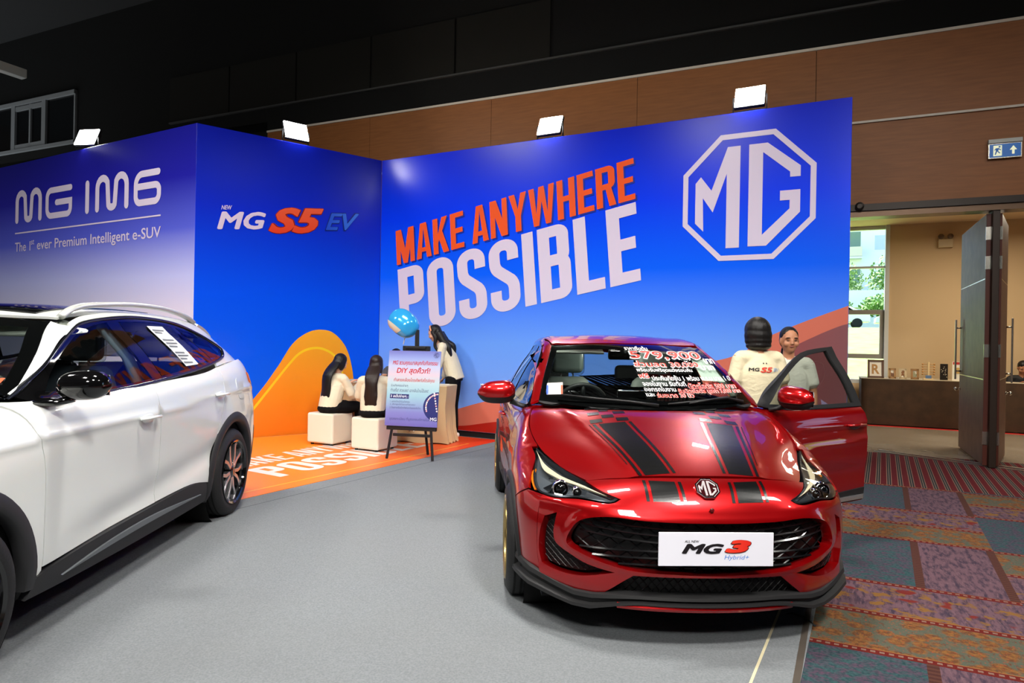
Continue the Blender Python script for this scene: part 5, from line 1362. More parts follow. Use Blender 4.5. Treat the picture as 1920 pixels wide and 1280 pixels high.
for a in (0, 180, 270): MB().tube([(.05*math.cos(math.radians(a)), .05*math.sin(math.radians(a)), 0), (.17*math.cos(math.radians(a)), .17*math.sin(math.radians(a)), 0)], .016, 8).build('wheel_spoke', mat('sw_dark'), sw, True)
MB().box((0, 1.96, 1.345), (.24, .035, .075)).build('rear_view_mirror', GLOSSB, RC, bev=.015)
MB().box((-.36, 2.02, 1.375), (.42, .14, .015), rx=.35).build('sun_visor', mat('headliner', (150, 158, 150), .8), RC, bev=.006); MB().box((.36, 2.02, 1.375), (.42, .14, .015), rx=.35).build('sun_visor', mat('headliner'), RC, bev=.006)
panel('headliner', R_HOUSE, 'T', sym([(0,2.0,'c'), (-.53,2.1,'c'), (-.53,3.4,'c'), (0,3.45,'c')]), mat('headliner'), RC, off=-.03, step=.12, th=.004)
for s in (-1, 1): MB().tube([(s*.66, 1.42, 1.08), (s*.60, 1.75, 1.25), (s*.53, 2.08, 1.385)], .028, 8).build('pillar_trim', mat('pillar_trim', (176, 184, 170), .7), RC, True)
MB().box((0, 2.4, .60), (.24, .9, .28)).build('centre_console', mat('dash_grey'), RC, bev=.03)
# ---- lettering on the windshield
WRED = mat('ws_red', (226, 52, 40), .5); WWHT = mat('ws_white', (240, 240, 238), .5)
def ws_word(s, box, m, fat=0., under=False, off=0.):
    v, f = text_mesh(s, 1., off, 0., fat=fat); v = fit(v, box)
    shell_decal('windshield_lettering', R_HOUSE, 'F', v, f, m, bpy.data.objects['windshield'], .010 if not under else .007)
ws_word('ราคาเริ่มต้น', (-.040,1.374,.128,1.402), WWHT, .012)
for m_, ft, un in ((WWHT, .05, True), (WRED, .012, False)): ws_word('579,900', (-.022-(.008 if un else 0),1.312-(.005 if un else 0),.505+(.008 if un else 0),1.369+(.005 if un else 0)), m_, ft, un)
ws_word('บาท', (.512,1.288,.590,1.322), WWHT, .03)
for m_, ft, un in ((WWHT, .045, True), (WRED, .01, False)): ws_word('ส่วนลด 30,000', (-.022-(.006 if un else 0),1.262-(.004 if un else 0),.445+(.006 if un else 0),1.303+(.004 if un else 0)), m_, ft, un)
ws_word('บาท', (.452,1.246,.560,1.277), WWHT, .03)
ws_word('พร้อมรับฟรีชุดแต่งรอบคัน', (-.024,1.228,.372,1.259), WWHT, .012)
ws_word('ฟรี', (-.028,1.194,.045,1.228), WWHT, .07, True); ws_word('ฟรี', (-.026,1.196,.043,1.226), WRED, .02)
ws_word('ประกันภัยชั้น 1 พร้อม พ.ร.บ นาน 1 ปี', (.056,1.182,.630,1.214), WWHT, .012)
ws_word('จองในงาน รับทันที', (-.024,1.150,.268,1.180), WWHT, .012)
for m_, ft, un in ((WWHT, .04, True), (WRED, .006, False)):
    ws_word('บัตรโลตัส 500 บาท', (.280,1.136,.640,1.172), m_, ft, un); ws_word('รับบัตรโลตัส มูลค่า 3,000 บาท', (.192,1.104,.655,1.140), m_, ft, un); ws_word('ร่มขนาด 30 นิ้ว', (.038,1.088,.285,1.116), m_, ft, un)
ws_word('ออกรถในงาน', (-.028,1.120,.180,1.148), WWHT, .012); ws_word('และ', (-.030,1.092,.025,1.110), WWHT, .012)
WSO = bpy.data.objects['windshield']
def ws_quad(name, pts, m, off):
    N = 6; v = []; f = []
    for i in range(N+1):
        for j in range(N+1):
            a, b = i/N, j/N; p = [(pts[0][k]*(1-a)+pts[1][k]*a)*(1-b)+(pts[3][k]*(1-a)+pts[2][k]*a)*b for k in (0, 1)]; v.append((p[0], p[1], 0))
    for i in range(N):
        for j in range(N): k = i*(N+1)+j; f.append((k, k+N+1, k+N+2, k+1))
    return shell_decal(name, R_HOUSE, 'F', v, f, m, WSO, off)
ws_quad('sticker', [(-.643,1.087), (-.542,1.093), (-.528,1.161), (-.628,1.153)], mat('sticker_white', (236, 226, 222), .5), .006)
ws_quad('sticker_edge', [(-.643,1.087), (-.631,1.088), (-.622,1.140), (-.634,1.139)], mat('sticker_blue', (60, 90, 200), .5), .008)
ws_quad('sticker_edge', [(-.554,1.092), (-.542,1.093), (-.532,1.145), (-.544,1.144)], mat('sticker_red', (220, 80, 50), .5), .008)
ws_quad('sticker_panel', [(-.615,1.096), (-.565,1.099), (-.556,1.134), (-.606,1.131)], mat('sticker_grey', (190, 188, 190), .5), .008)
ws_quad('paper_sheet', [(.430,1.200), (.600,1.190), (.560,1.330), (.440,1.335)], mat('sheet', (200, 210, 200), .7), -.012)
# dealer strip on the rear side glass
panel('window_sticker', R_HOUSE, 'S', [(2.42,1.355,'c'), (2.46,1.355,'c'), (3.0,1.10,'c'), (2.96,1.10,'c')], mat('sticker_pale', (190, 214, 240), .5), RC, step=.05, off=.003, th=.001)
# dome lamp, unseen, put in to brighten the dark cabin
dm = MB().box((0, 2.35, 1.437), (.16, .10, .016)).build('added_dome_lamp', mat('added_dome', (255, 244, 224), .4, emit=(255, 240, 214), estr=6.), RC, bev=.004)
dld = bpy.data.lights.new('added_dome_light', 'POINT'); dld.energy = 5.; dld.shadow_soft_size = .06; dld.color = (1, .93, .84)
dlo_ = bpy.data.objects.new('added_dome_light', dld); COL.objects.link(dlo_); dlo_.parent = RC; dlo_.location = (0, 2.2, 1.36)
MB().box((0, 3.56, 1.015), (1.15, .50, .02)).build('parcel_shelf', mat('dash_grey'), RC, bev=.006)
# ------------------------------------------------------------------ white sport utility car
SC_O = Vector((-2.957, 1.588, 0)); SC_RZ = math.atan2(.048, .9988)
SY = [.45, .65, .90, 1.25, 1.8, 2.5, 3.2, 3.75, 4.2, 4.42]
sW = [[.78,.84,.86,.86,.85,.85,.86,.86,.84,.74], [.83,.88,.905,.895,.885,.885,.90,.905,.88,.78], [.86,.90,.918,.905,.893,.893,.908,.92,.89,.80],
      [.86,.90,.915,.908,.900,.902,.912,.922,.89,.81], [.82,.875,.893,.895,.905,.91,.912,.902,.865,.79], [.72,.78,.80,.805,.835,.85,.845,.815,.775,.70]]
sZ = [[.20]*10, [.34]*10, [.52]*10, [.74]*10, [.84,.88,.91,.94,.95,.96,.98,1.0,1.0,1.0], [.90,.97,1.03,1.10,1.12,1.13,1.16,1.20,1.235,1.21]]
sYY = [[.42,.62]+SY[2:9]+[4.30], [.40,.62]+SY[2:9]+[4.38], [.42,.63]+SY[2:9]+[4.44], [.44,.65]+SY[2:9]+[4.44], [.50,.70]+SY[2:9]+[4.38], [.60,.80,1.0,1.32]+SY[4:9]+[4.30]]
def s_front(c, k): return [.08,.03,.0,.0,.06,.17][k]+[0,.04,.15][c], [.20,.34,.52,.74,.86,.94][k]
def s_rear(c, k): return [4.36,4.44,4.49,4.49,4.44,4.36][k]+[0,-.01,-.05][c], [.22,.34,.52,.74,1.0,1.22][k]
def s_crown(c, s):
    zc = [0,1.0,1.06,1.11,1.14,1.15,1.18,1.22,1.25,0][s]; yc = [0,.45,.76,1.08,1.75,2.5,3.2,3.75,4.23,0][s]; e = sZ[5][s]; ye = sYY[5][s]; f = FRC[c]
    return yc+(ye-yc)*f**2.2, e+(zc-e)*(1-f**2.6)
S_BODY = Shell(*box_cage(sW, sZ, sYY, FRC, s_front, s_rear, s_crown))
rows = []
for cz, ez, bz in [((1.05,1.105),(.775,1.43,1.125),(.812,1.47,1.095)), ((1.45,1.335),(.695,1.74,1.335),(.835,1.85,1.10)), ((1.88,1.535),(.618,2.06,1.512),(.85,2.2,1.11)), ((2.5,1.60),(.605,2.6,1.566),(.855,2.6,1.12)),
                   ((3.2,1.60),(.600,3.2,1.562),(.85,3.2,1.15)), ((3.85,1.565),(.592,3.72,1.525),(.825,3.72,1.19)), ((4.12,1.46),(.605,4.0,1.425),(.79,4.05,1.22)), ((4.40,1.23),(.66,4.27,1.23),(.735,4.3,1.20))]:
    e = Vector(ez); b = Vector(bz); c = Vector((0, *cz)); r = [tuple(c)]
    for f in (.4, .75): r.append((e.x*f, c.y+(e.y-c.y)*f**2, c.z+(e.z-c.z)*f**2.5))
    r.append(tuple(e)); mid = (e+b)/2; mid.x += .015; r.append(tuple(e*.78+b*.22)); r.append(tuple(mid)); r.append(tuple(b)); rows.append(r)
S_HOUSE = Shell(*house_cage(rows))
SUV = thing('suv_car', 'white electric sport utility car with black cladding and roof rails', 'car', tuple(SC_O), SC_RZ)
WHT = mat('white_paint', (228, 231, 227), rough=.28, coat=1., coatr=.02)
SFY, SRY, SWZ, SAR = .90, 3.74, .345, .405
def both(n, sh, pr, poly, m, **k): return panel(n, sh, pr, poly, m, SUV, mirror='both', **k)
def flank(y, z): # body sculpting: shoulder line and a concave swoosh low on the doors
    k = .010*math.exp(-((z-(.955+.012*(y-1.4)))/.02)**2)
    t = .40+.20*max(0, (y-1.6)/1.9)**1.4
    k += -.022*math.exp(-((z-t)/.09)**2)*max(0, min(1, (y-1.5)/.5))*max(0, min(1, (3.75-y)/.5))
    return k
def fl(n, poly, step=.035): return fd_panel(n, S_BODY, 'S', poly, WHT, SUV, flank, step=step, mirror='both')
fl('fender', [(.72,.955,'c'), (.85,1.0), (1.0,1.035), (1.20,1.085), (1.275,1.115,'c'), (1.354,1.015), (1.416,.80), (1.421,.345,'c'), (1.36,.30,'c')] + circle(SFY, SWZ, .475, -4, 142, 24)[1:-1] + [(SFY+.475*math.cos(math.radians(144)), SWZ+.475*math.sin(math.radians(144)), 'c')])
fl('front_door', [(1.30,1.118,'c'), (1.360,1.015), (1.422,.80), (1.427,.36,'c'), (1.75,.366), (2.511,.392,'c'), (2.515,.75), (2.481,1.05), (2.463,1.128,'c'), (1.8,1.108)], .04)
fl('rear_door', [(2.469,1.130,'c'), (2.487,1.05), (2.521,.75), (2.517,.394,'c'), (2.98,.402), (3.262,.36,'c')] + circle(SRY, SWZ, .474, 178, 135, 8)[1:-1] + [(3.398,.692,'c'), (3.50,.90), (3.56,1.10), (3.57,1.185,'c'), (3.2,1.152)], .04)
fl('quarter_panel', [(3.576,1.187,'c'), (3.566,1.10), (3.506,.90), (3.405,.693,'c')] + circle(SRY, SWZ, .475, 133, -2, 20)[1:-1] + [(4.30,.33,'c'), (4.345,.60), (4.33,.90), (4.27,1.08), (4.20,1.235,'c'), (3.9,1.215)], .04)
CLAD = mat('cladding', (34, 34, 36), .6)
arch_flare('arch_cladding', S_BODY, SFY, SWZ, SAR, .482, -8, 208, .012, CLAD, SUV); arch_flare('arch_cladding', S_BODY, SRY, SWZ, SAR, .482, -28, 208, .012, CLAD, SUV)
both('sill_cladding', S_BODY, 'S', [(1.33,.24,'c'), (1.385,.33,'c'), (1.75,.360), (2.5,.386), (2.98,.398), (3.22,.365,'c'), (3.29,.22,'c'), (2.5,.205), (1.8,.215)], CLAD, off=.008, step=.05, th=.03)
both('sill_accent', S_BODY, 'S', [(1.58,.272,'c'), (2.02,.318), (2.52,.330), (3.14,.300,'c'), (2.52,.298), (2.02,.288)], mat('accent_grey', (116, 120, 124), .35, .4), off=.018, step=.04)
both('bumper_side', S_BODY, 'S', [(SFY+.475*math.cos(math.radians(146)), SWZ+.475*math.sin(math.radians(146)), 'c'), (.44,.70), (.43,.36,'c')] + circle(SFY, SWZ, .475, 182, 148, 8)[1:-1], WHT, step=.04)
both('rear_bumper_side', S_BODY, 'S', [(4.305,.33,'c'), (4.35,.62,'c'), (4.43,.62), (4.42,.34,'c')], CLAD, step=.04, off=.004)
panel('front_bumper', S_BODY, 'F', sym([(0,.86,'c'), (-.5,.86), (-.80,.80,'c'), (-.84,.6), (-.82,.32,'c'), (0,.28,'c')]), WHT, SUV, step=.06)
both('front_corner', S_BODY, 'D', [(-1.12,1.0,'c'), (-.80,.985), (-.38,.95,'c'), (-.38,.70,'c'), (-.82,.68,'c'), (-1.0,.80)], WHT, off=-.005, step=.04)
panel('lower_intake', S_BODY, 'F', sym([(0,.50,'c'), (-.55,.48,'c'), (-.62,.34,'c'), (0,.30,'c')]), CLAD, SUV, step=.08, off=.006)
both('headlight', S_BODY, 'D', [(-1.02,.90,'c'), (-.62,.84,'c'), (-.58,.78,'c'), (-.95,.80,'c')], GLOSSB, off=.006, step=.04)
panel('hood', S_BODY, 'T', sym([(0,.19,'c'), (-.4,.24), (-.66,.50,'c'), (-.76,.80), (-.79,1.05), (-.775,1.36,'c'), (-.5,1.16), (0,1.04,'c')]), WHT, SUV, step=.06)
panel('tailgate', S_BODY, 'B', sym([(0,1.20,'c'), (-.64,1.19,'c'), (-.72,.9), (-.72,.62,'c'), (0,.60,'c')]), WHT, SUV, step=.07)
panel('rear_bumper', S_BODY, 'B', sym([(0,.58,'c'), (-.76,.60,'c'), (-.74,.28,'c'), (0,.26,'c')]), CLAD, SUV, step=.08)
both('tail_lamp', S_BODY, 'S', [(4.20,1.12,'c'), (4.36,1.06,'c'), (4.37,.98,'c'), (4.22,1.04,'c')], mat('tail_amber', (170, 60, 30), .15, coat=1.), off=.008, step=.04)
both('fuel_flap', S_BODY, 'S', [(3.84,1.08), (3.99,1.06), (4.01,.93), (3.86,.93)], WHT, off=.003, step=.04, th=.006)
# greenhouse
SG = glass_mat('suv_glass', (206, 214, 216), .045); SP = glass_mat('suv_privacy', (128, 136, 150), .07)
panel('windshield', S_HOUSE, 'F', sym([(0,1.115,'c'), (-.4,1.118), (-.735,1.145,'c'), (-.66,1.34), (-.578,1.490,'c'), (-.3,1.512), (0,1.517,'c')]), GLS, SUV, step=.06, th=.004)
panel('windshield_border', S_HOUSE, 'F', sym([(0,1.112,'c'), (-.4,1.115), (-.74,1.142,'c'), (-.664,1.34), (-.580,1.493,'c'), (-.3,1.515), (0,1.520,'c')]), GLOSSB, SUV, step=.05, off=-.004, th=.002, holes=[sym([(0,1.17,'c'), (-.4,1.172), (-.675,1.19,'c'), (-.61,1.34), (-.535,1.462,'c'), (-.3,1.478), (0,1.482,'c')])])
dlo = [(1.40,1.120,'c'), (1.66,1.262), (1.95,1.413), (2.15,1.490), (2.55,1.532), (2.93,1.537), (3.33,1.508), (3.70,1.428), (3.93,1.325,'c'), (3.80,1.262), (3.27,1.195), (2.47,1.138), (1.89,1.118)]
ap = curve_on(S_HOUSE, 'S', [(1.43,1.150), (1.66,1.272), (1.95,1.423), (2.06,1.468)])
both('windshield_pillar', S_HOUSE, 'F', [(-.742,1.142,'c'), (-.666,1.34), (-.582,1.494,'c'), (ap[3].x, ap[3].z, 'c'), (ap[2].x, ap[2].z), (ap[1].x, ap[1].z), (ap[0].x, ap[0].z, 'c')], WHT, step=.02)
w1 = [(1.58,1.150,'c'), (1.76,1.275), (2.0,1.405), (2.18,1.470), (2.385,1.503,'c'), (2.47,1.35), (2.555,1.160,'c'), (2.1,1.140)]
w2 = [(2.68,1.168,'c'), (2.60,1.35), (2.52,1.510,'c'), (2.93,1.516), (3.21,1.498,'c'), (3.36,1.36), (3.50,1.235,'c'), (3.2,1.205)]
w3 = [(3.575,1.250,'c'), (3.43,1.37), (3.285,1.488,'c'), (3.48,1.460), (3.70,1.405), (3.885,1.325,'c'), (3.76,1.275)]
both('side_window_surround', S_HOUSE, 'S', dlo, GLOSSB, step=.05, off=-.006, holes=[w1, w2, w3])
both('front_side_window', S_HOUSE, 'S', w1, SG, step=.06, off=-.004, th=.003); both('rear_side_window', S_HOUSE, 'S', w2, SP, step=.06, off=-.004, th=.003); both('quarter_window', S_HOUSE, 'S', w3, SP, step=.06, off=-.004, th=.003)
surf_line('window_trim', S_HOUSE, 'S', [(p[0], p[1]+.004) for p in dlo[:9]], .016, .006, mat('trim_dark', (60, 64, 76), .15, .9), SUV, mirror='both')
surf_line('window_trim', S_HOUSE, 'S', [dlo[8][:2], (3.80,1.258), (3.27,1.190), (2.47,1.133), (1.89,1.112), (1.42,1.112)], .018, .006, mat('trim_dark'), SUV, mirror='both')
both('roof_side', S_HOUSE, 'S', [(2.03,1.462,'c'), (2.15,1.503), (2.55,1.546), (2.93,1.551), (3.33,1.521), (3.70,1.441), (3.95,1.335,'c'), (4.06,1.36,'c'), (3.85,1.46), (3.6,1.528), (3.2,1.562), (2.6,1.566), (2.2,1.535), (2.02,1.49,'c')], WHT, step=.03)
panel('roof', S_HOUSE, 'T', sym([(0,1.87,'c'), (-.3,1.91), (-.575,2.02,'c'), (-.605,2.3), (-.608,2.6), (-.602,3.2), (-.598,3.75,'c'), (-.3,3.86), (0,3.88,'c')]), WHT, SUV, step=.07)
panel('sunroof', S_HOUSE, 'T', sym([(0,1.95,'c'), (-.46,2.02,'c'), (-.48,3.2,'c'), (0,3.3,'c')]), GLOSSB, SUV, step=.08, off=.008, th=.008)
panel('spoiler', S_HOUSE, 'T', sym([(0,3.89,'c'), (-.3,3.87), (-.60,3.76,'c'), (-.60,4.02,'c'), (-.3,4.12), (0,4.14,'c')]), WHT, SUV, step=.06, off=.012, th=.04)
both('rear_pillar', S_HOUSE, 'S', [(3.945,1.325,'c'), (3.81,1.255), (3.60,1.222,'c'), (3.60,1.195,'c'), (3.9,1.22), (4.24,1.225,'c'), (4.16,1.32), (4.07,1.40,'c')], WHT, step=.03)
panel('rear_window', S_HOUSE, 'B', sym([(0,1.45,'c'), (-.50,1.43,'c'), (-.60,1.25,'c'), (0,1.24,'c')]), SP, SUV, step=.08)
# roof rails
for s in (-1, 1):
    pts = catmull([(s*.585,2.03,1.520), (s*.592,2.12,1.568), (s*.594,2.30,1.598), (s*.596,2.74,1.624), (s*.594,3.18,1.618), (s*.586,3.55,1.580), (s*.580,3.72,1.536)], 5)
    MB().tube(pts, [(.026, .017)]*len(pts), 10).build('roof_rail', mat('rail_silver', (206, 208, 204), .3, .4), SUV, True)
# door handles and mirrors, wheels
for s in (1, -1):
    handle(2.33, .935, sg=s, m=WHT, shell=S_BODY, par=SUV); handle(3.43, .985, sg=s, m=WHT, shell=S_BODY, par=SUV)
    q = empty('door_mirror'); q.parent = SUV; rows = []
    for t in [i/14 for i in range(15)]:
        x = .88+.24*t; k = (max(.02, 1-abs(2*t-.95)**3.0))**.5
        rows.append([(-s*x, 1.54+(-.10*k if math.cos(a) > 0 else -.035*k)*abs(math.cos(a))**.8+.02, 1.18+.010*t+.072*k*math.sin(a)) for a in [2*PI*i/28 for i in range(28)]])
    MB().grid(rows, True, True, True).build('mirror_cap', GLOSSB, q, True)
    MB().tube([(-s*.96,1.53,1.125), (-s*.90,1.51,1.105), (-s*.815,1.50,1.105)], [(.03,.02),(.04,.018),(.05,.02)], 10).build('mirror_arm', GLOSSB, q, True)
    MB().box((-s*1.0, 1.575, 1.185), (.20, .006, .10)).build('mirror_glass', CHROME, q, bev=.002)
ALLOY = mat('alloy', (190, 190, 192), .25, .9)
for x, y, s in ((-.815, SFY, -1), (.815, SFY, 1), (-.815, SRY, -1), (.815, SRY, 1)): wheel(SUV, x, y, .345, .22, .248, ALLOY, 5, 'blade', s)
core = Shell(*box_cage([[w-.07 for w in r] for r in sW], [[min(z, .98) if k else .22 for z in r] for k, r in enumerate(sZ)], [[y+.08 if i < 2 else y-(.06 if i > 8 else 0) for i, y in enumerate(r)] for r in sYY], FRC, lambda c, k: (s_front(c, k)[0]+.08, s_front(c, k)[1]-.03), lambda c, k: (s_rear(c, k)[0]-.08, min(.98, s_rear(c, k)[1]-.02)), lambda c, s: (s_crown(c, s)[0], min(.9 if s > 3 else 2, s_crown(c, s)[1]-.05))), level=2, fitn=2)
cut = lambda p: any((p.y-cy)**2+(p.z-SWZ)**2 < (SAR+.01)**2 and abs(p.x) > .52 for cy in (SFY, SRY))
me = bpy.data.meshes.new('inner_body'); me.from_pydata(core.v, [], [q for q in core.q if not all(cut(core.v[i]) for i in q)]); link('inner_body', me, UNDER, SUV, True)
MB().box((0, 2.2, .21), (1.5, 3.8, .04)).build('floor_pan', UNDER, SUV)
for cy in (SFY, SRY):
    for s in (-1, 1): MB().lathe([(.05, 0), (SAR+.02, 0), (SAR+.02, .27)], 32, Matrix.Translation((s*.58, cy, SWZ)) @ Matrix.Rotation(s*PI/2, 4, 'Y'), False).build('wheel_housing', UNDER, SUV, True)
# interior
SST = mat('suv_seat', (70, 78, 86), .5)
for x in (-.38, .38): seat(SUV, x, 2.12, .50, SST, plastic=PLASTIC, w=.52)
for x in (-.38, .38): seat(SUV, x, 3.02, .50, mat('suv_seat_dark', (40, 44, 52), .6), w=.56)
MB().box((0, 1.55, .98), (1.45, .42, .20)).build('dashboard', mat('dash_grey'), SUV, bev=.06, seg=3)
sw = empty('steering_wheel', (.38, 1.80, 1.06)); sw.parent = SUV; sw.rotation_euler = (math.radians(-66), 0, 0)
MB().grid([[((.18+.016*math.cos(b))*math.cos(a), (.18+.016*math.cos(b))*math.sin(a), .016*math.sin(b)) for b in [2*PI*i/8 for i in range(8)]] for a in [2*PI*i/28 for i in range(29)]], True).build('wheel_rim', mat('sw_dark'), sw, True)
MB().box((0, 0, -.01), (.34, .07, .04)).build('airbag_hub', mat('sw_hub'), sw, bev=.02)
panel('headliner', S_HOUSE, 'T', sym([(0,2.0,'c'), (-.55,2.12,'c'), (-.55,3.6,'c'), (0,3.7,'c')]), mat('headliner'), SUV, off=-.03, step=.12, th=.004)
for s in (-1, 1):
    MB().tube([(s*.74,2.62,1.06), (s*.675,2.55,1.30), (s*.575,2.44,1.49)], [(.03,.05)]*3, 8).build('pillar_trim', mat('pale_trim_blue', (150, 170, 184), .6), SUV, True)
    MB().tube([(s*.70,1.60,1.16), (s*.63,1.85,1.36), (s*.56,2.10,1.48)], .03, 8).build('pillar_trim', mat('pillar_trim'), SUV, True)
MB().box((.30, 2.08, 1.44), (.42, .15, .015), rx=.35).build('sun_visor', mat('headliner'), SUV, bev=.006)
# price sheet inside the rear window, sticker at the windshield edge
ps = panel('price_sheet', S_HOUSE, 'S', [(2.83,1.488,'c'), (3.05,1.488,'c'), (3.27,1.222,'c'), (3.06,1.215,'c')], mat('sheet_white', (230, 232, 232), .6), SUV, mirror='flip', step=.05, off=.004, th=.001)
for i, (t, w_) in enumerate(((.06,.8), (.12,.5), (.30,.8), (.38,.8), (.46,.6), (.62,.7), (.70,.8), (.78,.5), (.88,.7))):
    a = (2.86+.21*t, 1.482-.268*t); v = [(a[0], a[1], 0), (a[0]+.20*w_, a[1]-.004, 0), (a[0]+.20*w_+.006, a[1]-.014, 0), (a[0]+.006, a[1]-.012, 0)]
    shell_decal('printed_row', S_HOUSE, 'R', [(p[0], p[1], 0) for p in v], [(0,1,2,3)], mat('print_grey', (110, 114, 120), .6), ps, .006)
st = panel('windshield_sticker', S_HOUSE, 'F', [(.615,1.178,'c'), (.668,1.181,'c'), (.664,1.215,'c'), (.613,1.212,'c')], mat('sticker_orange', (228, 84, 40), .5), SUV, step=.04, off=.003, th=.001)
# ------------------------------------------------------------------ people
SKIN = mat('skin', (214, 164, 132), rough=.5, sub=.05); SKIN_D = mat('skin_tan', (176, 120, 88), rough=.5)
def hairmat(name, c1, c2):
    m = mat(name, c1, rough=.42, spec=.4); nt, N, M, mix = nodes(m)
    tc = N('ShaderNodeTexCoord'); mp = N('ShaderNodeMapping'); mp.inputs['Scale'].default_value = (120, 120, 5); nt.links.new(tc.outputs['Object'], mp.inputs[0])
    n = N('ShaderNodeTexNoise'); n.inputs['Scale'].default_value = 1; n.inputs['Detail'].default_value = 4; nt.links.new(mp.outputs[0], n.inputs[0])
    nt.links.new(mix(n.outputs['Fac'], c1, c2), nt.nodes['Principled BSDF'].inputs['Base Color'])
    bp_ = N('ShaderNodeBump'); bp_.inputs['Strength'].default_value = .5; bp_.inputs['Distance'].default_value = .006; nt.links.new(n.outputs['Fac'], bp_.inputs['Height']); nt.links.new(bp_.outputs[0], nt.nodes['Principled BSDF'].inputs['Normal'])
    return m
HAIR = hairmat('black_hair', (8, 7, 7), (24, 20, 18)); HAIRB = hairmat('brown_hair', (18, 11, 8), (46, 28, 20))
def clothmat(name, c):
    m = mat(name, c, rough=.9, spec=.15); nt, N, M, mix = nodes(m); tc = N('ShaderNodeTexCoord')
    mp = N('ShaderNodeMapping'); mp.inputs['Scale'].default_value = (9, 9, 16); nt.links.new(tc.outputs['Object'], mp.inputs[0])
    n = N('ShaderNodeTexNoise'); n.inputs['Scale'].default_value = 1; n.inputs['Detail'].default_value = 2; n.inputs['Distortion'].default_value = 1.2; nt.links.new(mp.outputs[0], n.inputs[0])
    bp_ = N('ShaderNodeBump'); bp_.inputs['Strength'].default_value = .30; bp_.inputs['Distance'].default_value = .025; nt.links.new(n.outputs['Fac'], bp_.inputs['Height']); nt.links.new(bp_.outputs[0], nt.nodes['Principled BSDF'].inputs['Normal'])
    return m
CREAMK = clothmat('cream_knit', (224, 214, 188)); PANTS = clothmat('black_cotton', (18, 18, 20))
WTEE = clothmat('white_tee', (214, 202, 170)); SHOEW = mat('white_shoe', (226, 224, 216), .6)
def remesh(mb, name, m, parent, vox, sm=2, disp=0.):
    me = bpy.data.meshes.new(name); me.from_pydata(mb.v, [], mb.f); fixn(me)
    o = bpy.data.objects.new(name, me); COL.objects.link(o)
    md = o.modifiers.new('r', 'REMESH'); md.mode = 'VOXEL'; md.voxel_size = vox
    if sm: ms = o.modifiers.new('s', 'SMOOTH'); ms.iterations = sm; ms.factor = .5
    dg = bpy.context.evaluated_depsgraph_get(); dg.update()
    new = bpy.data.meshes.new_from_object(o.evaluated_get(dg)); bpy.data.objects.remove(o); bpy.data.meshes.remove(me)
    new.name = name; new.materials.clear()
    return link(name, new, m, parent, True, fix=False)
def V3(*a): return Vector(a)
def cap(mb, a, b, ra, rb, seg=12):
    a, b = Vector(a), Vector(b); d = b-a; n = 4
    pts = [a-d.normalized()*ra*.7] + [a+d*i/n for i in range(n+1)] + [b+d.normalized()*rb*.7]
    mb.tube(pts, [ra*.55] + [ra+(rb-ra)*i/n for i in range(n+1)] + [rb*.55], seg)
def chain(mb, pts, rs, seg=12):
    P = catmull([Vector(p) for p in pts], 4); R = [p.x for p in catmull([(r, 0, 0) for r in rs], 4)]
    d0 = (P[0]-P[1]).normalized(); d1 = (P[-1]-P[-2]).normalized()
    mb.tube([P[0]+d0*R[0]*.6]+P+[P[-1]+d1*R[-1]*.6], [R[0]*.5]+R+[R[-1]*.5], seg)
def hand(mb, w, d, side, curl=.5, palm=Vector((0,0,-1))):
    "w wrist, d forward direction of the hand, palm normal"
    d = d.normalized(); n = (palm-d*palm.dot(d)).normalized(); s = d.cross(n).normalized()*side
    c = w+d*.045
    for k in range(5):
        q = w+d*(.012+.016*k); mb.ell(q, (.028+.004*min(k, 3), .028+.004*min(k, 3), .016), 10, 6) if False else None
    mb.tube([w-d*.01, w+d*.02, w+d*.05, w+d*.085], [(.022, .018), (.030, .016), (.036, .015), (.034, .012)], 12)
    for k in range(4):
        base = w+d*.08+s*(-.027+.018*k); ln = (.060, .072, .068, .054)[k]; a = 0.; p = base; pts = [p-d*.02, p]
        for j in range(3):
            a += curl*(.35+.25*j); p = p+(d*math.cos(a)+n*math.sin(a))*ln*(.42, .32, .26)[j]; pts.append(p)
        mb.tube(pts, [.0085, .0085, .008, .0072, .006], 8)
    b = w+d*.03-s*.028; t = (d*.7-s*.7+n*.25).normalized()
    mb.tube([b+s*.012, b, b+t*.03, b+(t+d*.5+n*curl*.4).normalized()*.055], [.012, .011, .010, .008], 8)
def head(mb, c, R, s=1.):
    "head at centre c, rotation R (facing local +y)"
    def E(p, r, seg=16, ring=12):
        q = MB().ell(p, r, seg, ring); mb.add([c+R @ (Vector(v)*s) for v in q.v], q.f)
    E((0, -.008, .022), (.074, .092, .092)); E((0, .018, -.035), (.060, .066, .078)); E((0, .038, -.075), (.036, .040, .036)); E((0, .0, -.04), (.066, .06, .06))
    E((0, .086, -.012), (.012, .014, .026), 10, 8); E((0, .092, -.026), (.017, .012, .010), 10, 8)
    for k in (-1, 1): E((k*.074, -.004, -.008), (.011, .02, .032), 10, 8); E((k*.04, .058, -.03), (.028, .024, .026), 10, 8); E((k*.034, .070, .024), (.026, .014, .010), 10, 8)
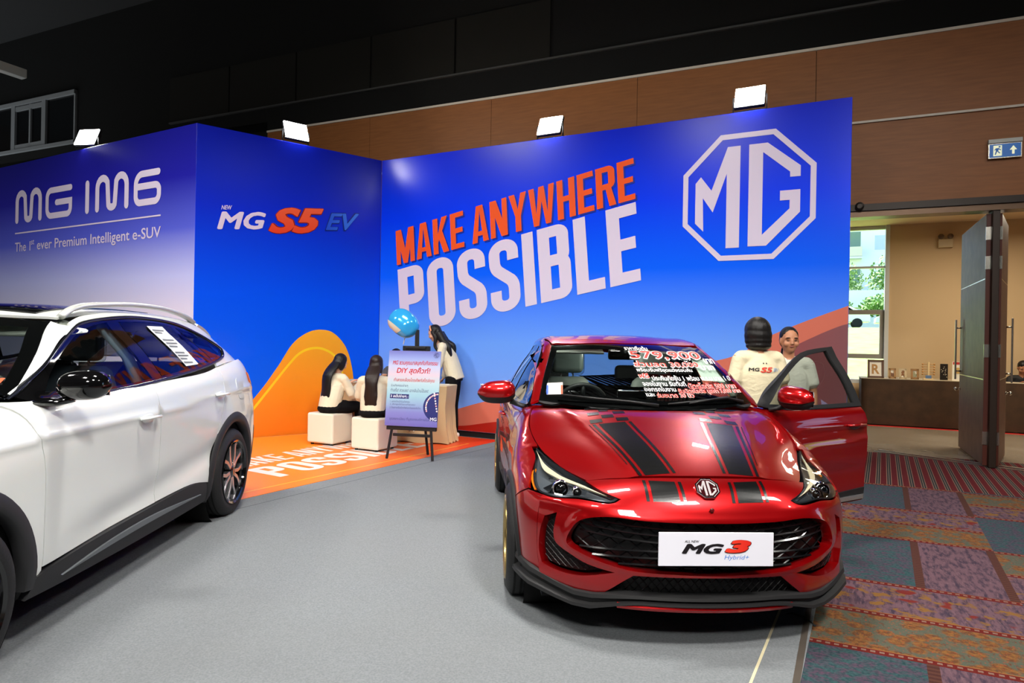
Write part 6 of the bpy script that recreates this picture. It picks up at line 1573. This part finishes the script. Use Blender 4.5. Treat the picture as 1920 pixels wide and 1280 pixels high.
def face(par, c, R, s=1., closed=False, lip=(150, 70, 66)):
    def E(nm, p, r, m):
        q = MB().ell(p, r, 12, 8); q.v = [tuple(c+R @ (Vector(v)*s)) for v in q.v]; q.build(nm, m, par, True)
    for k in (-1, 1):
        if not closed: E('eye', (k*.032, .0735, .004), (.013, .006, .0062), mat('eye_white', (226, 218, 210), .3)); E('iris', (k*.032, .0785, .004), (.006, .003, .006), mat('iris', (22, 14, 12), .2))
        else: E('eyelid', (k*.032, .0760, .002), (.014, .005, .0028), mat('lash', (30, 20, 18), .5))
        E('eyebrow', (k*.034, .0815, .026), (.018, .005, .0042), mat('brow', (34, 24, 20), .7))
    E('lips', (0, .0815, -.052), (.020, .008, .0075), mat('lips%d' % lip[0], lip, .4))
def rotm(yaw=0., pitch=0., roll=0.): return Matrix.Rotation(yaw, 3, 'Z') @ Matrix.Rotation(pitch, 3, 'X') @ Matrix.Rotation(roll, 3, 'Y')
def person(label, loc, rz, J, hair, top, bottom, head_rot=(0,0,0), sleeve=1., skin=SKIN, curl=.5, look='', closed=False, cardigan=False, shoe=SHOEW, legs=True, group=None, topname='sweater', lip=(150, 70, 66)):
    g = lambda k: Vector(J[k])
    HR = rotm(*head_rot); hc = g('head')
    mb = MB()
    head(mb, hc, HR)
    sp = [g('pelvis'), (g('pelvis')*.55+g('chest')*.45), g('chest'), g('neck')-Vector((0,0,.03))]
    cap(mb, g('neck')-Vector((0,0,.05)), hc-HR @ Vector((0, .012, .05)), .052, .048)
    P = catmull(sp, 4); rr = [p for p in catmull([(.150,.105,0), (.122,.090,0), (.142,.098,0), (.075,.062,0)], 4)]
    mb.tube(P, [(q.x, q.y) for q in rr], 16)
    for s, k in ((-1, 'L'), (1, 'R')):
        sh, el, wr = g('sh'+k), g('el'+k), g('wr'+k)
        chain(mb, [sh, (sh+el)/2, el, (el+wr)/2, wr], [.050, .043, .037, .034, .024]); cap(mb, g('chest')+Vector((0,0,.09)), sh, .06, .05)
        d = J.get('hd'+k); d = Vector(d) if d else (wr-el)
        hand(mb, wr, d, s, curl, Vector(J.get('pn'+k, (0,0,-1))))
        if legs:
            hp, kn, an = g('hip'+k), g('kn'+k), g('an'+k)
            chain(mb, [hp, (hp+kn)/2, kn, (kn+an)/2, an], [.085, .075, .056, .052, .036])
    body = remesh(mb, 'person', skin, None, .0075, 2)
    body.location = loc; body.rotation_euler = (0, 0, rz); tag(body, label, 'person', group)
    face(body, hc, HR, closed=closed, lip=lip)
    # top garment
    tb = MB(); low = J.get('hem', .5)
    P = catmull([g('pelvis')+(g('chest')-g('pelvis'))*J.get('hem0', -.20), g('pelvis')*.55+g('chest')*.45, g('chest'), g('neck')-Vector((0,0,.035))], 4)
    k = J.get('fat', 1.); rr = catmull([(.158*k,.124*k,0), (.168*k,.130*k,0), (.162*k,.118*k,0), (.085,.075,0)], 4)
    tb.tube(P, [(q.x, q.y) for q in rr], 18)
    for kk in 'LR':
        sh, el, wr = g('sh'+kk), g('el'+kk), g('wr'+kk); cap(tb, g('chest')+Vector((0,0,.085)), sh-Vector((0,0,.01)), .075, .058); cap(tb, g('neck')-Vector((0,0,.055)), sh, .058, .052)
        if sleeve > .8: chain(tb, [sh-Vector((0,0,.01)), (sh+el)/2, el, (el+wr)/2, el+(wr-el)*.92], [.058, .060, .060, .055, .042])
        else: chain(tb, [sh-Vector((0,0,.01)), sh+(el-sh)*.35, sh+(el-sh)*.72], [.056, .062, .068])
    remesh(tb, topname, top, body, .010, 3)
    if legs:
        pb = MB(); pb.tube([g('pelvis')+Vector((0,0,.05)), g('pelvis'), g('pelvis')-Vector((0,0,.07))], [(.125,.092), (.155,.115), (.145,.118)], 16)
        if g('knL').z > g('pelvis').z-.25: pb.ell(g('pelvis')+Vector((0, .02, -.035)), (.185, .165, .085), 20, 12)
        for kk in 'LR':
            hp, kn, an = g('hip'+kk), g('kn'+kk), g('an'+kk); chain(pb, [hp, (hp+kn)/2, kn, (kn+an)/2, an+Vector((0,0,.02))], [.100, .090, .072, .066, .056])
        remesh(pb, 'trousers', bottom, body, .011, 3)
        for kk in 'LR':
            an = g('an'+kk); f = Vector(J.get('foot', (0, 1, 0))); sb = MB()
            chain(sb, [an-f*.05-Vector((0,0,.035)), an+f*.05-Vector((0,0,.035)), an+f*.14-Vector((0,0,.045))], [.042, .042, .032])
            o = remesh(sb, 'shoe', shoe, body, .010, 1)
            for v in o.data.vertices: v.co.z = max(v.co.z, an.z-.075)
    # hair
    hm = HAIRB if 'brown' in look else HAIR; hb = MB()
    def H(p, r, seg=16, ring=12):
        q = MB().ell(p, r, seg, ring); hb.add([hc+HR @ Vector(v) for v in q.v], q.f)
    if hair == 'long':
        H((0, -.022, .040), (.086, .092, .090)); H((0, -.055, -.02), (.082, .055, .10))
        for k in (-1, 1): H((k*.070, -.02, -.03), (.020, .052, .09))
        b0 = hc+HR @ Vector((0, -.075, -.04)); ln = J.get('hair', .48); bk = Vector((0, -1, 0))
        ch = g('chest'); c2 = ch+Vector((0, -.125, .12)); c3 = ch+Vector((0, -.15, .12-ln*.55)); c4 = ch+Vector((0, -.145, .12-ln))
        P = catmull([b0, c2, c3, c3*.4+c4*.6], 5); hb.tube(P, [(.085+.010*math.sin(i*.5)-.012*(i/len(P))**2, .036-.016*i/len(P)) for i in range(len(P))], 14)
        for k in range(13): # tapering locks
            o = Vector((-.072+.012*k, .004*math.sin(k*2.1), 0)); hb.tube([c2+o*.8, c3+o, c4+o*.8+Vector((0, 0, .02*math.sin(k*1.7)-.03*(1-abs(k-6)/6)))], [.016, .017, .006], 8)
    elif hair == 'bob':
        H((0, -.012, .020), (.108, .112, .112)); H((0, -.022, -.03), (.114, .104, .105)); H((0, -.025, -.075), (.112, .098, .055)); H((0, -.032, -.115), (.106, .088, .045))
    elif hair == 'side':
        H((0, -.022, .042), (.085, .093, .088)); H((0, -.06, -.01), (.08, .055, .10))
        b0 = hc+HR @ Vector((0, -.07, -.02))
        for dx in (-.05, 0., .05):
            P = catmull([b0+Vector((dx, 0, 0)), g('neck')+Vector((dx*1.6, -.06, .02)), g('chest')+Vector((dx*2.2, -.09+abs(dx), .10)), g('chest')+Vector((dx*2.2, -.08, -.08))], 5)
            hb.tube(P, [.062-.030*i/len(P) for i in range(len(P))], 10)
        for k in (-1, 1):
            P = catmull([hc+HR @ Vector((k*.07, .01, .03)), hc+HR @ Vector((k*.085, .0, -.08)), g('neck')+Vector((k*.09, .06, -.06)), g('chest')+Vector((k*.09, .10, .02))], 5)
            hb.tube(P, [.030-.012*i/len(P) for i in range(len(P))], 10)
    elif hair == 'tied':
        H((0, -.020, .042), (.081, .088, .084)); H((0, -.05, -.0), (.077, .052, .085)); H((0, -.10, -.02), (.035, .03, .035))
        P = catmull([hc+HR @ Vector((0, -.10, -.03)), hc+HR @ Vector((.02, -.11, -.10)), hc+HR @ Vector((.03, -.10, -.2))], 5); hb.tube(P, [.025-.01*i/len(P) for i in range(len(P))], 10)
    elif hair == 'short':
        H((0, -.018, .045), (.083, .092, .084)); H((0, -.045, .0), (.079, .056, .075))
    # keep the face clear
    o = remesh(hb, 'hair', hm, body, .008, 2)
    inv = HR.transposed(); bm = bmesh.new(); bm.from_mesh(o.data); bm.verts.ensure_lookup_table()
    for v in bm.verts:
        q = inv @ (v.co-hc)
        if hair != 'bob' and q.y > .035 and q.z < .055 and q.z > -.13 and abs(q.x) < .068:
            q.y = .030; v.co = hc+HR @ q
        elif hair == 'bob' and q.y > .03 and q.z < .05 and abs(q.x) < .06: q.y = .02; v.co = hc+HR @ q
    bm.to_mesh(o.data); bm.free()
    return body
def stand(h=1.60, lean=(0,0), arm=None):
    k = h/1.60
    J = {'pelvis': (0,0,.90*k), 'chest': (0,-.01,1.18*k), 'neck': (0,-.005,1.345*k), 'head': (0,.02,1.485*k)}
    for s, n in ((-1,'L'), (1,'R')): J.update({'sh'+n: (s*.168*k,-.01,1.285*k), 'el'+n: (s*.215*k,-.02,1.02*k), 'wr'+n: (s*.205*k,.09,.80*k), 'hip'+n: (s*.085*k,0,.85*k), 'kn'+n: (s*.085*k,.015,.46*k), 'an'+n: (s*.085*k,-.01,.085)})
    return J
def sit(seat=.43, fwd=.06, reach=.36, drop=.60):
    seat -= .02
    J = {'pelvis': (0,0,seat+.115), 'chest': (0,fwd*.8,seat+.395), 'neck': (0,fwd+.03,seat+.555), 'head': (0,fwd+.085,seat+.685)}
    for s, n in ((-1,'L'), (1,'R')):
        J.update({'sh'+n: (s*.165,fwd*.9,seat+.495), 'el'+n: (s*.225,fwd+.10,seat+.26), 'wr'+n: (s*.10,fwd+reach,seat+.40), 'hip'+n: (s*.09,.02,seat+.10), 'kn'+n: (s*.11,.43,seat+.07), 'an'+n: (s*.12,.45,.085)})
    return J
# seated pair on the white stools
J = sit(.43, .10, .36); J['hair'] = .50
person('woman in cream sweater with long black ponytail seated on the left white stool', (-2.43, 8.93, 0), math.radians(-32), J, 'long', CREAMK, PANTS, (0, -.45, 0), group='visitors at the activity table')
J = sit(.43, .06, .34); J['hair'] = .40; J['anL'] = (-.02,.30,.085); J['anR'] = (.16,.42,.085)
person('woman seen from behind with long brown hair on the right white stool', (-1.76, 8.50, 0), math.radians(-4), J, 'long', CREAMK, PANTS, (0, -.2, 0), look='brown', group='visitors at the activity table')
# helper mostly hidden behind the poster
J = sit(.50, .10, .34)
person('woman behind the poster, only the top of her dark hair showing', (-1.70, 10.13, 0), math.radians(172), J, 'short', mat('grey_top', (70, 72, 80), .8), PANTS, (0, -.35, 0), group='visitors at the activity table')
# standing helper leaning over the table
J = stand(1.66)
J.update({'pelvis': (0,-.02,.92), 'chest': (0,.10,1.24), 'neck': (0,.20,1.40), 'head': (0,.29,1.525), 'shL': (-.165,.13,1.35), 'shR': (.165,.13,1.35), 'elL': (-.21,.17,1.09), 'elR': (.22,.13,1.09), 'wrL': (-.18,.30,.865), 'wrR': (.22,.20,.87), 'hdL': (0,.6,-.5), 'hdR': (0,.5,-.6)})
st4 = person('woman leaning over the table in cream sweater with headband', (-.84, 9.66, 0), math.radians(82), J, 'side', CREAMK, PANTS, (0.05, -.38, 0), group='visitors at the activity table', lip=(190, 60, 60))
hc = Vector(J['head']); R = rotm(.05, -.38, 0)
MB().grid([[hc+R @ Vector(((.092+.003*math.cos(b))*math.cos(a), .02+.012*math.sin(b), .035+(.098+.003*math.cos(b))*math.sin(a))) for b in [2*PI*i/6 for i in range(6)]] for a in [PI*(.04+.92*i/20) for i in range(21)]], True).build('headband', mat('peach', (226, 150, 110), .6), st4, True)
w = Vector(J['wrR']); MB().lathe([(.034,-.012),(.037,0),(.034,.012)], 16, Matrix.Translation(w+Vector((0,-.02,.03))) @ Matrix.Rotation(.7,4,'X'), False).build('watch_strap', BLKPL, st4, True)
# two women talking behind the open car door
J = stand(1.665); J['fat'] = 1.12; J['hem0'] = -.25
p5 = person('woman with black bob seen from behind beside the red car, lettered white shirt', (2.075, 5.62, 0), math.radians(8), J, 'bob', WTEE, PANTS, (-.15, -.05, 0), sleeve=.5, skin=SKIN_D, topname='shirt', group='women beside the red car')
J = stand(1.60); J['fat'] = 1.05; J['hem0'] = -.25
p6 = person('woman in white shirt facing the camera beside the red car door', (2.50, 6.02, 0), math.radians(168), J, 'tied', clothmat('white_tee2', (206, 206, 192)), mat('blue_denim', (40, 56, 110), .8), (.10, -.05, .0), sleeve=.5, skin=SKIN_D, closed=True, topname='shirt', group='women beside the red car', lip=(140, 78, 66))
def on_cloth(par, name, s, box, m, back, shear=0., fat=0., off=0.):
    "lettering laid on a garment: box in the garment's local x,z; back=True prints on the back"
    sh = [c for c in par.children if c.name.startswith('shirt')][0]
    vs = [v.co.copy() for v in sh.data.vertices]; ts = [tuple(p.vertices) for p in sh.data.polygons]; bv = BVHTree.FromPolygons(vs, ts)
    v, f = text_mesh(s, 1., off, shear, fat=fat) if isinstance(s, str) else s
    v = fit(v, box); co = []; y = -3 if back else 3; d = Vector((0, 1 if back else -1, 0)); sx = 1 if back else -1
    for p in v:
        h = bv.ray_cast(Vector((p[0]*sx, y, p[1])), d); co.append((h[0] if h[0] is not None else Vector((p[0]*sx, 0, p[1])))-d*(.004+p[2]))
    me = bpy.data.meshes.new(name); me.from_pydata(co, [], f); link(name, me, m, par, fix=False)
on_cloth(p5, 'shirt_lettering', 'MG', (-.135,1.222,-.055,1.250), mat('tee_black', (34, 32, 34), .8), True, .15, .03)
on_cloth(p5, 'shirt_lettering', 'S5', (-.050,1.212,.060,1.256), mat('tee_red', (206, 60, 44), .8), True, .25, .035)
on_cloth(p5, 'shirt_lettering', 'EV', (.066,1.220,.135,1.248), mat('tee_blue', (150, 176, 206), .8), True, .25, .02)
V = []; Fc = []
for cx in (-.03, .02):
    b = len(V); V += [(cx+.011*math.cos(2*PI*i/8), 1.285+.011*math.sin(2*PI*i/8), 0) for i in range(8)]; Fc.append(tuple(range(b, b+8)))
on_cloth(p5, 'shirt_emblem', (V, Fc), (-.022,1.280,.016,1.294), mat('tee_black'), True)
# small chest logo: three arcs beside two short words
V = []; Fc = []
for r in (.4, .7, 1.): ribbon(arcpts(1.6, 0, r, r, 90, 0, 8), .2, V, Fc)
for z in (.2, .6): ribbon([(0, z), (1.3, z)], .22, V, Fc)
on_cloth(p6, 'chest_logo', (V, Fc), (-.105,1.155,-.045,1.182), mat('tee_black'), False)
# man in dark clothes behind the far foyer table
J = sit(.46, .10, .30); J['knL'] = (-.11,.28,.53); J['knR'] = (.11,.28,.53); J['anL'] = (-.12,.30,.085); J['anR'] = (.12,.30,.085); q = wloc(1.90, -5.03)
person('man in black seated behind the far foyer table', (q[0], q[1], 0), W_RZ+PI, J, 'short', mat('black_jacket', (20, 20, 24), .7), PANTS, (0, -.5, 0), skin=SKIN_D, topname='jacket')
# ------------------------------------------------------------------ stools, table, poster easel, balloon
LEA = mat('white_leather', (228, 220, 200), rough=.42, bump=.12, bscale=25)
def stool(label, x, y, rz):
    r = thing('cube_stool', label, 'stool', (x, y, .010), rz, 'white cube stools'); a = .43
    MB().box((0, 0, .225), (a, a, .40)).build('cushion_cube', LEA, r, bev=.03, seg=4)
    mb = MB()
    for k in (.10, .35):
        pass
    for s in ((-1,-1),(1,-1),(1,1),(-1,1)):
        MB().tube([(s[0]*a*.43, s[1]*a*.43, .03), (s[0]*a*.43, s[1]*a*.43, .425)], .006, 6).build('seam', mat('leather_seam', (206, 196, 176), .5), r, True)
        MB().lathe([(0,0),(.02,0),(.022,.026),(0,.026)], 12, Matrix.Translation((s[0]*.16, s[1]*.16, 0))).build('foot', BLKPL, r)
    return r
stool('white leather cube stool on the left, under the ponytailed woman', -2.44, 9.02, math.radians(-24)); stool('white leather cube stool on the right, nearest the poster', -1.75, 8.60, math.radians(-26))
# activity table under a fitted beige cloth
TD = Vector((-.88+2.68, 9.07-9.60, 0)); tl = TD.length; ta = math.atan2(TD.y, TD.x)
tb = thing('activity_table', 'long table under a fitted beige cloth behind the stools', 'table', (-2.68, 9.60, .010), ta)
BEIGE = mat('beige_cloth', (206, 178, 134), rough=.8, bump=.15, bscale=6); TH = .80; DP = .40
MB().box((tl/2, DP/2, TH-.012), (tl, DP, .024)).build('table_top', mat('table_cream', (226, 204, 164), .7), tb, bev=.008)
rows = []
for z, o in ((TH-.01, .002), (.5, -.012), (.2, -.004), (.01, .016)):
    row = []
    for k in range(80):
        q = k/20; s, q = int(q), q-int(q); x, y = ((tl*q, 0), (tl, DP*q), (tl-tl*q, DP), (0, DP-DP*q))[s]
        cx, cy = x-tl/2, y-DP/2; m_ = math.hypot(cx, cy); f = o+.007*math.sin(k*2.3)*(1-z)
        row.append((x+cx/m_*f*2, y+cy/m_*f*2, z+(.010*math.sin(k*1.1) if z < .1 else 0)))
    rows.append(row)
MB().grid(rows, True).build('table_cloth', BEIGE, tb, True, auto=50)
TM = Matrix.Translation((-2.68, 9.60, .010)) @ Matrix.Rotation(ta, 4, 'Z')
def ont(x, y): p = TM @ Vector((x, y, TH+.012)); return (p.x, p.y, p.z-.012+.001)
def bead_tray(label, x, y):
    r = thing('bead_tray', label, 'tray', ont(x, y), ta, 'craft trays on the table')
    MB().box((0, 0, .006), (.20, .14, .012)).build('tray_base', mat('tray', (210, 206, 200), .4), r, bev=.003)
    for i in range(4): MB().box((-.1+.0+i*.0666, 0, .02), (.004, .14, .03)).build('tray_wall', mat('tray'), r)
    rnd = random.Random(5); MB_ = MB()
    for i in range(9): MB().ell((rnd.uniform(-.085,.085), rnd.uniform(-.055,.055), .018), (.007,.007,.007), 8, 6).build('bead', mat('bead%d' % (i % 3), ((220,120,140), (120,160,210), (230,210,120))[i % 3], .3), r, True)
bead_tray('small bead tray on the table before the ponytailed woman', .45, .14); bead_tray('small bead tray at the far right of the table', 1.45, .14)
pp = tag(MB().box((0, 0, .0015), (.21, .15, .003), rz=.4).build('paper_sheet', PAPER), 'white paper sheet under the leaning woman\'s hand', 'paper'); pp.location = ont(1.70, .26); pp.rotation_euler[2] = ta
# easel with poster
ez = Vector((-1.187, 7.877, .010)); edir = Vector((-.906+1.467, 7.817-7.936, 0)); ea = math.atan2(edir.y, edir.x)
es = thing('easel', 'black wooden easel holding the purple activity poster', 'easel', tuple(ez), ea)
EBL = mat('easel_black', (22, 22, 24), .5); W2 = edir.length/2
def leg(a, b, nm='leg', w=.034): MB().tube([a, b], [(w/2, w*.4)]*2, 4).build(nm, EBL, es)
leg((-W2, 0, 0), (-.13, .17, 1.33)); leg((W2, 0, 0), (.13, .17, 1.33)); leg((.09, .40, 0), (.0, .19, 1.33))
MB().box((0, .18, 1.315), (.34, .05, .06)).build('head_rail', EBL, es, bev=.006)
MB().box((0, .055, .365), (.62, .05, .045)).build('poster_shelf', EBL, es, bev=.004); MB().box((0, .05, .285), (.46, .026, .034)).build('cross_rail', EBL, es, bev=.003)
MB().box((0, .19, 1.39), (.05, .022, .30)).build('mast', EBL, es, bev=.003); MB().box((.0, .165, 1.325), (.26, .05, .035)).build('top_clamp', EBL, es, bev=.01)
for x in (-.02, .04): MB().ell((x, .032, .335), (.006, .004, .006), 8, 6).build('screw', CHROME, es, True)
po = thing('poster_board', 'purple and blue poster with red Thai headings on the easel', 'poster', tuple(ez+Vector((0, 0, 0))), ea)
PW, PH = .655, .90; PM = Matrix.Translation((0.0, .022, .392)) @ Matrix.Rotation(-.125, 4, 'X')
def PP(x, y, d=0.): return PM @ Vector((x-PW/2, -.006-d, y))
ppm = ramp_mat('poster_print', [(.39, (104, 96, 168)), (.55, (124, 124, 190)), (.75, (150, 190, 206)), (.90, (176, 204, 214)), (1.0, (206, 190, 206)), (1.10, (184, 192, 222)), (1.20, (140, 156, 214)), (1.285, (112, 116, 190))], 2, .35)
mb = MB(); mb.box((0, 0, PH/2), (PW, .012, PH)); mb.v = [tuple(PM @ Vector(p)) for p in mb.v]; mb.build('board', ppm, po, bev=.002)
def ptext(s, box, m, fat=0., shear=0., off=0.):
    v, f = text_mesh(s, 1., off, shear, fat=fat); v = fit(v, box); decal('poster_lettering', v, f, lambda x, y: PP(x, y, .0012), m, po)
PRED = mat('poster_red', (200, 34, 44), .4); PDK = mat('poster_dark', (60, 60, 110), .4); PWH = mat('poster_white', (236, 236, 244), .4); PNV = mat('poster_navy', (34, 40, 104), .4)
ptext('MG ชวนคุณมาสนุกกับกิจกรรม', (.055,.715,.625,.785), PRED, .012, .2); ptext('DIY สุดคิ้วท์!', (.11,.610,.535,.705), PRED, .015, .2); ptext('ทำสายคล้องโทรศัพท์สไตล์คุณ', (.08,.515,.595,.575), mat('poster_coral', (206, 90, 90), .4), .004, .15)
ptext('ร่วมกิจกรรมง่ายๆ', (.05,.460,.265,.500), PDK); ptext('ทำเสร็จ! สวยเลย! เอากลับบ้านได้เลย!', (.05,.405,.525,.450), PDK)
def prect(nm, pts, m, d=.0006):
    tris = geometry.tessellate_polygon([[Vector((a, b, 0)) for a, b in pts]]); f = []
    for q in tris:
        a, b, c = (Vector(pts[i]) for i in q); f.append(tuple(q) if (b-a).cross(c-a) > 0 else tuple(q[::-1]))
    decal(nm, [(a, b, 0) for a, b in pts], f, lambda x, y: PP(x, y, d), m, po)
prect('badge', [(.045,.325), (.285,.325), (.285,.378), (.045,.378)], PNV); ptext('3 สเต็ปง่ายๆ :', (.055,.330,.275,.374), PWH, .01)
for i, s in enumerate(('1. แสดงบัตรเข้าร่วมกิจกรรม', '2. เลือกลูกปัดในแบบที่คุณชอบ', '3. ร้อยสายคล้องโทรศัพท์และรับของกลับบ้าน')): ptext(s, (.05,.278-.036*i,.30+.07*i,.305-.036*i), PDK)
ptext('จุดลงทะเบียน ที่บูธรถยนต์ภายในงาน', (.055,.060,.60,.105), PDK)
circ = [(.655,.40)] + [(p[0], p[1]) for p in arcpts(.655, .24, .185, .175, 90, 270, 20)] + [(.655,.06)]
prect('photo_disc', circ, PNV)
rnd = random.Random(9)
for i in range(22):
    a = math.radians(95+170*i/21) if i < 14 else 0; x, y = (.655+.15*math.cos(a), .24+.15*math.sin(a)) if i < 14 else (.60+.006*(i-14), .40-.03*(i-14)); r_ = .010
    prect('bead_picture', [(x+r_*math.cos(2*PI*j/8), y+r_*math.sin(2*PI*j/8)) for j in range(8)], mat('pbead%d' % (i % 3), ((236,214,206), (226,170,176), (240,240,246))[i % 3], .4), .0012)
ptext('MG', (.565,.075,.645,.115), PWH, .02)
V = []; 
octa_emblem('poster_emblem', lambda x, y: PP(.60+x*.034, .852+y*.034, .001), PDK, po)
# balloon on its stick, clipped to the easel mast
bl = thing('foil_balloon', 'sky blue foil balloon with pale front above the easel', 'balloon', (-1.32, 8.10, 1.35), ea)
Rb = Matrix.Translation((0, 0, .28)) @ Matrix.Rotation(math.radians(38), 4, 'Y') @ Matrix.Rotation(-.3, 4, 'X')
rows = []
for i in range(25):
    t = PI*i/24; row = []
    for k in range(40):
        a = 2*PI*k/40; rr = math.sin(t)**.75*(1+.018*math.sin(a*9)*math.sin(t)); z = math.cos(t); row.append(Rb @ Vector((.20*rr*math.cos(a), .12*rr*math.sin(a)*(1-.1*z), .155*z)))
    rows.append(row)
MB().grid(rows, True, True, True).build('foil_body', mat('sky_foil', (52, 168, 236), rough=.14, metal=.25, coat=.6), bl, True)
rows = [[Rb @ Vector((.208*math.sin(t)**.75*math.cos(a), .130*math.sin(t)**.75*math.sin(a), .161*math.cos(t))) for a in [PI*(1.0+.62*k/14) for k in range(15)]] for t in [PI*(.70+.20*i/12) for i in range(13)]]
MB().grid(rows).build('pale_front', mat('pale_foil', (206, 196, 176), .25, coat=.4), bl, True)
MB().tube([(.0, .0, .02), (.02, .01, .12), (.03, .02, .16)], .006, 8).build('stick', mat('white_stick', (226, 226, 226), .4), bl, True)
# slogan printed on the mat, reading from the wall side
MW = mat('mat_white', (236, 230, 226), .3)
